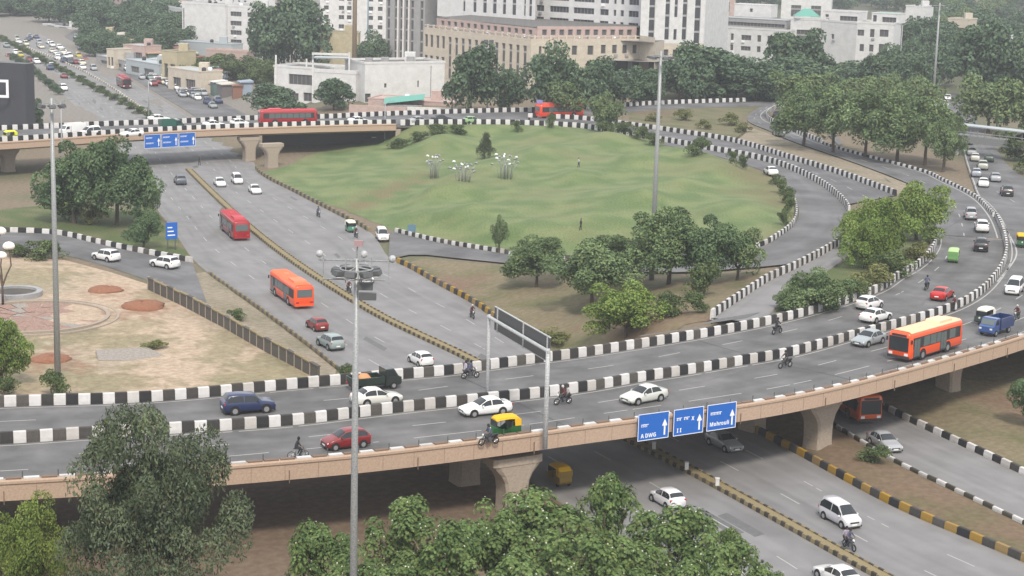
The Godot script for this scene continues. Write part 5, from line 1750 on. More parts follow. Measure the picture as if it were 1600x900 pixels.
func make_trees() -> void:
	# near, at the foot of the picture
	tree("grey", Vector3(-22.06, 0, -110.38), 11.19, 16.66, "big grey-green tree standing in front of the flyover at the lower left")
	tree("leafy", Vector3(-31.73, 0, -114.57), 6.39, 9.58, "bright green leafy tree in the lower left corner beside the big grey-green tree")
	tree("leafy", Vector3(-26.92, 0, -112.16), 3.76, 5.43, "low green tree squeezed between the corner tree and the big grey-green one")
	var k := 0
	for q in [[Vector3(-12.08, 0, -113.19), 4.67, 8.84, "plumeria tree left of the tall steel mast in the foreground"], [Vector3(-9.6, 0, -109.16), 4.89, 8.14, "plumeria tree right at the foot of the tall steel mast"], [Vector3(-6.63, 0, -116.34), 5.57, 9.07, "tall rounded plumeria tree just right of the steel mast, under the red hatchback"],
		[Vector3(-3.42, 0, -113.79), 5.97, 9.05, "plumeria tree dotted with cream flowers at the bottom edge, right of the mast"], [Vector3(-0.46, 0, -116.78), 5.76, 8.88, "plumeria tree below the pier of the near flyover"], [Vector3(2.79, 0, -117.01), 6.9, 9.64, "broad plumeria tree between the flyover pier and the dark roadway"],
		[Vector3(6.67, 0, -121.43), 4.81, 10.07, "tallest plumeria tree, its top reaching the shadow under the blue signs"], [Vector3(4.35, 0, -110.1), 6.32, 9.23, "plumeria tree at the bottom edge below the tallest one"], [Vector3(8.33, 0, -111.39), 5.85, 8.71, "plumeria tree at the bottom edge, left of the white hatchback"],
		[Vector3(11.18, 0, -115.9), 6.46, 9.47, "broad flowering plumeria tree right in front of the white hatchback"], [Vector3(14.28, 0, -110.76), 5.32, 8.87, "plumeria tree at the bottom edge beside the lower road"], [Vector3(16.31, 0, -108.87), 3.98, 8.12, "rightmost plumeria tree, overhanging the lower road at the bottom edge"],
		[Vector3(-6.81, 0, -105.42), 5.4, 8.28, "low plumeria tree at the very bottom edge behind the steel mast"], [Vector3(0.68, 0, -105.91), 6.3, 8.91, "low plumeria tree at the bottom edge in the middle of the grove"], [Vector3(15.37, 0, -120.85), 2.68, 6.71, "slender plumeria tree at the right end of the grove, beside the roadway"], [Vector3(17.82, 0, -111), 3.72, 6.82, "small plumeria tree at the bottom edge, farthest right of the grove"], [Vector3(12.04, 0, -106.64), 5.18, 8.57, "plumeria tree at the very bottom edge right of the flowering one"], [Vector3(6.16, 0, -104.38), 5.47, 8.4, "plumeria tree at the very bottom edge under the tallest one"], [Vector3(-1.64, 0, -103.89), 5.45, 8.37, "plumeria tree at the very bottom edge left of the low middle one"]]:
		tree("plumeria", q[0], q[1], q[2], q[3], "plumeria trees in the foreground grove")
	# left side
	tree("ficus", Vector3(-67.39, 0, -276.01), 12.74, 12.74, "left half of the big dark tree group beside the far flyover")
	tree("ficus", Vector3(-60.79, 0, -275.9), 13.23, 14.21, "right half of the big dark tree group, next to the lower road")
	tree("neem", Vector3(-58.52, 0, -280.57), 6.97, 9.46, "lower dark tree leaning towards the lower road beside the big dark tree")
	tree("ficus", Vector3(-52.61, 0, -255.91), 5.83, 6.38, "small round tree with a thin trunk above the slip road")
	tree("bright", Vector3(-50.85, 0, -177.19), 5.9, 7.56, "bright green tree cut by the left edge beside the sandy ground")
	tree("shrub", Vector3(-69.19, 0, -278.16), 7.31, 4.54, "dark rounded shrub at the foot of the big dark tree", "", "shrub")
	tree("pale_shrub", Vector3(-64.65, 0, -276.47), 4.71, 3.34, "yellowish shrub right of the dark rounded shrub", "", "shrub")
	tree("shrub", Vector3(-44.74, 0, -174.81), 2.78, 2.66, "dark shrub at the foot of the left street mast", "", "shrub")
	tree("shrub", Vector3(-49.42, 0, -174.31), 2.15, 1.89, "small shrub at the left edge behind the black and white barrier", "", "shrub")
	tree("shrub", Vector3(-64.27, 0, -246.59), 5.8, 2.64, "dark low shrubs on the near edge of the slip road", "", "shrub")
	tree("shrub", Vector3(-68.29, 0, -248.45), 4.43, 1.95, "brownish low shrub beside the white globe lamps", "", "shrub")
	tree("pale_shrub", Vector3(-39.25, 0, -195.67), 2.82, 0.99, "scrubby weeds on the sandy ground beside the puddle-like slab", "", "shrub")
	tree("shrub", Vector3(-32.35, 0, -211.41), 2.58, 1.37, "small weed clump on top of the old wall", "", "shrub")
	tree("shrub", Vector3(-17.19, 0, -184.56), 1.73, 1.87, "tuft of weeds where the old wall meets the barrier", "", "shrub")
	# island of trees
	tree("neem", Vector3(3.1, 1.5, -229.39), 8.52, 6.72, "leftmost tree of the clump below the lawn")
	tree("neem", Vector3(9.65, 2.2, -214.55), 11.52, 8.6, "broad tree in the middle of the clump below the lawn")
	tree("neem", Vector3(13.45, 2.9, -224.59), 8.82, 6.25, "rear tree of the clump between the broad tree and the street mast")
	tree("neem", Vector3(19.02, 4.2, -217.6), 10.49, 9.48, "tallest tree of the clump, right of the street mast")
	tree("ficus", Vector3(23.41, 4.8, -215.19), 8.45, 8.6, "dark tree at the right of the tallest one below the lawn")
	tree("olive", Vector3(27.2, 5.2, -216.87), 5.88, 6.81, "thin greyish tree at the right end of the clump below the lawn")
	tree("bright", Vector3(12.66, 3, -196.07), 9.01, 6.33, "bright yellow-green bushy tree just above the near flyover barrier")
	tree("shrub", Vector3(21.59, 5.1, -206.62), 4.58, 3.99, "dark round shrub below the dark tree of the clump", "", "shrub")
	tree("shrub", Vector3(17.61, 4.6, -197.29), 3.68, 2.69, "dark shrub right of the bright bushy tree", "", "shrub")
	tree("shrub", Vector3(20.35, 5.4, -195.27), 3.36, 2.38, "dark shrub beside the end of the island barrier", "", "shrub")
	tree("pale_shrub", Vector3(4.69, 0.5, -203.5), 4.39, 1.61, "weeds beside the end of the overhead sign", "", "shrub")
	# right island
	tree("bright", Vector3(45.7, 6.4, -224.99), 8.65, 8.97, "dense green tree on the traffic island, left of its neighbour")
	tree("bright", Vector3(54.49, 6.4, -243.79), 9.69, 7.96, "dense green tree on the traffic island, nearest the bend")
	tree("bright", Vector3(44.92, 6.4, -233.97), 5.82, 5.82, "smaller green tree at the left end of the traffic island")
	tree("bright", Vector3(43.4, 6.4, -221.2), 6.62, 6.62, "low bushy tree in front of the dense trees on the traffic island")
	tree("neem", Vector3(32.97, 6.4, -194.89), 7.81, 6.97, "dark bushy tree between the connecting road and the near barrier")
	tree("neem", Vector3(30.44, 6.4, -195.24), 3.91, 3.84, "small dark bush left of the dark bushy tree on the island", "", "shrub")
	for q in [[Vector3(38.23, 6.4, -201.8), 4.33, 2.6, "first scrub bush behind the near barrier, right of the dark bushy tree"], [Vector3(41.73, 6.4, -208.15), 5.2, 3.12, "second scrub bush behind the near barrier"], [Vector3(46.26, 6.4, -216.62), 5.09, 3.09, "third scrub bush behind the near barrier, under the dense trees"], [Vector3(50.85, 6.4, -226.62), 4.03, 2.74, "last scrub bush where the barrier turns up the bend"]]:
		tree("pale_shrub" if k % 2 else "shrub", q[0], q[1], q[2], q[3], "", "shrub")
		k += 1
	# row beside the curving road
	for q in [[Vector3(55.38, 6.4, -350.31), 10.34, 12.06, "leftmost tree of the row above the curving road"], [Vector3(59.53, 6.4, -341.21), 11.52, 12.48, "second tree from the left in the row above the curving road"], [Vector3(64.31, 6.4, -334.6), 12.24, 13.18, "middle tree of the row above the curving road"],
		[Vector3(69.29, 6.4, -330.13), 12.08, 13.01, "fourth tree of the row above the curving road"], [Vector3(73.43, 6.4, -325.62), 10.32, 12.38, "fifth tree of the row, left of the footbridge column"], [Vector3(74.76, 6.4, -317.29), 5.81, 10.28, "last tree of the row, against the footbridge column"]]:
		tree("neem", q[0], q[1] * 1.2, q[2], q[3], "trees in a row above the curving road")
	k = 0
	for q in [[1250, 190], [1285, 185], [1330, 190], [1365, 178], [1385, 195], [1430, 200]]:
		tree("olive", plain_spot(q[0], q[1]), 11.0 + (int(q[0]) % 4), 9.0 + (int(q[0]) % 3), ORD[k] + " olive green tree from the left behind the row above the curving road", "trees behind the roadside row")
		k += 1
	tree("far", Vector3(118.76, 6.5, -471.02), 19.42, 20.41, "big dark rounded tree above the footbridge")
	tree("far", Vector3(129.82, 6.5, -474.22), 16.57, 18.22, "dark tree at the right edge beside the big rounded one")
	tree("olive", Vector3(99.77, 6.5, -385.44), 14.87, 12.17, "yellowish green tree just above the footbridge deck")
	tree("olive", Vector3(106, 6.5, -380.96), 14.7, 12.69, "yellowish green tree at the right edge above the footbridge")
	for q in [[Vector3(94.6, 6.5, -350.06), 6.15, 4.18, "farthest hedge shrub beside the outer road"], [Vector3(92.98, 6.5, -336.18), 7.09, 5.2, "middle hedge shrub beside the outer road"], [Vector3(90.38, 6.5, -318.01), 7.17, 6.27, "nearest hedge shrub beside the outer road at the right edge"]]:
		tree("shrub", q[0], q[1], q[2], q[3], "", "shrub")
	tree("ficus", Vector3(50.41, 0.3, -171.5), 4.35, 5.59, "dark tree in the shade under the near flyover at the right edge")
	tree("shrub", Vector3(32.9, 0, -158.88), 3.01, 1.73, "green shrub on the bare median beside the flyover pier", "", "shrub")
	# lawn
	tree("conifer", Vector3(-5.81, 4.6, -339.55), 4.06, 5.02, "dark cone-shaped tree at the far side of the lawn")
	tree("neem", Vector3(-1.94, 1.2, -253.84), 2.71, 5.78, "thin young tree at the lower edge of the lawn")
	for q in [[Vector3(32.06, 6.2, -322.08), 4.54, 3.4, "round shrub at the upper right of the lawn"], [Vector3(37.37, 6.2, -312.9), 1.98, 2.43, "small clipped shrub, the left one of a pair by the ramp"], [Vector3(38.78, 6.2, -309.89), 2.18, 2.62, "small clipped shrub, the right one of a pair by the ramp"], [Vector3(6.85, 5.4, -363.75), 2.3, 3.07, "small shrub at the lawn's far edge, right of the conifer"], [Vector3(0.2, 5.2, -368.45), 2.33, 2.59, "tiny shrub at the lawn's far edge nearest the conifer"],
		[Vector3(-19.65, 6.3, -361.91), 4.32, 2.16, "left clipped bush below the far flyover barrier"], [Vector3(-15.42, 6.3, -364.09), 4.86, 2.17, "middle clipped bush below the far flyover barrier"], [Vector3(-11.4, 6.3, -366.23), 4.37, 2.19, "right clipped bush below the far flyover barrier"], [Vector3(-23.64, 6.2, -360.7), 4.81, 2.03, "bush at the end of the far flyover deck"],
		[Vector3(60.99, 6.4, -236.42), 0.17, 0.17, ""]]:
		if q[3] != "":
			tree("shrub", q[0], q[1], q[2], q[3], "", "shrub")
	for q in [[Vector3(18.21, 5.9, -360.96), 4.31, 2.54], [Vector3(21.07, 6, -355.32), 4.25, 2.75], [Vector3(23.84, 6.1, -349.83), 4.18, 2.71], [Vector3(26.22, 6.1, -345.24), 3.64, 2.67]]:
		tree("shrub", q[0], q[1], q[2], "clipped hedge bush along the lawn's far right edge", "hedge along the far right edge of the lawn", "shrub")
	for q in [[Vector3(42.55, 6.3, -295.88), 2.3, 1.88], [Vector3(42.18, 6.3, -285.74), 2.62, 2.42], [Vector3(41.44, 6.3, -274.88), 2.53, 2.72], [Vector3(40.17, 6.3, -264.69), 2.25, 2.62], [Vector3(38.1, 6.3, -253.95), 1.98, 2.16]]:
		tree("shrub", q[0], q[1], q[2], "hedge bush along the right end of the lawn beside the ramp", "hedge round the right end of the lawn", "shrub")
	# belt in front of the buildings
	for q in [[Vector3(-10.31, 5, -406.81), 13.69, 15.4, "tree in front of the beige building, left of the double lamp"], [Vector3(-1.8, 5.5, -412.63), 10.12, 9.54, "low tree right of the double lamp"], [Vector3(7.6, 5.8, -395.59), 14.42, 16.09, "big dark tree in front of the beige building, above the orange bus"], [Vector3(15.52, 6, -412.29), 13, 11.84, "dark tree between the big one and the building's entrance"], [Vector3(10.01, 6, -391.66), 9.61, 8.24, "paler tree just behind the orange bus"],
		[Vector3(22.41, 6, -420), 13.24, 8.53, "low tree in front of the dark entrance"], [Vector3(38.53, 6, -436.72), 14.67, 14.06, "tree right of the dark entrance"], [Vector3(30.51, 6, -426.72), 8.96, 8.96, "small tree beside the far end of the entrance"], [Vector3(17.44, 6, -366.64), 8.24, 7.98, "olive tree on the verge beside the ring road, right of the orange bus"]]:
		tree("olive" if "olive" in q[3] or "paler" in q[3] else "far", q[0], q[1], q[2], q[3])
	var k2 := 0
	for q in [[Vector3(42.27, 6, -444.22), 12.43, 10.88], [Vector3(46.26, 6, -445.35), 17.14, 12.77], [Vector3(49.76, 6, -456.43), 15.96, 10.53], [Vector3(54.31, 6, -454.33), 17.47, 9.21], [Vector3(57.54, 6, -442.03), 12.37, 8.04], [Vector3(62.21, 6, -460.03), 16.08, 9.01], [Vector3(63.63, 6, -446.97), 12.51, 9.07], [Vector3(71.6, 6, -477.12), 13.34, 16], [Vector3(73.49, 6, -463.3), 14.58, 9.39], [Vector3(79.97, 6, -491.04), 15.43, 9.6], [Vector3(87.73, 6, -501.36), 15.75, 7], [Vector3(93.6, 6, -495.2), 15.56, 5.53]]:
		tree("far", q[0], q[1] * 1.25, q[2] * 1.05, ORD[k2] + " tree from the left in the belt before the white blocks", "tree belt before the white blocks")
		k2 += 1
	for q in [[Vector3(46.53, 6.2, -375.31), 3.42, 2.11], [Vector3(45.22, 6.2, -387.14), 4.62, 2.72], [Vector3(36.3, 6.2, -393.86), 4.14, 2.49], [Vector3(29.08, 6.2, -389.45), 3.55, 1.91], [Vector3(39.03, 6.2, -379.46), 3.2, 2.13]]:
		tree("pale_shrub", q[0], q[1], q[2], "scrub bush on the dry grass beside the ring road", "scrub on the dry grass beside the ring road", "shrub")
	# far right background
	var r := RandomNumberGenerator.new()
	r.seed = 12
	for i in 95:
		var x := 1090.0 + 540.0 * r.randf()
		var y := r.randf_range(-6.0, 96.0)
		if x < 1290.0 and y > 12.0 or x < 1420 and y > 20.0:
			y = r.randf_range(-12.0, 8.0)
		tree(["far", "far", "olive"][i % 3], plain_spot(x, y), r.randf_range(13.0, 20.0), r.randf_range(10.0, 15.0), "hazy tree in the wood at the upper right", "wood at the upper right")
	k = 0
	for q in [[1375, 150], [1395, 130], [1410, 90], [1420, 120], [1425, 150], [1440, 100], [1440, 70], [1460, 130], [1470, 95], [1490, 110], [1500, 75]]:
		tree("far", plain_spot(q[0], q[1]), 13.0, 12.0, ORD[k] + " tree from the left around the two far street masts at the upper right", "trees round the far street masts")
		k += 1
	# upper left
	for q in [[Vector3(-69.23, 1, -560.15), 23.47, 23.47, "tall dark tree between the white buildings, the right one"], [Vector3(-75.48, 1, -563), 17.69, 20.64, "tall dark tree between the white buildings, the left one"], [Vector3(-62.07, 2, -575.27), 14.05, 15.05, "lower dark tree between the white buildings"], [Vector3(-55.82, 0.5, -429.91), 13.88, 7.54, "spreading tree above the red bus, left of its neighbour"], [Vector3(-42.81, 1.5, -426.57), 9.28, 7.78, "rounded tree above the end of the red bus"],
		[Vector3(-42.53, 3, -543.84), 11.39, 13.29, "tree in front of the striped tower"], [Vector3(-106.93, 0, -387.62), 8.18, 8.18, "dark tree below the black hoarding"], [Vector3(-104.54, 0, -393.06), 5.53, 6.91, "pale dusty tree right of the black hoarding"], [Vector3(-110.57, 0, -392.85), 5.53, 5.53, "tree at the left edge behind the far flyover"]]:
		tree("far", q[0], q[1], q[2], q[3])
	for q in [[Vector3(-96.46, 0, -522.04), 8.4, 5.48], [Vector3(-89.88, 0, -515.66), 10.1, 6.13], [Vector3(-86.04, 0, -525.33), 11.02, 6.61], [Vector3(-79.29, 0, -523.17), 10.98, 6.95], [Vector3(-71.82, 0, -512.98), 10.05, 6.46], [Vector3(-65.52, 0, -495.21), 7.63, 5.89], [Vector3(-97.75, 0, -539.32), 9.42, 4.9], [Vector3(-90.06, 0, -532.8), 9.31, 5.21], [Vector3(-81.27, 0, -518.33), 9.06, 5.44], [Vector3(-73.5, 0, -508.43), 8.18, 5.34], [Vector3(-69.04, 0, -501.86), 7.02, 5.62], [Vector3(-90.82, 0, -560.55), 8.61, 4.7], [Vector3(-100.79, 0, -567.12), 7.13, 4.36]]:
		tree("shrub", q[0], q[1], q[2], "green shrub in the strip before the blank white building", "green strip before the blank white building", "shrub")
	for i in 18:
		tree("far", plain_spot(r.randf_range(120.0, 285.0), r.randf_range(70.0, 92.0)), r.randf_range(8.0, 12.0), r.randf_range(6.0, 10.0), "dusty green tree between the stalls of the market", "trees between the market stalls")
	for i in 60:
		var x := r.randf_range(-60.0, 290.0)
		var y := lerpf(28.0, 74.0, clampf(x / 280.0, 0, 1)) + r.randf_range(-26.0, 2.0)
		tree("far", plain_spot(x, y), r.randf_range(12.0, 18.0), r.randf_range(9.0, 14.0), "hazy tree in the avenue behind the market at the upper left", "trees behind the market at the upper left")
	for i in 9:
		tree("far", plain_spot(20.0 + i * 9.0, 96.0 + i * 6.5), 3.2, 2.2, "low planting in the far median of the lower road", "planting in the far median", "shrub")
	for i in 26:
		var p: Vector3 = on_path(paths.median, 0.0).lerp(Vector3(-86, 0, -426), i / 25.0)
		tree("shrub", p, 3.6, 2.0, "shrub planted in the green median of the lower road", "shrubs in the green median", "shrub")

func plain_spot(x: float, y: float) -> Vector3:     # where a sight line at these bearings meets the plain (y = 6 to the right, 0 to the left)
	var yaw := (x - 800.0) / 2855.0
	var h := 6.0 if x > 500.0 else 0.0
	var drop := (y - 450.0) / 2855.0
	var d := Vector3(yaw + drop * 0.0269, -0.19595 - drop * 0.9806 + yaw * 0.0264, -0.9806 + drop * 0.19595)
	return Vector3(0, 47, 0) + d * ((h - 47.0) / d.y)

# ---------------------------------------------------------------- buildings
# a wall from a to b (left to right seen from outside) with openings [u0, u1, v0, v1] as shares of its width and height; each window is a part set back in its reveal
func facade(o: Node3D, a: Vector3, b: Vector3, y0: float, y1: float, wins: Array, wall_mat: Material, glass: Material, deep := 0.3) -> MeshInstance3D:
	var w := Vector2(b.x - a.x, b.z - a.z).length()
	var h := y1 - y0
	var us := [0.0, 1.0]
	var vs := [0.0, 1.0]
	for q in wins:
		us += [q[0], q[1]]
		vs += [q[2], q[3]]
	us.sort()
	vs.sort()
	var bag := Bag.new()
	for i in us.size() - 1:
		for j in vs.size() - 1:
			if us[i + 1] - us[i] < 1e-5 or vs[j + 1] - vs[j] < 1e-5:
				continue
			var um: float = (us[i] + us[i + 1]) * 0.5
			var vm: float = (vs[j] + vs[j + 1]) * 0.5
			var hole := false
			for q in wins:
				if um > q[0] and um < q[1] and vm > q[2] and vm < q[3]:
					hole = true
			if not hole:
				bag.quad(Vector3(us[i] * w, vs[j] * h, 0), Vector3(us[i] * w, vs[j + 1] * h, 0), Vector3(us[i + 1] * w, vs[j + 1] * h, 0), Vector3(us[i + 1] * w, vs[j] * h, 0))
	for q in wins:
		var x0: float = q[0] * w
		var x1: float = q[1] * w
		var z0: float = q[2] * h
		var z1: float = q[3] * h
		bag.quad(Vector3(x0, z0, 0), Vector3(x0, z1, 0), Vector3(x0, z1, -deep), Vector3(x0, z0, -deep))
		bag.quad(Vector3(x1, z0, 0), Vector3(x1, z1, 0), Vector3(x1, z1, -deep), Vector3(x1, z0, -deep))
		bag.quad(Vector3(x0, z0, 0), Vector3(x1, z0, 0), Vector3(x1, z0, -deep), Vector3(x0, z0, -deep))
		bag.quad(Vector3(x0, z1, 0), Vector3(x1, z1, 0), Vector3(x1, z1, -deep), Vector3(x0, z1, -deep))
	var dir := Vector3(b.x - a.x, 0, b.z - a.z).normalized()
	var xf := Transform3D(Basis(dir, Vector3.UP, dir.cross(Vector3.UP)), Vector3(a.x, y0, a.z))
	var wall := part(o, "wall", bag.commit(), wall_mat, xf)
	for q in wins:
		var ww: float = (q[1] - q[0]) * w
		var wh: float = (q[3] - q[2]) * h
		var key := "window_%.1f_%.1f" % [ww, wh]
		if not shapes.has(key):
			var p := Bag.new()
			p.box(Vector3(0, 0, -0.05), Vector3(ww, wh, 0))
			var f := Bag.new()
			var bar := 0.06
			f.box(Vector3(0, 0, 0.002), Vector3(ww, bar, 0.05))
			f.box(Vector3(0, wh - bar, 0.002), Vector3(ww, wh, 0.05))
			var n := maxi(1, int(round(ww / 1.2)))
			for k in n + 1:
				var x := (ww - bar) * k / n
				f.box(Vector3(x, bar, 0.002), Vector3(x + bar, wh - bar, 0.05))
			if wh > 4.0:
				for k in range(1, int(wh / 3.2) + 1):
					f.box(Vector3(bar, k * 3.2 - 0.5, 0.002), Vector3(ww - bar, k * 3.2, 0.05))
			var both := p.commit()
			var st := SurfaceTool.new()
			st.create_from(f.commit(), 0)
			st.commit(both)
			shapes[key] = both
		var win := part(wall, "window", shapes[key], null, Transform3D(Basis(), Vector3(q[0] * w, q[2] * h, -deep)))
		win.set_surface_override_material(0, glass)
		win.set_surface_override_material(1, M.window_frame)
		if ww > 0.9 and ww < 5.0 and wh < 3.2 and rng.randf() < 0.4:
			part(wall, "air_conditioner", cooler(), M.sign_white if rng.randf() < 0.6 else M.plaster_grey, Transform3D(Basis(), Vector3(q[0] * w + ww * rng.randf_range(0.1, 0.6), q[2] * h - 0.75, 0.0)))
	return wall

func cooler() -> ArrayMesh:
	if not shapes.has("cooler"):
		shapes.cooler = bag_box(Vector3(0, 0, 0.003), Vector3(0.95, 0.6, 0.4))
	return shapes.cooler

func rows(cols: Array, vs: Array) -> Array:
	var out := []
	for v in vs:
		for c in cols:
			out.append([c[0], c[1], v[0], v[1]])
	return out

func even_cols(n: int, margin: float, share: float) -> Array:
	var out := []
	var step := (1.0 - margin * 2.0) / n
	for i in n:
		out.append([margin + step * (i + 0.5 - share * 0.5), margin + step * (i + 0.5 + share * 0.5)])
	return out

func even_rows(n: int, y_low: float, y_high: float, share: float) -> Array:
	var out := []
	var step := (y_high - y_low) / n
	for i in n:
		out.append([y_low + step * (i + 0.5 - share * 0.5), y_low + step * (i + 0.5 + share * 0.5)])
	return out

func roof_slab(o: Node3D, corners: Array, y: float, mat: Material, called := "roof") -> void:
	var b := Bag.new()
	for i in range(1, corners.size() - 1):
		b.tri(Vector3(corners[0].x, y, corners[0].z), Vector3(corners[i].x, y, corners[i].z), Vector3(corners[i + 1].x, y, corners[i + 1].z))
	part(o, called, b.commit(), mat)

func parapet(o: Node3D, corners: Array, y: float, high: float, mat: Material) -> void:
	for i in corners.size():
		var a: Vector3 = corners[i]
		var b: Vector3 = corners[(i + 1) % corners.size()]
		var bag := Bag.new()
		bag.box(Vector3(-0.15, -0.02, -0.22), Vector3(a.distance_to(b) + 0.15, high, 0.08))
		var dir := Vector3(b.x - a.x, 0, b.z - a.z).normalized()
		part(o, "parapet", bag.commit(), mat, Transform3D(Basis(dir, Vector3.UP, dir.cross(Vector3.UP)), Vector3(a.x, y + 0.004 * i, a.z)))

# a block whose front runs from a to b; wins for [front, right side, left side]
func block(o: Node3D, a: Vector3, b: Vector3, deep: float, y0: float, y1: float, mat: Material, wins: Array, roof_mat: Material, rim := 0.7, glass: Material = null) -> void:
	var dir := Vector3(b.x - a.x, 0, b.z - a.z).normalized()
	var back := -dir.cross(Vector3.UP) * deep
	var g: Material = glass if glass else M.window_dark
	facade(o, a, b, y0, y1, wins[0] if wins.size() > 0 else [], mat, g)
	facade(o, b, b + back, y0, y1, wins[1] if wins.size() > 1 else [], mat, g)
	facade(o, b + back, a + back, y0, y1, [], mat, g)
	facade(o, a + back, a, y0, y1, wins[2] if wins.size() > 2 else [], mat, g)
	roof_slab(o, [a, b, b + back, a + back], y1, roof_mat)
	if rim > 0.0:
		parapet(o, [a, b, b + back, a + back], y1, rim, mat)

func lift_box(o: Node3D, called: String, c: Vector3, size: Vector3, mat: Material, turn := 0.0) -> void:
	var b := Bag.new()
	b.box(Vector3(-size.x, 0, -size.z) * 0.5, Vector3(size.x * 0.5, size.y, size.z * 0.5))
	part(o, called, b.commit(), mat, at(c, turn))

func house(label: String, a: Vector3, b: Vector3, deep: float, y0: float, mat: Material, wins: Array, roof_mat: Material, rim := 0.7, group := "", category := "building") -> Node3D:
	var o := thing("building", label, category, Vector3.ZERO, 0.0, group)
	var y1 := (a.y + b.y) * 0.5
	block(o, a, b, deep, y0, y1, mat, wins, roof_mat, rim)
	var long := a.distance_to(b)
	if deep > 5.0 and long > 6.0:      # tanks and a stair head on the roof
		var dir := Vector3(b.x - a.x, 0, b.z - a.z).normalized()
		var back := -dir.cross(Vector3.UP)
		for i in 1 + int(long / 14.0):
			var p: Vector3 = Vector3(a.x, y1, a.z) + dir * long * rng.randf_range(0.1, 0.9) + back * deep * rng.randf_range(0.3, 0.7)
			var tk := Bag.new()
			tk.tube([Vector3(0, 0, 0), Vector3(0, 0.9, 0), Vector3(0, 1.1, 0)], [0.6, 0.62, 0.3], 10)
			part(o, "water_tank", tk.commit(true), M.trim_black if rng.randf() < 0.6 else M.sign_white, at(p))
		lift_box(o, "stair_head", Vector3(a.x, y1, a.z) + dir * long * 0.72 + back * deep * 0.6, Vector3(2.6, 2.2, 2.6), mat)
	return o

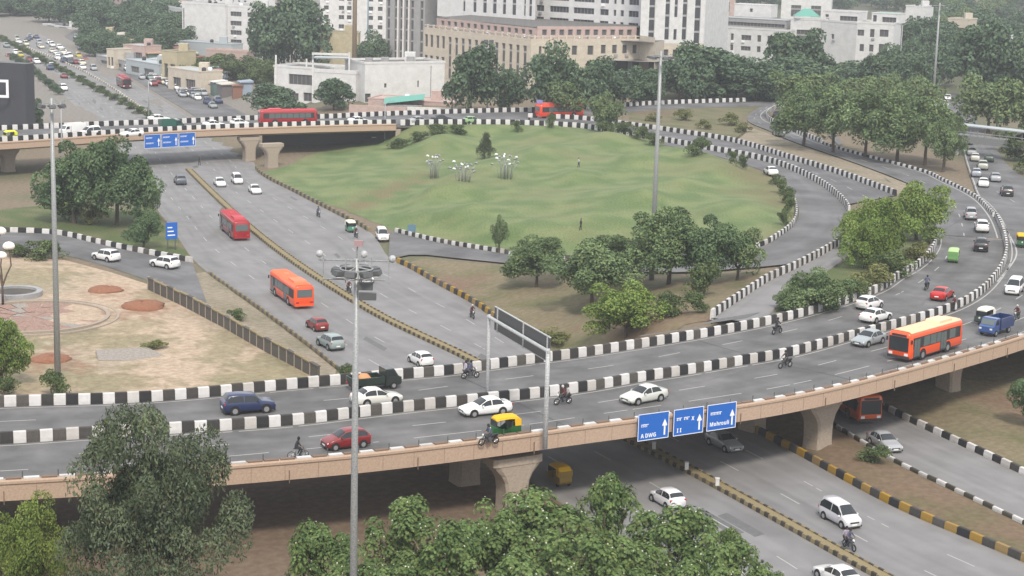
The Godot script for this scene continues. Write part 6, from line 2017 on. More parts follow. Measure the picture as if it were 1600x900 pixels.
func make_buildings() -> void:
	var white: Material = M.plaster_white
	var beige: Material = M.plaster_beige
	# the large beige and white office building in the middle
	var o := thing("office_building", "large beige office building with white towers and rows of dark windows", "building", Vector3.ZERO)
	var A := Vector3(-25.44, 18.78, -492.01)
	var B := Vector3(3.09, 18.59, -453.22)
	var C := Vector3(30.64, 19.67, -465.67)
	var E := Vector3(33.99, 20.49, -458.7)
	var slots := []
	for u in [0.012, 0.065, 0.125, 0.18]:
		slots += [[u, u + 0.03, 0.66, 0.9], [u, u + 0.03, 0.3, 0.5]]
	for i in 12:
		slots.append([0.245 + i * 0.0625, 0.245 + i * 0.0625 + 0.03, 0.10, 0.90])
	facade(o, A, B, 5.0, 18.7, slots, beige, M.window_dark)
	var mid: Vector3 = B.lerp(C, 0.60)
	var ww := []
	for u in [[0.62, 0.70], [0.86, 0.95]]:
		ww.append([u[0], u[1], 0.74, 0.91])
	facade(o, B, mid, 5.0, 18.7, ww + [[0.12, 0.16, 0.2, 0.9], [0.24, 0.28, 0.2, 0.9]], beige, M.window_dark)
	facade(o, mid, C, 13.9, 18.7, [[0.10, 0.21, 0.32, 0.78], [0.36, 0.47, 0.32, 0.78], [0.60, 0.71, 0.32, 0.78], [0.84, 0.94, 0.32, 0.78]], beige, M.window_dark)
	facade(o, C, E, 13.9, 20.0, [], beige, M.window_dark)
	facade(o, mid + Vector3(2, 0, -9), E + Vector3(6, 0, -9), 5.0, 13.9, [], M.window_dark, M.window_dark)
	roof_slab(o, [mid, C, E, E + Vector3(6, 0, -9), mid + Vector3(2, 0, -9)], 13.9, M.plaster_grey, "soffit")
	for t in [0.35, 0.8]:
		lift_box(o, "column", Vector3(lerpf(mid.x, C.x, t), 5, lerpf(mid.z, C.z, t) - 1.2), Vector3(1.1, 8.9, 1.1), M.plaster_grey)
	var back := Vector3(12, 0, -42)
	roof_slab(o, [A, B, C, E, E + back, A + back], 18.7, M.roof_grey)
	facade(o, E, E + back, 5.0, 18.7, [], beige, M.window_dark)
	facade(o, A + back, A, 5.0, 18.7, [], beige, M.window_dark)
	for q in [[A, B, 17], [B, C, 14]]:      # railing with posts on the terrace
		var rail := Bag.new()
		var p: Vector3 = q[0]
		var d: Vector3 = q[1] - q[0]
		rail.box(Vector3(0, 0.95, -0.5), Vector3(Vector2(d.x, d.z).length(), 1.15, -0.3))
		rail.box(Vector3(0, 0.0, -0.55), Vector3(Vector2(d.x, d.z).length(), 0.4, -0.25))
		var dir := Vector3(d.x, 0, d.z).normalized()
		var xf := Transform3D(Basis(dir, Vector3.UP, dir.cross(Vector3.UP)), Vector3(p.x, 18.7, p.z))
		part(o, "railing", rail.commit(), beige, xf)
		for i in q[2]:
			var post := Bag.new()
			post.box(Vector3(-0.25, 0, -0.62), Vector3(0.25, 1.3, -0.18))
			part(o, "railing_post", post.commit(), beige, xf * Transform3D(Basis(), Vector3(Vector2(d.x, d.z).length() * (i + 0.5) / q[2], 0.002, 0)))
	var inward := Vector3(1.5, 0, -7)
	var pa: Vector3 = A.lerp(B, 0.06) + inward
	var pb: Vector3 = B + inward
	var pc: Vector3 = C + Vector3(-0.5, 0, -6)
	facade(o, pa, pb, 18.7, 21.4, rows(even_cols(14, 0.03, 0.5), [[0.35, 0.8]]), M.plaster_pink, M.window_dark)
	facade(o, pb, pc, 18.7, 21.9, rows(even_cols(11, 0.03, 0.55), [[0.3, 0.75]]), M.plaster_pink, M.window_dark)
	roof_slab(o, [pa, pb, pc, pc + Vector3(6, 0, -20), pa + Vector3(10, 0, -20)], 21.6, M.roof_grey)
	var la := Vector3(-23.31, 21.06, -523.06)
	var lb := Vector3(4.28, 20.69, -496.47)
	var tower := []
	for x in [[0.27, 0.295], [0.375, 0.41], [0.475, 0.515], [0.575, 0.615], [0.675, 0.71], [0.77, 0.81], [0.885, 0.905], [0.935, 0.965]]:
		tower.append([x[0], x[1], 0.08, 0.97])
	facade(o, la, lb, 20.6, 44.0, tower + [[0.03, 0.055, 0.2, 0.29]], white, M.window_glass)
	facade(o, la + Vector3(8, 0, -24), la, 20.6, 44.0, [], white, M.window_glass)
	roof_slab(o, [la, lb, lb + Vector3(8, 0, -24), la + Vector3(8, 0, -24)], 44.0, M.roof_grey)
	var ma := Vector3(4.34, 20.61, -504.61)
	var mb := Vector3(31.86, 19.22, -481.9)
	var cols := [[0.01, 0.085], [0.14, 0.325], [0.37, 0.565], [0.62, 0.70], [0.745, 0.77], [0.81, 0.84], [0.885, 0.975]]
	facade(o, ma, mb, 19.0, 45.0, rows(cols, even_rows(8, 0.03, 0.99, 0.52)), white, M.window_glass)
	roof_slab(o, [ma, mb, mb + Vector3(8, 0, -24), ma + Vector3(8, 0, -24)], 45.0, M.roof_grey)
	var ra := Vector3(30.77, 19.87, -467.75)
	var rb := Vector3(47.65, 18.82, -473.66)
	facade(o, ra, rb, 17.9, 48.0, [[0.13, 0.22, 0.0, 0.99], [0.38, 0.45, 0.03, 0.99], [0.52, 0.57, 0.03, 0.12], [0.52, 0.57, 0.22, 0.45], [0.52, 0.57, 0.48, 0.7], [0.65, 0.72, 0.03, 0.99], [0.84, 0.93, 0.0, 0.99]], white, M.window_glass)
	facade(o, ra + Vector3(0, 0, 0.25), rb + Vector3(0, 0, 0.25), 5.0, 17.9, [[0.13, 0.2, 0.75, 0.99], [0.36, 0.45, 0.6, 0.88], [0.52, 0.6, 0.6, 0.88], [0.68, 0.77, 0.6, 0.88], [0.85, 0.92, 0.7, 0.99]], beige, M.window_dark)
	facade(o, rb, rb + Vector3(9, 0, -26), 5.0, 48.0, [], white, M.window_glass)
	roof_slab(o, [ra, rb, rb + Vector3(9, 0, -26), ra + Vector3(9, 0, -26)], 48.0, M.roof_grey)
	# striped tower left of it
	var s := thing("striped_tower", "tall grey and white tower with vertical stripes left of the beige building", "building", Vector3.ZERO)
	var sa := Vector3(-39.43, 19.93, -545.27)
	var sb := Vector3(-27.49, 20.63, -537.25)
	var st := []
	for u in [0.03, 0.22, 0.36, 0.50, 0.64, 0.88]:
		st += [[u, u + 0.075, 0.02, 0.50], [u, u + 0.075, 0.54, 0.98]]
	block(s, sa, sb, 12.0, 2.0, 46.0, M.plaster_grey, [st], M.roof_grey)
	for u in [0.31, 0.45, 0.59]:
		var f: Vector3 = sa.lerp(sb, u)
		lift_box(s, "fin", Vector3(f.x, 2.0, f.z + 0.2), Vector3(0.5, 44.5, 0.7), white)
	# white flats behind
	o = house("white apartment block with small square windows left of the striped tower", Vector3(-70.3, 31.89, -649.63), Vector3(-46.55, 32.52, -649.76), 14.0, 0.0, white, [rows([[0.28, 0.36], [0.40, 0.47], [0.72, 0.79], [0.86, 0.93], [0.06, 0.13]], even_rows(9, 0.05, 0.95, 0.45))], M.roof_grey)
	o = house("pale yellow low house under the tall dark trees between the white buildings", Vector3(-60.92, 12.24, -564.13), Vector3(-49.17, 12.94, -564.26), 8.0, 0.0, M.plaster_yellow, [], M.roof_grey, 0.3)
	# white compound behind the red bus
	o = thing("white_house", "white two-storey house with a roof frame behind the red bus", "building", Vector3.ZERO)
	var ha := Vector3(-60.35, 10.58, -453.66)
	var hb := Vector3(-47.52, 11.38, -447.7)
	block(o, ha, hb, 12.0, 0.0, ha.y, white, [[[0.25, 0.5, 0.25, 0.42], [0.6, 0.85, 0.25, 0.45], [0.3, 0.98, 0.62, 0.86]]], M.roof_grey, 0.5)
	var hc := Vector3(-49.69, 10.41, -443.43)
	var hd := Vector3(-38.81, 11.02, -439.47)
	block(o, hc, hd, 10.0, 0.0, hc.y, white, [[[0.1, 0.3, 0.4, 0.6], [0.5, 0.7, 0.2, 0.45]]], M.roof_grey, 0.9)
	for p in [Vector3(-49.58, 14.66, -442.24), Vector3(-40.62, 15.49, -440.36), Vector3(-59.84, 13.53, -452.21), Vector3(-52.02, 12.95, -450.05)]:
		lift_box(o, "roof_post", Vector3(p.x, 3.0, p.z - 1.0), Vector3(0.4, p.y - 3.0, 0.4), white)
	var beam_a := Vector3(-49.57, 14.51, -442.21)
	var beam_b := Vector3(-40.62, 15.19, -440.3)
	lift_box(o, "roof_beam", (beam_a + beam_b) * 0.5 + Vector3(0, -0.2, -1.0), Vector3(beam_a.distance_to(beam_b), 0.5, 0.5), white)
	var rp := Bag.new()
	rp.box(Vector3(-4.4, 0, -2.6), Vector3(4.4, 0.2, 2.6))
	part(o, "roof_sheet", rp.commit(), M.roof_sheet, at((beam_a + beam_b) * 0.5 + Vector3(0, -1.1, -4.0)))
	o = house("plain white block with two small openings behind the pink wall", Vector3(-36.55, 13.04, -437.83), Vector3(-17.87, 13.08, -448.04), 12.0, 0.0, white, [[[0.005, 0.075, 0.30, 0.46], [0.24, 0.27, 0.56, 0.64], [0.655, 0.675, 0.56, 0.68], [0.82, 0.83, 0.05, 0.95]]], M.roof_grey, 0.5)
	for q in [Vector3(-36.13, 13.35, -441.97), Vector3(-32.36, 13.53, -443.03), Vector3(-26.36, 13.62, -446.11)]:
		lift_box(o, "roof_tank", q + Vector3(0, -0.6, -3), Vector3(1.8, 1.3, 1.8), M.plaster_grey)
	o = house("low pinkish wall-like block with a flat roof in front of the plain white block", Vector3(-34.54, 4.53, -423.9), Vector3(-14.65, 7.8, -418.43), 9.0, 2.0, M.plaster_pink, [[[0.2, 0.98, 0.12, 0.2]]], M.plaster_pink, 0.25)
	o = house("long low reddish boundary wall behind the far flyover barrier", Vector3(-37.89, 5.62, -411.88), Vector3(-24.72, 6.12, -408.92), 0.5, 3.0, M.plaster_pink, [], M.plaster_pink, 0.0, "", "wall")
	o = house("white wall segment right of the reddish boundary wall", Vector3(-24.56, 5.56, -408.8), Vector3(-13.66, 6.51, -407.97), 0.5, 3.0, white, [], white, 0.0, "", "wall")
	var tarp := thing("green_shed", "shed with a green sheet roof between the white house and the pink block", "shed", Vector3.ZERO)
	var ta := Vector3(-30.14, 6.53, -418.18)
	var tb := Vector3(-21.67, 7.61, -418.39)
	block(tarp, ta + Vector3(0, -1.0, 0), tb + Vector3(0, -1.0, 0), 4.0, 2.0, ta.y - 1.0, M.plaster_grey, [], M.roof_grey, 0.0)
	var tg := Bag.new()
	tg.quad(ta + Vector3(-0.4, -0.8, 0.5), ta + Vector3(-0.4, 0.15, -4.2), tb + Vector3(0.4, 0.15, -4.2), tb + Vector3(0.4, -0.7, 0.5))
	tg.quad(ta + Vector3(-0.4, -0.88, 0.5), ta + Vector3(-0.4, 0.07, -4.2), tb + Vector3(0.4, 0.07, -4.2), tb + Vector3(0.4, -0.78, 0.5))
	part(tarp, "roof_sheet", tg.commit(), M.green_sheet)
	# blank white building and its neighbours, upper left
	o = house("tall blank white building at the upper left", Vector3(-118.29, 15.67, -646.39), Vector3(-101.78, 16.89, -638.48), 16.0, 0.0, white, [[[0.02, 0.05, 0.1, 0.9]]], M.roof_grey)
	o = house("white building with square windows right of the blank white one", Vector3(-102.06, 15.49, -640.24), Vector3(-90.12, 16.51, -634.32), 16.0, 0.0, white, [rows([[0.15, 0.5], [0.68, 0.95]], even_rows(4, 0.15, 0.95, 0.5))], M.roof_grey)
	o = house("low pale blue block at the foot of the blank white building", Vector3(-113.27, 4.97, -613.66), Vector3(-94.17, 5.7, -603.61), 6.0, 0.0, M.roof_sheet, [], M.roof_sheet, 0.3)
	o = house("low pink and cream block right of the pale blue one", Vector3(-99.09, 4.47, -582.97), Vector3(-84.91, 5.4, -574.99), 5.0, 0.0, M.plaster_pink, [[[0.3, 0.36, 0.5, 0.8], [0.5, 0.56, 0.5, 0.8]]], M.plaster_yellow, 0.5)
	o = house("long pale pink apartment row far behind the avenue trees", Vector3(-204.37, 12.57, -870.12), Vector3(-163.14, 12.94, -809.01), 18.0, 0.0, M.plaster_pink, [rows(even_cols(14, 0.02, 0.45), even_rows(6, 0.1, 0.95, 0.45))], M.roof_grey)
	o = house("long white apartment row between the pale pink row and the blank white building", Vector3(-155.92, 9.91, -767.61), Vector3(-125.41, 10.92, -706.63), 18.0, 0.0, white, [rows(even_cols(10, 0.02, 0.4), even_rows(5, 0.1, 0.95, 0.4))], M.roof_grey)
	o = house("hazy white block at the top edge above the blank white building", Vector3(-147.23, 16.56, -830.13), Vector3(-118.4, 16.86, -809.79), 16.0, 0.0, white, [rows(even_cols(9, 0.03, 0.4), even_rows(6, 0.1, 0.95, 0.4))], M.roof_grey)
	# market at the upper left
	var stalls := [["yellow market building among the parked cars", Vector3(-101.6, 8.89, -522.67), Vector3(-96.46, 8.59, -518.53), M.plaster_yellow], ["salmon market building with an arch-like opening", Vector3(-127.71, 5.06, -593.28), Vector3(-119.45, 5.27, -587.21), M.plaster_pink], ["cream kiosk among the parked cars", Vector3(-126.28, 5.9, -562.86), Vector3(-123.48, 5.73, -560.78), M.plaster_beige], ["long low market shed with a grey roof", Vector3(-117.1, 4.54, -547.29), Vector3(-103.77, 3.58, -529.76), M.roof_sheet],
		["beige market shed below the yellow building", Vector3(-95.83, 6.63, -501.82), Vector3(-84.91, 4.81, -489.22), M.plaster_beige], ["small pale shop beside the avenue", Vector3(-157.3, 3.78, -664.41), Vector3(-150.35, 3.55, -656.21), M.plaster_beige], ["white market shed at the end of the avenue", Vector3(-198.28, 0.96, -765.82), Vector3(-181.09, 0.46, -745.33), white], ["blue-grey shed among the far trees at the upper left", Vector3(-235.33, -1.25, -867.36), Vector3(-223, -2.77, -856.86), M.roof_sheet],
		["small white kiosk right of the market shed", Vector3(-112.41, 3.77, -554.27), Vector3(-110.28, 3.71, -553.24), white], ["ochre shop between the trees and the market road", Vector3(-162.06, 2.83, -694.81), Vector3(-154.91, 2.2, -684.49), M.plaster_yellow], ["grey awning over the parked cars", Vector3(-132.84, 3.14, -577.6), Vector3(-119.21, 2.23, -557.03), M.plaster_grey], ["small white shed at the upper left edge", Vector3(-228.9, -1.44, -806.14), Vector3(-217.67, -3.33, -795.56), white]]
	for q in stalls:
		house(q[0], q[1], q[2], 7.0, 0.0, q[3], [[[0.15, 0.4, 0.15, 0.6], [0.55, 0.85, 0.15, 0.6]]], M.roof_sheet if q[3] != M.plaster_yellow else M.roof_grey, 0.25)
	# stalls with sheet roofs along the market road
	var tones := [Color(0.74, 0.72, 0.68), Color(0.55, 0.60, 0.66), Color(0.66, 0.56, 0.46), Color(0.42, 0.40, 0.40), Color(0.62, 0.46, 0.44), Color(0.80, 0.79, 0.78), Color(0.36, 0.44, 0.42), Color(0.50, 0.36, 0.30)]
	for i in 64:
		var t := 0.06 + 0.019 * i
		var edge_p := on_path(paths.market_far, minf(t, 0.86))
		var d := tangent_near(paths.market_far, edge_p)
		var right := Vector3(-d.z, 0, d.x)
		var p: Vector3 = edge_p + (right if right.x > 0 else -right) * rng.randf_range(2.0, 16.0 if t < 0.7 else 7.0)
		if i >= 44:
			var u := (i - 44) / 20.0
			p = plain_spot(lerpf(150.0, 330.0, u) + rng.randf_range(6.0, 24.0), lerpf(62.0, 142.0, u) + rng.randf_range(-6.0, 2.0))
		var s2 := thing("market_stall", "small stall with a sheet roof along the market road at the upper left", "market stall", grounded(p), along(d) + rng.randf_range(-0.2, 0.2), "stalls along the market road")
		var sz := Vector3(rng.randf_range(2.4, 5.0), rng.randf_range(2.2, 3.4), rng.randf_range(2.4, 5.0))
		part(s2, "booth", bag_box(Vector3(-sz.x * 0.45, -0.3, -sz.z * 0.45), Vector3(sz.x * 0.45, sz.y, sz.z * 0.45)), tinted(tones[rng.randi() % 8]))
		var rf := Bag.new()
		rf.loft([[Vector3(-sz.x * 0.55, sz.y + 0.02, -sz.z * 0.55), Vector3(sz.x * 0.55, sz.y + 0.02, -sz.z * 0.55), Vector3(sz.x * 0.55, sz.y + 0.02, sz.z * 0.55), Vector3(-sz.x * 0.55, sz.y + 0.02, sz.z * 0.55)], [Vector3(-sz.x * 0.55, sz.y + 0.5, -sz.z * 0.55), Vector3(sz.x * 0.55, sz.y + 0.15, -sz.z * 0.55), Vector3(sz.x * 0.55, sz.y + 0.15, sz.z * 0.55), Vector3(-sz.x * 0.55, sz.y + 0.5, sz.z * 0.55)]])
		part(s2, "roof_sheet", rf.commit(), tinted(tones[rng.randi() % 8]))
	# white blocks at the upper right
	o = thing("white_block", "white three-storey block with a long grey roof at the upper right", "building", Vector3.ZERO)
	var wa := Vector3(62.19, 15.74, -595.42)
	var wb := Vector3(84.74, 17.96, -580.56)
	block(o, wa, wb, 14.0, 4.0, wa.y, white, [[[0.06, 0.19, 0.70, 0.84], [0.26, 0.30, 0.68, 0.86], [0.40, 0.53, 0.70, 0.84], [0.61, 0.66, 0.68, 0.86], [0.74, 0.86, 0.72, 0.86], [0.06, 0.19, 0.42, 0.54], [0.26, 0.30, 0.40, 0.56], [0.40, 0.53, 0.42, 0.54], [0.61, 0.66, 0.40, 0.56]]], M.roof_grey, 0.6)
	var wc := Vector3(60.85, 18.65, -602.12)
	var wd := Vector3(85.4, 20.5, -586.17)
	block(o, wc + Vector3(0, 0, -3), wd + Vector3(0, 0, -3), 9.0, wa.y, wc.y, M.plaster_grey, [[[0.02, 0.98, 0.2, 0.6]]], M.roof_sheet, 0.2)
	block(o, Vector3(71.31, 22.59, -613.1), Vector3(82.79, 23.15, -607.1), 6.0, wc.y, Vector3(71.31, 22.59, -613.1).y, white, [[[0.42, 0.5, 0.4, 0.7]]], white, 0.2)
	o = thing("white_block", "white four-storey terrace building with stepped roofs at the upper right", "building", Vector3.ZERO)
	var ga := Vector3(103.7, 19.66, -565.61)
	var gb := Vector3(114.25, 20.16, -561.63)
	block(o, ga, gb, 14.0, 4.0, ga.y, white, [[[0.02, 0.2, 0.76, 0.88], [0.36, 0.48, 0.74, 0.9], [0.62, 0.86, 0.76, 0.9], [0.36, 0.48, 0.46, 0.6], [0.62, 0.86, 0.46, 0.62], [0.62, 0.86, 0.2, 0.34], [0.1, 0.22, 0.46, 0.6]]], M.roof_grey, 0.6)
	var gc := Vector3(94.69, 19.17, -577.75)
	block(o, gc, ga, 14.0, 4.0, ga.y - 0.2, white, [[[0.08, 0.16, 0.62, 0.7], [0.3, 0.38, 0.66, 0.76]]], M.roof_grey, 0.6)
	block(o, Vector3(95.54, 22.44, -580.44), Vector3(105.47, 23.38, -574.51), 8.0, ga.y - 0.2, Vector3(95.54, 22.44, -580.44).y, white, [[[0.06, 0.16, 0.4, 0.7], [0.48, 0.98, 0.1, 0.6]]], M.roof_grey, 0.4)
	block(o, Vector3(109.28, 22.6, -572.31), Vector3(116.21, 22.2, -568.16), 8.0, ga.y, Vector3(109.28, 22.6, -572.31).y, white, [[[0.05, 0.2, 0.1, 0.8], [0.42, 0.98, 0.1, 0.65]]], M.green_sheet, 0.2)
	var gt := Bag.new()
	var gp := Vector3(91.41, 23.85, -586.84)
	gt.loft([[Vector3(-4, 0, -3), Vector3(4, 0, -3), Vector3(4, 0, 3), Vector3(-4, 0, 3)], [Vector3(-1, 2.4, -0.6), Vector3(1, 2.4, -0.6), Vector3(1, 2.4, 0.6), Vector3(-1, 2.4, 0.6)]])
	part(o, "roof_tent", gt.commit(), M.green_sheet, at(gp + Vector3(0, -3.4, 0)))
	block(o, Vector3(86.25, 19.33, -585.94), Vector3(95.75, 19.39, -581.87), 10.0, 4.0, Vector3(86.25, 19.33, -585.94).y, white, [[[0.2, 0.9, 0.5, 0.8]]], M.roof_grey, 0.4)
	for q in [["small white house among the trees at the upper right", Vector3(143.85, 20.35, -688.12), Vector3(150.1, 20.7, -684.11), white], ["cream house among the trees right of the far street masts", Vector3(150.3, 17.92, -646.84), Vector3(156.48, 18.29, -642.84), M.plaster_beige], ["white house under the trees at the top, left of the terrace building", Vector3(103.28, 21.95, -729.23), Vector3(122.29, 21.62, -725.08), white], ["pinkish far house at the top edge right of the office towers", Vector3(78.67, 20.28, -769.68), Vector3(89.85, 20.57, -769.74), M.plaster_pink],
		["low white roof showing between the trees at the right edge", Vector3(155.76, 14.76, -605.42), Vector3(160.69, 14.61, -603.35), white], ["white low house at the right edge above the footbridge trees", Vector3(141.67, 14.59, -523.8), Vector3(148.18, 14.69, -519.74), white]]:
		house(q[0], q[1], q[2], 9.0, 4.0, q[3], [[[0.2, 0.4, 0.55, 0.8], [0.6, 0.8, 0.55, 0.8]]], M.roof_grey, 0.4)
	o = house("beige gate wall with slim posts in front of the dark entrance", Vector3(24.25, 8.48, -428.76), Vector3(33.09, 8.9, -426.81), 1.2, 6.0, beige, [], beige, 0.1, "", "wall")
	for i in 5:
		var p: Vector3 = Vector3(24.85, 8.5, -428.77).lerp(Vector3(32.49, 8.88, -426.8), i / 4.0)
		lift_box(o, "post", Vector3(p.x, 6.0, p.z + 0.3), Vector3(0.35, 4.0, 0.35), beige)

# ---------------------------------------------------------------- street furniture
func tapered(o: Node3D, called: String, high: float, r0: float, r1: float, mat: Material, sides := 10) -> void:
	var b := Bag.new()
	b.tube([Vector3(0, -0.3, 0), Vector3(0, high * 0.5, 0), Vector3(0, high, 0)], [r0, (r0 + r1) * 0.5, r1], sides)
	part(o, called, b.commit(true), mat)

func flood_mast(label: String, p: Vector3, high: float, r0: float, r1: float, ring: float, lamps: int, detailed: bool) -> void:
	var o := thing("high_mast_light", label, "street mast", p)
	tapered(o, "pole", high, r0, r1, M.steel_pole, 14)
	var b := Bag.new()
	for i in 20:
		var a := TAU * i / 20
		var c := TAU * (i + 1) / 20
		b.tube([Vector3(cos(a) * ring, high - 0.6, sin(a) * ring), Vector3(cos(c) * ring, high - 0.6, sin(c) * ring)], [0.05, 0.05], 5)
	for i in 4:
		var a := TAU * i / 4 + 0.4
		b.tube([Vector3(0, high - 0.5, 0), Vector3(cos(a) * ring, high - 0.6, sin(a) * ring)], [0.05, 0.05], 5)
	part(o, "lamp_ring", b.commit(), M.steel_pole)
	var lamp := Bag.new()
	lamp.prism([Vector2(-0.3, -0.12), Vector2(0.25, -0.2), Vector2(0.32, 0.08), Vector2(-0.22, 0.16)], -0.32, 0.32, 0.04)
	var lm := lamp.commit()
	var face := bag_box(Vector3(-0.27, -0.23, -0.22), Vector3(0.27, -0.19, 0.2))
	for i in lamps:
		var a := TAU * i / lamps + 0.2
		var l := part(o, "floodlight", lm, M.steel_dark, Transform3D(Basis(Vector3.UP, -a - PI / 2), Vector3(cos(a) * (ring + 0.25), high - 0.75, sin(a) * (ring + 0.25))))
		part(l, "lamp_glass", face, M.lamp_clear)
	if detailed:       # cameras, aerials and junction boxes on cross arms
		var arms := Bag.new()
		arms.tube([Vector3(-2.2, high - 0.1, 0.1), Vector3(2.2, high - 0.1, 0.1)], [0.05, 0.05], 6)
		arms.tube([Vector3(-1.9, high - 1.15, 0.5), Vector3(1.7, high - 1.15, 0.5)], [0.05, 0.05], 6)
		for x in [-1.9, -0.6, 0.9, 1.9]:
			arms.tube([Vector3(x, high - 1.4, 0.4), Vector3(x, high + 0.15, 0.15)], [0.035, 0.035], 5)
		arms.tube([Vector3(0, high, 0), Vector3(0.1, high + 1.5, 0)], [0.06, 0.03], 6)
		part(o, "cross_arm", arms.commit(), M.steel_pole)
		var cam := Bag.new()
		cam.tube([Vector3(0, 0, 0), Vector3(0, -0.1, 0), Vector3(0, -0.32, 0), Vector3(0, -0.42, 0)], [0.1, 0.2, 0.19, 0.06], 10)
		var cm := cam.commit(true)
		for q in [Vector3(-2.15, high + 0.45, 0.1), Vector3(2.1, high + 0.25, 0.1), Vector3(0.45, high + 0.5, 0.2)]:
			part(o, "camera", cm, M.steel_white, at(q))
		lift_box(o, "junction_box", Vector3(0.55, high - 1.75, 0.45), Vector3(0.9, 0.42, 0.35), M.steel_dark)
		lift_box(o, "junction_box", Vector3(0.7, high - 2.35, 0.4), Vector3(1.0, 0.4, 0.35), M.steel_dark)
		lift_box(o, "aerial_box", Vector3(0.12, high + 0.75, 0.1), Vector3(0.5, 0.35, 0.3), tinted(Color(0.62, 0.52, 0.53)))

func two_arm_lamp(label: String, p: Vector3, high: float) -> void:
	var o := thing("street_lamp", label, "street lamp", p)
	tapered(o, "pole", high, 0.2, 0.1, M.steel_pole)
	for s in [-1.0, 1.0]:
		var b := Bag.new()
		b.tube([Vector3(0, high - 0.2, 0), Vector3(s * 0.8, high + 0.3, 0), Vector3(s * 1.9, high + 0.45, 0)], [0.07, 0.06, 0.05], 6)
		part(o, "arm", b.commit(), M.steel_pole)
		var h := Bag.new()
		h.prism([Vector2(-0.16, -0.06), Vector2(0.16, -0.06), Vector2(0.12, 0.07), Vector2(-0.12, 0.07)], s * 1.8, s * 2.6, 0.05)
		part(o, "lamp_head", h.commit(), M.steel_white)

func lettering(o: Node3D, txt: String, high: float, p: Vector3) -> void:
	var t := TextMesh.new()
	t.text = txt
	var f := SystemFont.new()
	f.font_names = PackedStringArray(["Droid Sans"])
	f.font_weight = 700
	t.font = f
	t.font_size = 48
	t.pixel_size = high / 34.0
	t.depth = 0.01
	t.horizontal_alignment = HORIZONTAL_ALIGNMENT_LEFT
	part(o, "lettering", t, M.sign_white, at(p))

func direction_sign(label: String, p: Vector3, yaw: float, w: float, h: float, rows_: Array, group := "") -> void:
	var o := thing("direction_sign", label, "road sign", p, yaw, group)
	part(o, "panel", bag_box(Vector3(-w * 0.5, 0, -0.05), Vector3(w * 0.5, h, 0)), M.sign_blue)
	var b := Bag.new()
	for q in [[-w * 0.5, w * 0.5, 0.0, 0.05], [-w * 0.5, w * 0.5, h - 0.05, h], [-w * 0.5, -w * 0.5 + 0.05, 0.05, h - 0.05], [w * 0.5 - 0.05, w * 0.5, 0.05, h - 0.05]]:
		b.box(Vector3(q[0], q[2], 0.002), Vector3(q[1], q[3], 0.02))
	part(o, "border", b.commit(), M.sign_white)
	var ar := Bag.new()      # arrow pointing up
	var rim2 := []
	for z in [0.002, 0.016]:
		var ring := []
		for c in [[-0.08, 0.12], [-0.08, 0.48], [-0.26, 0.48], [0.0, 0.72], [0.26, 0.48], [0.08, 0.48], [0.08, 0.12]]:
			ring.append(Vector3(w * 0.5 - 0.42 + c[0], h * c[1], z))
		rim2.append(ring)
	ar.loft(rim2)
	part(o, "arrow", ar.commit(), M.sign_white)
	for q in rows_:
		if q[0] == "headline":     # a word in Devanagari, too small to read: its headline with strokes hanging from it
			var hb := Bag.new()
			hb.box(Vector3(q[1], q[2], 0.002), Vector3(q[1] + q[3], q[2] + 0.05, 0.014))
			var n := int(q[3] / 0.16)
			for i in n:
				hb.box(Vector3(q[1] + 0.06 + i * 0.16, q[2] - 0.2, 0.002), Vector3(q[1] + 0.11 + i * 0.16, q[2], 0.014))
				if i % 2 == 0:
					hb.box(Vector3(q[1] + 0.0 + i * 0.16, q[2] - 0.15, 0.002), Vector3(q[1] + 0.06 + i * 0.16, q[2] - 0.09, 0.014))
			part(o, "lettering", hb.commit(), M.sign_white)
		else:
			lettering(o, q[0], q[3], Vector3(q[1], q[2], 0.004))
	for x in [-w * 0.3, w * 0.3]:
		part(o, "bracket", bag_box(Vector3(x - 0.05, 0.1, -0.55), Vector3(x + 0.05, 0.2, -0.05)), M.steel_dark)

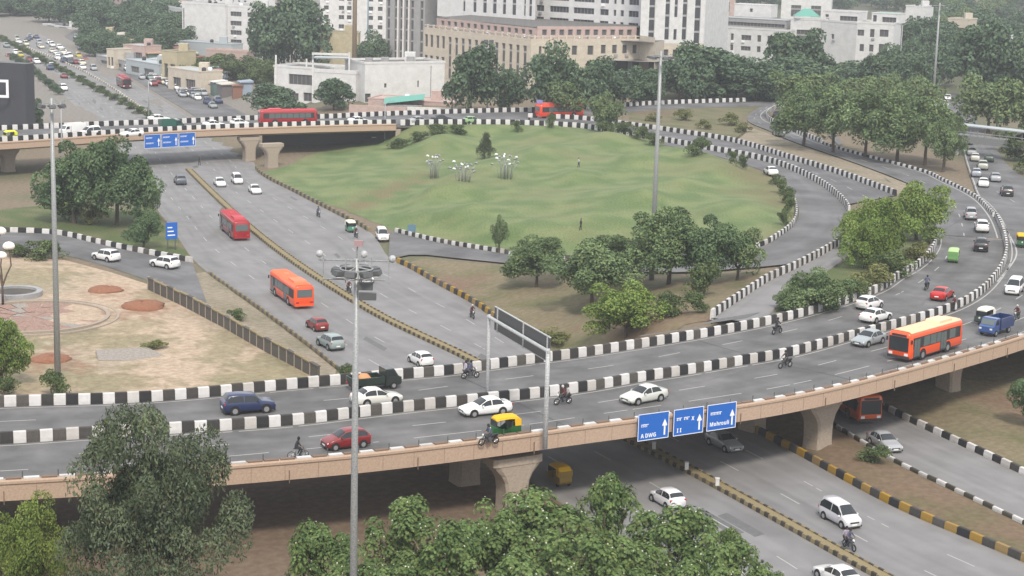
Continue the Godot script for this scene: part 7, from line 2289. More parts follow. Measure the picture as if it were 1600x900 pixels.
func make_street_things() -> void:
	flood_mast("tall steel mast with a crown of floodlights and cameras, nearest the viewer", Vector3(-9.1, 0, -104.6), 27.6, 0.27, 0.15, 0.95, 8, true)
	flood_mast("tall grey mast on the sandy ground at the left", Vector3(-45.61, 0, -178.8), 29.0, 0.34, 0.17, 0.9, 6, false)
	flood_mast("tall grey mast standing in the clump of trees below the lawn", grounded(Vector3(17.43, 3.6, -224.49)), 28.5, 0.36, 0.18, 1.2, 6, false)
	flood_mast("tall mast at the upper right beyond the row of trees", Vector3(91.69, 6.4, -403.36), 26.0, 0.34, 0.17, 1.2, 6, false)
	two_arm_lamp("slender lamp post behind the tall mast at the left", Vector3(-73.25, 0, -293.04), 17.0)
	two_arm_lamp("thinner lamp post left of the tall mast at the upper right", Vector3(100.89, 6.4, -485.17), 17.0)
	two_arm_lamp("lamp post by the far flyover barrier above the lawn's corner", Vector3(-26.77, 3.4, -370.99), 7.0)
	two_arm_lamp("lamp post beside the gate wall near the pink block", Vector3(-14.41, 5, -405.73), 7.5)
	two_arm_lamp("lamp post in front of the planted median at the upper left", Vector3(-85.61, 0, -424.18), 9.0)
	var o := thing("twin_floodlight", "lamp post with a square double floodlight head in front of the beige building", "street lamp", Vector3(-6.63, 5.6, -407.5))
	tapered(o, "pole", 14.6, 0.22, 0.14, M.steel_white)
	for x in [-0.75, 0.45]:
		lift_box(o, "floodlight", Vector3(x + 0.15, 14.3, 0), Vector3(1.0, 1.6, 0.5), M.steel_dark)
	lift_box(o, "bracket", Vector3(0, 13.7, 0), Vector3(2.4, 0.5, 0.5), M.steel_white)
	for q in [[Vector3(-41.88, 4, -469.14), 46.0, 0.62, 0.5, Color(0.50, 0.44, 0.37), "thick tall brownish pole rising above the white compound to the top edge"], [Vector3(-46.58, 3, -567.49), 40.0, 0.26, 0.18, Color(0.55, 0.66, 0.72), "thin pale blue pole right of the thick brownish pole"], [Vector3(-31.2, 4, -564.89), 40.0, 0.34, 0.24, Color(0.36, 0.34, 0.35), "thin dark pole at the right side of the striped tower"]]:
		var mono := thing("tall_pole", q[5], "pole", q[0])
		var pb := Bag.new()
		pb.tube([Vector3(0, -0.5, 0), Vector3(0, q[1] * 0.5, 0), Vector3(0, q[1], 0)], [q[2], (q[2] + q[3]) * 0.5, q[3]], 12)
		part(mono, "pole", pb.commit(true), tinted(q[4]))
		lift_box(mono, "base_plate", Vector3(0, -0.3, 0), Vector3(q[2] * 3.4, 0.5, q[2] * 3.4), M.concrete)
	# overhead sign frame across the near carriageway
	var g := thing("sign_gantry", "white overhead sign frame with a dark board seen from behind, over the near carriageway", "sign gantry", Vector3.ZERO)
	var pr := Vector3(2.98, 6.5, -140.54)
	var pl := Vector3(-1.89, 6.5, -152.78)
	var high := 7.6
	for p in [pr, pl]:
		var b := Bag.new()
		b.tube([p + Vector3(0, -0.6, 0), p + Vector3(0, high * 0.5, 0), p + Vector3(0, high, 0)], [0.21, 0.19, 0.17] if p == pr else [0.16, 0.15, 0.14], 10)
		part(g, "pole", b.commit(true), M.steel_white)
	var top_r: Vector3 = pr + Vector3(0, high - 0.2, 0)
	var top_l: Vector3 = pl + Vector3(0, high - 0.2, 0)
	var dir := (top_l - top_r).normalized()
	var bm := Bag.new()
	bm.tube([top_r - dir * 0.2, top_l + dir * 0.2], [0.15, 0.15], 8)
	part(g, "beam", bm.commit(), M.steel_white)
	var len := top_r.distance_to(top_l)
	var xf := Transform3D(Basis(dir, Vector3.UP, dir.cross(Vector3.UP)), top_r)
	part(g, "sign_board", bag_box(Vector3(0.4, -1.0, 0.3), Vector3(len - 0.5, 0.95, 0.38)), M.sign_back, xf)
	var rim := Bag.new()
	rim.box(Vector3(0.4, 0.95, 0.28), Vector3(len - 0.5, 1.02, 0.42))
	rim.box(Vector3(0.4, -1.07, 0.28), Vector3(len - 0.5, -1.0, 0.42))
	part(g, "board_frame", rim.commit(), M.steel_white, xf)
	for t in [0.06, 0.45, 0.9]:
		part(g, "board_post", bag_box(Vector3(len * t - 0.06, -1.1, 0.2), Vector3(len * t + 0.06, 1.1, 0.29)), M.steel_white, xf)
	# blue signs on the flyover edges
	var a := Vector3(12.05, 5, -145.85)
	var b := Vector3(15.13, 5, -147.68)
	var c := Vector3(18.14, 5, -149.74)
	var edge: Array = evenly(shifted(paths.edge, 0.75), 0.1)
	var sp := []
	for q in [Vector3(12.19, 5.6, -148.22), Vector3(15.34, 5.6, -150.33), Vector3(18.36, 5.6, -152.07)]:
		var best: Vector3 = edge[0]
		for e in edge:
			if absf(e.x / e.z - q.x / q.z) < absf(best.x / best.z - q.x / q.z):
				best = e
		sp.append(best)
	var rowsets := [[["headline", -1.25, 1.35, 0.75], ["A DWG", -1.25, 0.4, 0.34]], [["headline", -1.25, 1.5, 0.55], ["headline", -0.5, 1.5, 0.6], ["X", 0.3, 1.35, 0.34], ["I I", -1.2, 0.45, 0.34]], [["headline", -1.2, 1.55, 1.2], ["Mohrouli", -1.25, 0.55, 0.34]]]
	var names := ["left blue direction sign hung on the near flyover's edge", "middle blue direction sign hung on the near flyover's edge", "right blue direction sign hung on the near flyover's edge"]
	for i in 3:
		var t := tangent_near(paths.edge, sp[i])
		direction_sign(names[i], sp[i] + Vector3(0, -1.45, 0), along(t) + PI / 2 , 3.12, 2.3, rowsets[i], "blue signs on the near flyover's edge")
	var fl: Array = evenly(shifted(paths.far_low, 0.6), 0.1)
	for i in 3:
		var q: Vector3 = [Vector3(-66.96, 6, -335.02), Vector3(-64.28, 6, -337.68), Vector3(-61.55, 6, -340.38)][i]
		var best: Vector3 = fl[0]
		for e in fl:
			if absf(e.x / e.z - q.x / q.z) < absf(best.x / best.z - q.x / q.z):
				best = e
		direction_sign(["left blue direction sign on the far flyover over the lower road", "middle blue direction sign on the far flyover over the lower road", "right blue direction sign on the far flyover over the lower road"][i], best + Vector3(0, -2.95, 0), along(tangent_near(paths.far_low, best)) + PI / 2, 3.4, 2.6, [["headline", -1.4, 2.0, 1.4], ["headline", -1.4, 1.0, 1.7]], "blue signs on the far flyover")
	var ps := thing("roadside_sign", "small blue sign on posts where the slip road meets the lower road", "road sign", Vector3(-48.53, 0, -255.49), 0.5)
	for x in [-0.55, 0.55]:
		part(ps, "post", bag_box(Vector3(x - 0.06, -0.2, -0.14), Vector3(x + 0.06, 3.6, -0.03)), M.steel_dark)
	part(ps, "panel", bag_box(Vector3(-0.85, 1.7, -0.02), Vector3(0.85, 4.1, 0.03)), M.sign_blue)
	for i in 3:
		part(ps, "lettering", bag_box(Vector3(-0.6, 2.2 + i * 0.55, 0.032), Vector3(0.5 - i * 0.2, 2.36 + i * 0.55, 0.045)), M.sign_white)
	var ls := thing("lawn_sign", "small bluish signboard on the lawn's lower edge", "road sign", grounded(Vector3(-15.45, 0.3, -273.21)), 0.2)
	for x in [-0.4, 0.4]:
		part(ls, "post", bag_box(Vector3(x - 0.05, -0.2, -0.1), Vector3(x + 0.05, 1.5, 0)), M.steel_dark)
	part(ls, "panel", bag_box(Vector3(-0.6, 0.7, 0.002), Vector3(0.6, 1.8, 0.06)), tinted(Color(0.35, 0.47, 0.55)))
	# black hoarding at the left edge
	var h := thing("hoarding", "black hoarding with a white square frame at the left edge", "hoarding", Vector3.ZERO)
	var h0 := Vector3(-109.08, 6.77, -371.31)
	var h1 := Vector3(-98.89, 7.44, -367.37)
	block(h, h0, h1, 3.0, 0.0, Vector3(-100.98, 16.71, -371.26).y, flat("hoarding_black", lin(0.045, 0.047, 0.06), 0.5), [], M.steel_dark, 0.0)
	var fr := Vector3(-104.39, 11.68, -367.2)
	var fb := Bag.new()
	for q in [[-2.2, 2.2, -1.8, -1.3], [-2.2, 2.2, 1.3, 1.8], [1.7, 2.2, -1.3, 1.3], [-2.2, -1.7, -1.3, 1.3]]:
		fb.box(Vector3(q[0], q[2], 0), Vector3(q[1], q[3], 0.25))
	part(h, "white_frame", fb.commit(), M.sign_white, at(fr))
	# purple panel beside the orange bus
	var pp := thing("panel_sign", "narrow purple panel standing at the end of the orange bus on the far flyover", "panel sign", Vector3(4.9, 6.5, -390.82))
	part(pp, "panel", bag_box(Vector3(-0.7, 0.3, -0.08), Vector3(0.7, 3.6, 0.08)), M.purple_panel)
	part(pp, "post", bag_box(Vector3(-0.1, -0.2, -0.2), Vector3(0.1, 3.0, -0.09)), M.steel_dark)
	# globe lamps on curved stems
	var gl := thing("globe_lamp", "cluster of white globe lamps on curved brown stems at the left edge", "street lamp", Vector3(-61.47, 0, -215.73))
	for q in [[Vector3(0.9, 7.3, 0), 0.72, 0.4], [Vector3(-0.2, 9.0, -0.5), 0.7, -0.6], [Vector3(0.1, 6.2, 0.4), 0.66, -0.3]]:
		var e: Vector3 = q[0]
		var stem := Bag.new()
		stem.tube([Vector3(0, -0.2, 0), Vector3(0.0, 2.4, 0), Vector3(e.x * 0.5 + q[2] * 0.3, 3.9, 0), Vector3(e.x + 0.55 * q[2], 5.0, e.z * 0.6), Vector3(e.x + 0.2 * q[2], e.y - 0.6, e.z), e], [0.16, 0.13, 0.1, 0.09, 0.08, 0.07], 7)
		part(gl, "stem", stem.commit(true), tinted(Color(0.36, 0.30, 0.26)))
		var globe := Bag.new()
		var rings := []
		for s in [[-0.35, 0.75], [-0.12, 1.0], [0.2, 1.02], [0.55, 0.8], [0.78, 0.45], [0.86, 0.1]]:
			var ring := []
			for k in 14:
				ring.append(Vector3(cos(TAU * k / 14) * s[1] * q[1], s[0] * q[1], sin(TAU * k / 14) * s[1] * q[1]))
			rings.append(ring)
		globe.loft(rings)
		part(gl, "globe", globe.commit(true), M.lamp_clear if false else tinted(Color(0.93, 0.91, 0.88), 0.35), at(e))
	# old wall
	var w := thing("old_wall", "weathered dark wall of panels between the sandy ground and the lower road", "wall", Vector3.ZERO)
	var path := smooth_path([Vector3(-46.3, 0, -228.03), Vector3(-42.86, 0, -222.82), Vector3(-38.7, 0, -216.44), Vector3(-33.33, 0, -207.1), Vector3(-28.34, 0, -198.2), Vector3(-23.81, 0, -190.57), Vector3(-19.74, 0, -183.47)], 0.5)
	var ev := evenly(path, 2.1)
	for i in ev.size() - 1:
		var m: Vector3 = (ev[i] + ev[i + 1]) * 0.5
		var l: float = ev[i].distance_to(ev[i + 1])
		var d: Vector3 = ev[i + 1] - ev[i]
		var hi := 1.45 + rng.randf_range(-0.06, 0.06)
		part(w, "panel", bag_box(Vector3(-0.12, -0.3, -l * 0.5 + 0.06), Vector3(0.12, hi, l * 0.5 - 0.06)), M.old_wall, at(m, along(d)))
		part(w, "coping", bag_box(Vector3(-0.19, hi + 0.002, -l * 0.5 + 0.02), Vector3(0.19, hi + 0.13, l * 0.5 - 0.02)), M.kerb_dusty if i % 3 else M.old_wall, at(m, along(d)))
		part(w, "post", bag_box(Vector3(-0.17, -0.3, -0.09), Vector3(0.17, 1.68, 0.09)), M.concrete, at(ev[i], along(d)))
	# paved circle in the sandy ground
	var center := grounded(Vector3(-56.12, 0, -209.47))
	center.y = 0.1
	var pv := thing("paved_circle", "round paved plaza of pinkish segments in the sandy ground", "paving", center)
	for rr in [[0.15, 2.6, 10], [2.75, 5.4, 18], [5.55, 8.2, 26]]:
		for i in rr[2]:
			var a0: float = TAU * i / rr[2] + 0.015
			var a1: float = TAU * (i + 1) / rr[2] - 0.015
			var sb := Bag.new()
			var y: float = rng.randf_range(0.02, 0.07)
			var n := 4
			for k in n:
				var u := lerpf(a0, a1, float(k) / n)
				var v := lerpf(a0, a1, float(k + 1) / n)
				var q := [Vector3(cos(u) * rr[0], y, sin(u) * rr[0]), Vector3(cos(u) * rr[1], y, sin(u) * rr[1]), Vector3(cos(v) * rr[1], y, sin(v) * rr[1]), Vector3(cos(v) * rr[0], y, sin(v) * rr[0])]
				sb.quad(q[0], q[1], q[2], q[3])
				sb.quad(q[1], q[1] - Vector3(0, 0.2, 0), q[2] - Vector3(0, 0.2, 0), q[2])
			part(pv, "paving_segment", sb.commit(), M.paver_pink if (i * 7 + rr[2]) % 5 else M.paver_grey)
	for q in [[8.35, 0.45, 0.25], [9.6, 0.3, 0.14]]:
		var kb := Bag.new()
		for i in 64:
			var a0 := TAU * i / 64
			var a1 := TAU * (i + 1) / 64
			for z in [[q[0], q[2]], [q[0] + q[1], q[2]]]:
				kb.quad(Vector3(cos(a0) * z[0], -0.2, sin(a0) * z[0]), Vector3(cos(a0) * z[0], z[1], sin(a0) * z[0]), Vector3(cos(a1) * z[0], z[1], sin(a1) * z[0]), Vector3(cos(a1) * z[0], -0.2, sin(a1) * z[0]))
			var r1: float = q[0] + q[1]
			kb.quad(Vector3(cos(a0) * q[0], q[2], sin(a0) * q[0]), Vector3(cos(a0) * r1, q[2], sin(a0) * r1), Vector3(cos(a1) * r1, q[2], sin(a1) * r1), Vector3(cos(a1) * q[0], q[2], sin(a1) * q[0]))
		part(pv, "kerb_ring", kb.commit(), M.concrete)
	var pl2 := thing("round_planter", "low round grey planter wall behind the paved circle at the left edge", "planter", grounded(Vector3(-61.75, 0, -221.87)))
	var rw := Bag.new()
	for i in 40:
		var a0 := TAU * i / 40
		var a1 := TAU * (i + 1) / 40
		for z in [2.7, 3.4]:
			rw.quad(Vector3(cos(a0) * z, -0.2, sin(a0) * z), Vector3(cos(a0) * z, 0.7, sin(a0) * z), Vector3(cos(a1) * z, 0.7, sin(a1) * z), Vector3(cos(a1) * z, -0.2, sin(a1) * z))
		rw.quad(Vector3(cos(a0) * 2.7, 0.7, sin(a0) * 2.7), Vector3(cos(a0) * 3.4, 0.7, sin(a0) * 3.4), Vector3(cos(a1) * 3.4, 0.7, sin(a1) * 3.4), Vector3(cos(a1) * 2.7, 0.7, sin(a1) * 2.7))
	part(pl2, "rim", rw.commit(), M.plaster_grey)
	var soil := Bag.new()
	soil.disc(Vector3.ZERO, 0.1, 2.72, 24)
	part(pl2, "soil", soil.commit(), M.old_wall, Transform3D(Basis(Vector3.BACK, PI / 2), Vector3(0, 0.3, 0)))
	var slab := thing("concrete_slab", "broken pale concrete slab lying on the sandy ground", "slab", grounded(Vector3(-41.85, 0, -192.03)) + Vector3(0, 0.06, 0), 0.2)
	var sl := Bag.new()
	sl.loft([[Vector3(-3.0, 0, -1.6), Vector3(2.6, 0, -2.4), Vector3(4.4, 0, 0.6), Vector3(0.4, 0, 2.6), Vector3(-2.6, 0, 2.2)], [Vector3(-2.9, 0.28, -1.5), Vector3(2.5, 0.32, -2.3), Vector3(4.2, 0.1, 0.6), Vector3(0.4, 0.06, 2.5), Vector3(-2.5, 0.1, 2.1)]])
	part(slab, "slab", sl.commit(), M.paver_grey)
	# metal sculptures on the lawn
	for q in [[Vector3(-14.38, 2, -321.86), 15, 1.6, 4.6, "left cluster of silvery metal rods on the lawn"], [Vector3(-8.57, 2.6, -303.08), 18, 2.4, 3.2, "middle, low and wide cluster of silvery metal rods on the lawn"], [Vector3(-1.57, 3.6, -308.07), 20, 2.5, 4.2, "right cluster of silvery metal rods on the lawn"]]:
		var scu := thing("metal_sculpture", q[4], "sculpture", grounded(q[0]), 0.0, "metal sculptures on the lawn")
		for i in q[1]:
			var turn: float = TAU * i * 0.382
			var far: float = q[2] * sqrt((i + 0.5) / q[1])
			var rise: float = q[3] * rng.randf_range(0.55, 1.0)
			var tip := Vector3(cos(turn) * far, rise, sin(turn) * far)
			var rod := Bag.new()
			rod.tube([Vector3(cos(turn) * far * 0.5, -0.2, sin(turn) * far * 0.5), Vector3(cos(turn) * far * 0.6, rise * 0.6, sin(turn) * far * 0.6), tip], [0.06, 0.045, 0.035], 6)
			var ro := part(scu, "rod", rod.commit(true), M.steel_pole)
			var kn := Bag.new()
			kn.tube([Vector3(-0.3, 0, 0), Vector3(-0.2, 0.1, 0), Vector3(0.1, 0.16, 0), Vector3(0.32, 0.05, 0)], [0.04, 0.15, 0.17, 0.05], 8)
			part(ro, "tip", kn.commit(true), M.steel_pole if i % 3 else M.sign_white, at(tip, turn))
	# footbridge at the right
	var fbx := thing("footbridge", "grey footbridge over the outer road at the right edge", "footbridge", Vector3.ZERO)
	var f0 := Vector3(82.82, 9.91, -343.39)
	var f1 := Vector3(96.35, 10.73, -329.28)
	var fd := Vector3(f1.x - f0.x, 0, f1.z - f0.z)
	var fl2 := fd.length()
	var fx := Transform3D(Basis(fd.normalized(), Vector3.UP, fd.normalized().cross(Vector3.UP)), Vector3(f0.x, f0.y, f0.z))
	part(fbx, "deck", bag_box(Vector3(-0.5, -1.1, -2.6), Vector3(fl2, 0.25, 0.0)), M.steel_pole, fx)
	part(fbx, "roof", bag_box(Vector3(-0.7, 2.0, -2.9), Vector3(fl2, 2.2, 0.3)), M.roof_sheet, fx)
	for i in 12:
		part(fbx, "post", bag_box(Vector3(i * 1.55 - 0.05, 0.25, -0.12), Vector3(i * 1.55 + 0.05, 2.0, -0.02)), M.steel_pole, fx)
	for y in [0.4, 0.9]:
		part(fbx, "rail", bag_box(Vector3(-0.4, y, -0.09), Vector3(fl2, y + 0.1, -0.04)), M.steel_white, fx)
	for z in [-0.5, -2.2]:
		part(fbx, "column", bag_box(Vector3(0.0, 6.0 - f0.y, z - 0.25), Vector3(0.5, -0.7, z + 0.25)), M.steel_white, fx)
	for i in 12:      # little white stones along the lower median
		var sp2: Vector3 = on_path(paths.median, 0.0)
		pass
	for q in [Vector3(13.34, 0.4, -160.57), Vector3(15.77, 0.4, -154.41), Vector3(18, 0.4, -149.95)]:
		var sv := thing("marker_post", "white painted marker post on the lower road's median", "marker post", q, 0.0, "white marker posts on the lower median")
		part(sv, "post", bag_box(Vector3(-0.16, -0.1, -0.16), Vector3(0.16, 0.5, 0.16)), M.kerb_white)
		part(sv, "cap", bag_box(Vector3(-0.19, 0.502, -0.19), Vector3(0.19, 0.57, 0.19)), M.kerb_white)

# ---------------------------------------------------------------- traffic
const WHITE := Color(0.90, 0.90, 0.90)
const SILVER := Color(0.62, 0.63, 0.65)
const GREY := Color(0.50, 0.53, 0.53)
const RED := Color(0.47, 0.06, 0.08)
const DARK := Color(0.13, 0.14, 0.16)
const BLUE := Color(0.13, 0.18, 0.33)

func going(path: String, p: Vector3, sign_: float) -> Vector3:
	return tangent_near(paths[path], p) * sign_

func make_traffic() -> void:
	var orange := Color(0.93, 0.33, 0.10)
	# [kind, colour, place, road, direction, label]
	for q in [
		["hatch", RED, Vector3(-12.67, 6.5, -137.5), "b2", -1.0, "dark red hatchback on the near carriageway, partly behind the tall steel mast"],
		["sedan", WHITE, Vector3(-1.99, 6.5, -148.44), "b2", -1.0, "white sedan beside the yellow and green auto rickshaw on the near carriageway"],
		["sedan", Color(0.78, 0.79, 0.77), Vector3(11.7, 6.5, -153.94), "b2", -1.0, "silver sedan alone in the middle of the near carriageway above the blue signs"],
		["sedan", Color(0.58, 0.61, 0.63), Vector3(35.93, 6.5, -178.88), "b2", -1.0, "grey sedan just left of the orange bus on the near flyover"],
		["van", WHITE, Vector3(58.21, 6.5, -207.8), "b2", -1.0, "white van at the right edge on the outer road"],
		["suv", BLUE, Vector3(-21.72, 6.5, -147.05), "b2", 1.0, "dark blue sport utility car on the far carriageway above the big grey-green tree"],
		["sedan", Color(0.84, 0.84, 0.82), Vector3(-11.31, 6.5, -150.85), "b2", 1.0, "silver-white sedan in front of the dark green pickup on the far carriageway"],
		["hatch", WHITE, Vector3(39.32, 6.5, -196.68), "b2", 1.0, "white hatchback by the far barrier, the upper of two white cars"],
		["sedan", WHITE, Vector3(38.8, 6.5, -190.25), "b2", 1.0, "white sedan next to the median, the lower of two white cars"],
		["sedan", Color(0.72, 0.10, 0.09), Vector3(48.83, 6.5, -203.29), "b2", 1.0, "bright red car entering the bend above the orange bus"],
		["suv", DARK, Vector3(61.5, 6.5, -236.72), "b2", 1.0, "black sport utility car in the bend"],
		["suv", WHITE, Vector3(65.46, 6.5, -252.4), "b2", 1.0, "white sport utility car in the bend ahead of the black one"],
		["van", SILVER, Vector3(66.53, 6.5, -263.49), "b2", 1.0, "silver car in the bend ahead of the white sport utility car"],
		["suv", Color(0.2, 0.21, 0.22), Vector3(78.53, 6.5, -289.16), "outer_left", 1.0, "dark sport utility car on the outer road near the right edge"],
		["sedan", WHITE, Vector3(77.25, 6.5, -299.18), "outer_left", 1.0, "white sedan nearest the bend on the outer road"],
		["sedan", SILVER, Vector3(81.02, 6.5, -306.13), "outer_left", 1.0, "silver sedan right of the white one on the outer road"],
		["hatch", Color(0.6, 0.62, 0.66), Vector3(79.07, 6.5, -311.38), "outer_left", 1.0, "bluish silver hatchback behind the white sedan on the outer road"],
		["suv", Color(0.66, 0.68, 0.64), Vector3(82.67, 6.5, -321.52), "outer_left", 1.0, "large pale grey car in the queue on the outer road"],
		["hatch", Color(0.25, 0.3, 0.27), Vector3(86.71, 6.5, -333.06), "outer_left", 1.0, "dark green hatchback on the outer road beside the pale grey car"],
		["hatch", Color(0.78, 0.78, 0.75), Vector3(84.23, 6.5, -333.47), "outer_left", 1.0, "pale hatchback close behind the large pale grey car"],
		["sedan", SILVER, Vector3(85.81, 6.5, -342.44), "outer_left", 1.0, "silver sedan last in the queue before the footbridge"],
		["sedan", DARK, Vector3(89.5, 6.5, -360.85), "outer_left", 1.0, "dark sedan right under the footbridge"],
		["hatch", Color(0.50, 0.14, 0.13), Vector3(-22.61, 0, -207.68), "median", -1.0, "dull red hatchback just below the orange bus on the lower road"],
		["suv", Color(0.55, 0.60, 0.60), Vector3(-20.11, 0, -198.57), "median", -1.0, "grey-green sport utility car just below the red hatchback on the lower road"],
		["hatch", WHITE, Vector3(-9.68, 0, -191.93), "median", -1.0, "white hatchback at the far barrier on the lower road"],
		["suv", Color(0.36, 0.38, 0.42), Vector3(-59.49, 0, -321.7), "median", -1.0, "dark grey car driving under the far flyover"],
		["sedan", WHITE, Vector3(-52.25, 0, -320.54), "median", 1.0, "white sedan left of the white van coming from under the far flyover"],
		["van", WHITE, Vector3(-49.79, 0, -324.43), "median", 1.0, "white van coming from under the far flyover"],
		["sedan", WHITE, Vector3(-44.96, 0, -313.17), "median", 1.0, "white sedan by the lawn kerb near the pier of the far flyover"],
		["van", WHITE, Vector3(-19.65, 0, -269.58), "low_right", 1.0, "white van at the foot of the lawn where the ramp begins"],
		["sedan", WHITE, Vector3(-19.68, 0, -237.22), "median", 1.0, "white car on the lower road behind the floodlights of the tall mast"],
		["suv", WHITE, Vector3(-55.96, 0, -246.88), "slip_top", -1.0, "white sport utility car on the slip road, the left of two"],
		["suv", WHITE, Vector3(-47.1, 0, -242.87), "slip_top", -1.0, "white sport utility car where the slip road leaves the lower road"],
		["hatch", Color(0.86, 0.86, 0.87), Vector3(13.35, 0, -145.23), "median", -1.0, "white hatchback coming out of the flyover's shadow beside the plumeria trees"],
		["van", Color(0.80, 0.80, 0.82), Vector3(27.13, 0, -141.74), "median", 1.0, "silver passenger van in front of the near flyover on the lower road"],
		["sedan", SILVER, Vector3(35.09, 0, -164.15), "service_near", 1.0, "silver sedan on the service road beside the flyover pier"],
		["sedan", Color(0.55, 0.57, 0.57), Vector3(19.98, 0, -162.69), "median", 1.0, "grey car in the dark under the near flyover, right of the blue signs"],
		["sedan", WHITE, Vector3(24.55, 0, -127.72), "median", -1.0, "white sedan cut by the bottom edge of the picture"],
		["sedan", WHITE, Vector3(43.31, 6.4, -307.37), "ramp_in", -1.0, "white car on the ramp at the upper right end of the lawn"],
		["sedan", SILVER, Vector3(52.8, 6.5, -366.74), "inner_left", 1.0, "silver car on the curving road left of the row of trees"],
		["hatch", Color(0.3, 0.3, 0.32), Vector3(57.4, 6.5, -403.12), "inner_left", 1.0, "small dark car far up the curving road"],
		["sedan", WHITE, Vector3(-71.04, 6.5, -335.99), "far_low", -1.0, "white car on the far flyover left of the blue signs"],
		["van", WHITE, Vector3(-78.58, 6.5, -335.4), "far_low", -1.0, "white van on the far flyover behind the big dark tree"],
		["sedan", WHITE, Vector3(-71.02, 6.5, -361.99), "far_top", 1.0, "white car at the end of the planted median behind the far flyover"],
		["sedan", WHITE, Vector3(-58.84, 6.5, -354.41), "far_top", 1.0, "white car on the far flyover between the blue signs and the red bus"],
		["hatch", WHITE, Vector3(-54.38, 6.5, -357.85), "far_top", 1.0, "white hatchback on the far flyover just left of the red bus"],
		["sedan", SILVER, Vector3(-19.81, 6.5, -371.42), "far_top", 1.0, "silver car on the far flyover in front of the white wall"],
		["hatch", Color(0.55, 0.68, 0.5), Vector3(-9.06, 6.5, -374.16), "far_top", 1.0, "pale green car on the far flyover below the double lamp"],
		["sedan", WHITE, Vector3(-31.92, 6.5, -368.34), "far_top", 1.0, "white car on the far flyover below the rounded tree"],
		["sedan", DARK, Vector3(-15.46, 6.5, -376.28), "far_top", 1.0, "dark car on the far flyover between the silver and the pale green car"]]:
		car(q[0], q[1], q[2], going(q[3], q[2], q[4]), q[5])
	bus(10.2, orange, Color(0.94, 0.74, 0.60), Vector3(40.83, 6.5, -175.4), going("b2", Vector3(40.83, 6.5, -175.4), -1.0), "orange city bus with a pale roof on the near flyover at the right")
	bus(11.2, orange, Color(0.93, 0.42, 0.25), Vector3(-27.55, 0, -223.52), going("median", Vector3(-27.55, 0, -223.52), -1.0), "orange city bus on the lower road")
	bus(11.6, Color(0.60, 0.05, 0.09), Color(0.66, 0.13, 0.18), Vector3(-41.92, 0, -270.49), going("median", Vector3(-41.92, 0, -270.49), -1.0), "dark red city bus on the lower road beside the median")
	bus(11.6, Color(0.62, 0.06, 0.10), Color(0.70, 0.20, 0.24), Vector3(-45.64, 6.5, -363.31), going("far_top", Vector3(-45.64, 6.5, -363.31), 1.0), "red city bus on the far flyover")
	bus(10.8, Color(0.86, 0.24, 0.10), Color(0.75, 0.30, 0.24), Vector3(9.1, 6.5, -390.67), going("far_top", Vector3(9.1, 6.5, -390.67), 1.0), "orange-red bus on the far flyover in front of the big dark tree")
	bus(11.6, Color(0.50, 0.09, 0.13), Color(0.56, 0.20, 0.24), Vector3(-108.21, 0, -502.77), going("median", Vector3(-108.21, 0, -502.77), 1.0), "red bus far away on the road at the upper left")
	bus(10.0, Color(0.82, 0.36, 0.16), Color(0.7, 0.4, 0.3), Vector3(33.87, 0, -176.78), going("service_near", Vector3(33.87, 0, -176.78), 1.0), "orange bus in the shade under the near flyover on the service road")
	auto_rickshaw(Vector3(-0.37, 6.5, -141.69), going("b2", Vector3(-0.37, 6.5, -141.69), -1.0), "yellow and green auto rickshaw by the parapet of the near flyover")
	auto_rickshaw(Vector3(55.71, 6.5, -227.37), going("b2", Vector3(55.71, 6.5, -227.37), 1.0), "all green auto rickshaw in the bend", Color(0.42, 0.60, 0.36), Color(0.66, 0.76, 0.55))
	auto_rickshaw(Vector3(67.72, 6.5, -240.16), Vector3(-0.2, 0, 1), "yellow-topped auto rickshaw at the right edge on the outer road")
	auto_rickshaw(Vector3(4.43, 0, -150.19), going("median", Vector3(4.43, 0, -150.19), -1.0), "yellow auto rickshaw in the dark beside the pier of the near flyover", Color(0.5, 0.4, 0.06))
	auto_rickshaw(Vector3(-24.91, 0, -275.77), going("median", Vector3(-24.91, 0, -275.77), 1.0), "pale green auto rickshaw by the lawn kerb on the lower road", Color(0.25, 0.5, 0.4), Color(0.85, 0.86, 0.78))
	auto_rickshaw(Vector3(-90.67, 6.5, -325.32), going("far_low", Vector3(-90.67, 6.5, -325.32), -1.0), "yellow auto rickshaw at the left edge on the far flyover", Color(0.6, 0.62, 0.1), Color(0.85, 0.85, 0.2))
	var tr := small_truck(Vector3(-11.87, 6.5, -155.79), going("b2", Vector3(-11.87, 6.5, -155.79), 1.0), Color(0.13, 0.16, 0.15), Color(0.12, 0.18, 0.15), "dark green pickup truck on the far carriageway behind the silver-white sedan", 1.25)
	var heap := Bag.new()
	heap.loft([[Vector3(-0.5, 0, -0.6), Vector3(0.5, 0, -0.5), Vector3(0.55, 0, 0.5), Vector3(-0.5, 0, 0.6)], [Vector3(-0.55, 0.35, -0.6), Vector3(0.5, 0.4, -0.55), Vector3(0.5, 0.35, 0.5), Vector3(-0.45, 0.4, 0.55)], [Vector3(-0.2, 0.6, -0.3), Vector3(0.25, 0.58, -0.2), Vector3(0.2, 0.6, 0.25), Vector3(-0.2, 0.62, 0.2)]])
	var ld := part(self, "cloth_bundle", heap.commit(true), tinted(Color(0.78, 0.55, 0.38)), at(Vector3(-11.87, 6.5, -155.79) + Vector3(-0.9, 0.725, 0), 0.3))
	tag(ld, "orange-brown bundle on the bed of the dark green pickup truck", "bundle")
	small_truck(Vector3(50.37, 6.5, -185.51), going("b2", Vector3(50.37, 6.5, -185.51), -1.0), Color(0.18, 0.30, 0.52), Color(0.14, 0.22, 0.40), "blue small truck behind the orange bus on the near flyover", 1.75)
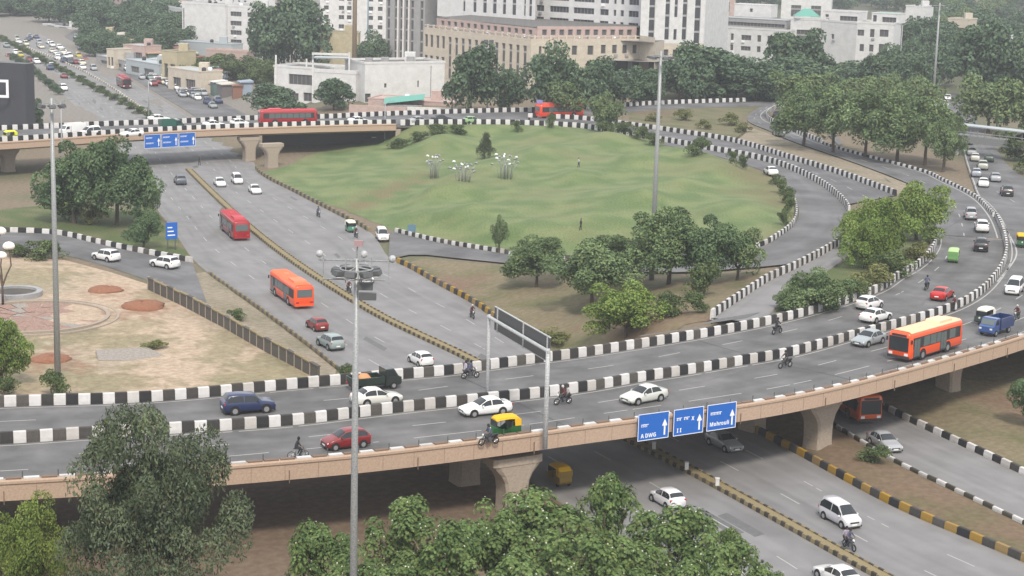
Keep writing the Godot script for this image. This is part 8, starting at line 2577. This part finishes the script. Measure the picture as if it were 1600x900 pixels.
	auto_rickshaw(Vector3(50.38, 6.5, -190.3), going("b2", Vector3(50.38, 6.5, -190.3), -1.0), "dark green auto rickshaw with a white top behind the blue small truck", Color(0.08, 0.16, 0.13), Color(0.85, 0.84, 0.8))
	small_truck(Vector3(-82.01, 6.5, -335.96), going("far_low", Vector3(-82.01, 6.5, -335.96), -1.0), WHITE, WHITE, "white small truck on the far flyover at the left", 2.2)
	small_truck(Vector3(-65.98, 6.5, -348.7), going("far_top", Vector3(-65.98, 6.5, -348.7), 1.0), Color(0.10, 0.28, 0.25), Color(0.12, 0.34, 0.3), "dark green small truck on the far flyover above the blue signs", 2.0)
	var boxes := thing("box_truck", "parked truck with a tall pale box body beside the market", "truck", Vector3(-85.42, 0, -512.78), along(tangent_near(paths.market_near, Vector3(-85.42, 0, -512.78))) + 0.9)
	part(boxes, "cab", bag_box(Vector3(-1.1, 0.5, -4.2), Vector3(1.1, 2.5, -2.7)), tinted(Color(0.3, 0.34, 0.36)))
	part(boxes, "cargo_box", bag_box(Vector3(-1.2, 1.0, -2.6), Vector3(1.2, 3.6, 3.4)), tinted(Color(0.8, 0.84, 0.83)))
	part(boxes, "chassis", bag_box(Vector3(-0.9, 0.5, -2.69), Vector3(0.9, 0.99, 3.2)), M.trim_black)
	for s in [-1.0, 1.0]:
		for z in [-3.4, 2.2]:
			var wb := Bag.new()
			wb.disc(Vector3(s * 1.05, 0.5, z), 0.15, 0.5, 12)
			part(boxes, "wheel", wb.commit(), M.rubber)
	# far traffic at the upper left, too small to tell apart
	var r := RandomNumberGenerator.new()
	r.seed = 5
	var tints := [WHITE, SILVER, WHITE, GREY, DARK, WHITE, RED, Color(0.8, 0.78, 0.7), BLUE, Color(0.7, 0.65, 0.2)]
	for i in 60:
		var t := r.randf_range(0.03, 0.8)
		var a: Vector3 = on_path(paths.market_near, t)
		var b: Vector3 = on_path(paths.market_far, t)
		var p := a.lerp(b, [0.2, 0.45, 0.72, 0.95][i % 4]) + Vector3(r.randf() - 0.5, 0, 0)
		car(["hatch", "sedan", "van", "suv"][r.randi() % 4], tints[r.randi() % tints.size()], p, tangent_near(paths.market_near, p), "car parked or queuing on the market road at the upper left", "cars on the market road at the upper left")
	for q in [[236, 122], [250, 128], [262, 134], [276, 140], [288, 147], [226, 117], [302, 153]]:
		var p := plain_spot(q[0], q[1])
		car("sedan" if int(q[0]) % 2 else "hatch", [WHITE, SILVER][int(q[1]) % 2], p, tangent_near(paths.market_near, p), "white or silver car in the parked row beside the market", "parked row beside the market")
	for i in 46:
		var u := r.randf()
		var p := plain_spot(lerpf(120.0, 340.0, u) + r.randf_range(-14.0, 14.0), lerpf(66.0, 166.0, u) + r.randf_range(-7.0, 7.0))
		car(["hatch", "sedan", "van", "suv"][r.randi() % 4], tints[r.randi() % 9], p, tangent_near(paths.market_near, p), "car in the crowded parking strip before the market", "crowded parking strip before the market")
	for i in 34:
		var t := r.randf_range(0.0, 0.42)
		var side := r.randf_range(0.15, 0.85)
		var p: Vector3 = on_path(paths.median, t * 0.5).lerp(on_path(paths.low_right, t * 0.62), side)
		car(["hatch", "sedan", "van", "suv"][r.randi() % 4], tints[r.randi() % tints.size()], p, tangent_near(paths.median, p), "car in the far traffic right of the planted median", "far traffic right of the planted median")
	for i in 14:
		var t := r.randf_range(0.0, 0.3)
		var p: Vector3 = on_path(paths.low_left, t * 0.7).lerp(on_path(paths.median, t * 0.6), r.randf_range(0.15, 0.8))
		car(["hatch", "sedan", "van", "suv"][r.randi() % 4], tints[r.randi() % tints.size()], p, tangent_near(paths.median, p), "car in the far traffic left of the planted median", "far traffic left of the planted median")
	for q in [[1466, 158], [1476, 166], [1462, 168], [1480, 156], [1470, 176]]:
		var p := plain_spot(q[0], q[1])
		car("sedan", [WHITE, SILVER][int(q[1]) % 2], p, Vector3(-0.3, 0, 1), "pale car parked among the trees beyond the footbridge", "cars parked beyond the footbridge")

# ---------------------------------------------------------------- riders and walkers
func make_people() -> void:
	var skin := Color(0.20, 0.11, 0.07)
	var black := Color(0.015, 0.015, 0.017)
	var looks := [[skin, Color(0.02, 0.022, 0.03), Color(0.02, 0.02, 0.024), black, black], [skin, Color(0.45, 0.45, 0.47), Color(0.03, 0.035, 0.05), black, Color(0.03, 0.03, 0.03)], [skin, Color(0.08, 0.09, 0.15), Color(0.04, 0.045, 0.06), black, Color(0.02, 0.02, 0.02)], [skin, Color(0.10, 0.025, 0.03), Color(0.03, 0.03, 0.035), black, Color(0.5, 0.5, 0.5)], [skin, Color(0.35, 0.33, 0.42), Color(0.06, 0.065, 0.09), black, black]]
	# [place, road, direction, look, colour, what, rider words, pillion words, bicycle]
	for q in [
		[Vector3(-15.98, 6.5, -133.84), "b2", 1.0, 0, Color(0.62, 0.62, 0.64), "pale bicycle near the parapet left of the dark red hatchback", "person in black riding the pale bicycle near the parapet", "", true],
		[Vector3(-1.5, 6.5, -139.14), "b2", -1.0, 2, Color(0.08, 0.08, 0.1), "dark motorcycle just ahead of the yellow and green auto rickshaw", "person in dark clothes riding just ahead of the auto rickshaw", "", false],
		[Vector3(4.65, 6.5, -152.16), "b2", -1.0, 3, Color(0.12, 0.05, 0.06), "dark red motorcycle carrying two people next to the median of the near carriageway", "person in dark red riding in front on the two-up motorcycle", "person in grey sitting behind on the two-up motorcycle", false],
		[Vector3(26, 6.5, -167.74), "b2", -1.0, 0, Color(0.07, 0.07, 0.08), "black motorcycle by the median between the silver sedan and the orange bus", "person in black riding by the median left of the orange bus", "", false],
		[Vector3(54.42, 6.5, -192.44), "b2", -1.0, 3, Color(0.15, 0.1, 0.12), "motorcycle at the right edge behind the blue small truck", "person riding at the right edge behind the blue small truck", "", false],
		[Vector3(-3.56, 6.5, -160.41), "b2", 1.0, 2, Color(0.1, 0.11, 0.14), "dark motorcycle carrying two people beside the left pole of the sign frame", "person in navy riding in front beside the sign frame's left pole", "person in grey sitting behind beside the sign frame's left pole", false],
		[Vector3(27.22, 6.5, -182.39), "b2", 1.0, 0, Color(0.07, 0.08, 0.09), "black motorcycle next to the far barrier right of the connecting road", "person in black riding next to the far barrier", "", false],
		[Vector3(48.17, 6.5, -208.32), "b2", 1.0, 2, Color(0.08, 0.09, 0.12), "dark motorcycle left of the bright red car", "person in navy riding left of the bright red car", "", false],
		[Vector3(-4.72, 0, -215.95), "low_right", 1.0, 3, Color(0.1, 0.07, 0.08), "dark motorcycle by the yellow and black island kerb", "person in dark red riding by the yellow and black island kerb", "", false],
		[Vector3(-31.37, 0, -289.17), "low_right", 1.0, 2, Color(0.1, 0.1, 0.12), "motorcycle by the dusty lawn kerb", "person riding by the dusty lawn kerb", "", false],
		[Vector3(26.72, 0, -135.28), "median", 1.0, 2, Color(0.08, 0.08, 0.1), "dark motorcycle in front of the silver passenger van", "person in navy riding in front of the silver passenger van", "person in pale grey sitting behind in front of the silver van", false],
		[Vector3(-20.88, 0, -229.18), "median", 1.0, 3, Color(0.12, 0.06, 0.06), "motorcycle behind the head of the tall steel mast", "person riding behind the head of the tall steel mast", "", false],
		[Vector3(-23.67, 0, -270.66), "median", 1.0, 3, Color(0.2, 0.08, 0.06), "brownish motorcycle just behind the pale green auto rickshaw", "person in brown riding just behind the pale green auto rickshaw", "", false]]:
		var p: Vector3 = q[0]
		var d := going(q[1], p, q[2])
		two_wheeler(p, d, q[4], q[5], q[8])
		person("ride", p + (Vector3(0, 0.05, 0) if q[8] else Vector3.ZERO), d, looks[q[3]], q[6])
		if q[7] != "":
			person("pillion", p - d * 0.42, d, looks[4 if q[3] != 3 else 1], q[7])
	for q in [[Vector3(-60.45, 0, -346.86), Vector3(1, 0, 0.3), 0, "person in black walking across the road under the far flyover"], [Vector3(48.59, 6.5, -196.44), Vector3(1, 0, -0.5), 3, "person in dark red walking along the median behind the orange bus"], [grounded(Vector3(11.05, 5.4, -316.92)), Vector3(1, 0, 0), 1, "person in white walking on the far part of the lawn"], [grounded(Vector3(9.63, 3, -258.55)), Vector3(-1, 0, 0.2), 0, "person in dark clothes standing on the lower part of the lawn"], [grounded(Vector3(44.29, 6.2, -449.31)), Vector3(1, 0, 0.2), 1, "person in pale clothes walking on the verge before the tree belt"]]:
		person("stand", q[0], q[1], looks[q[2]], q[3])
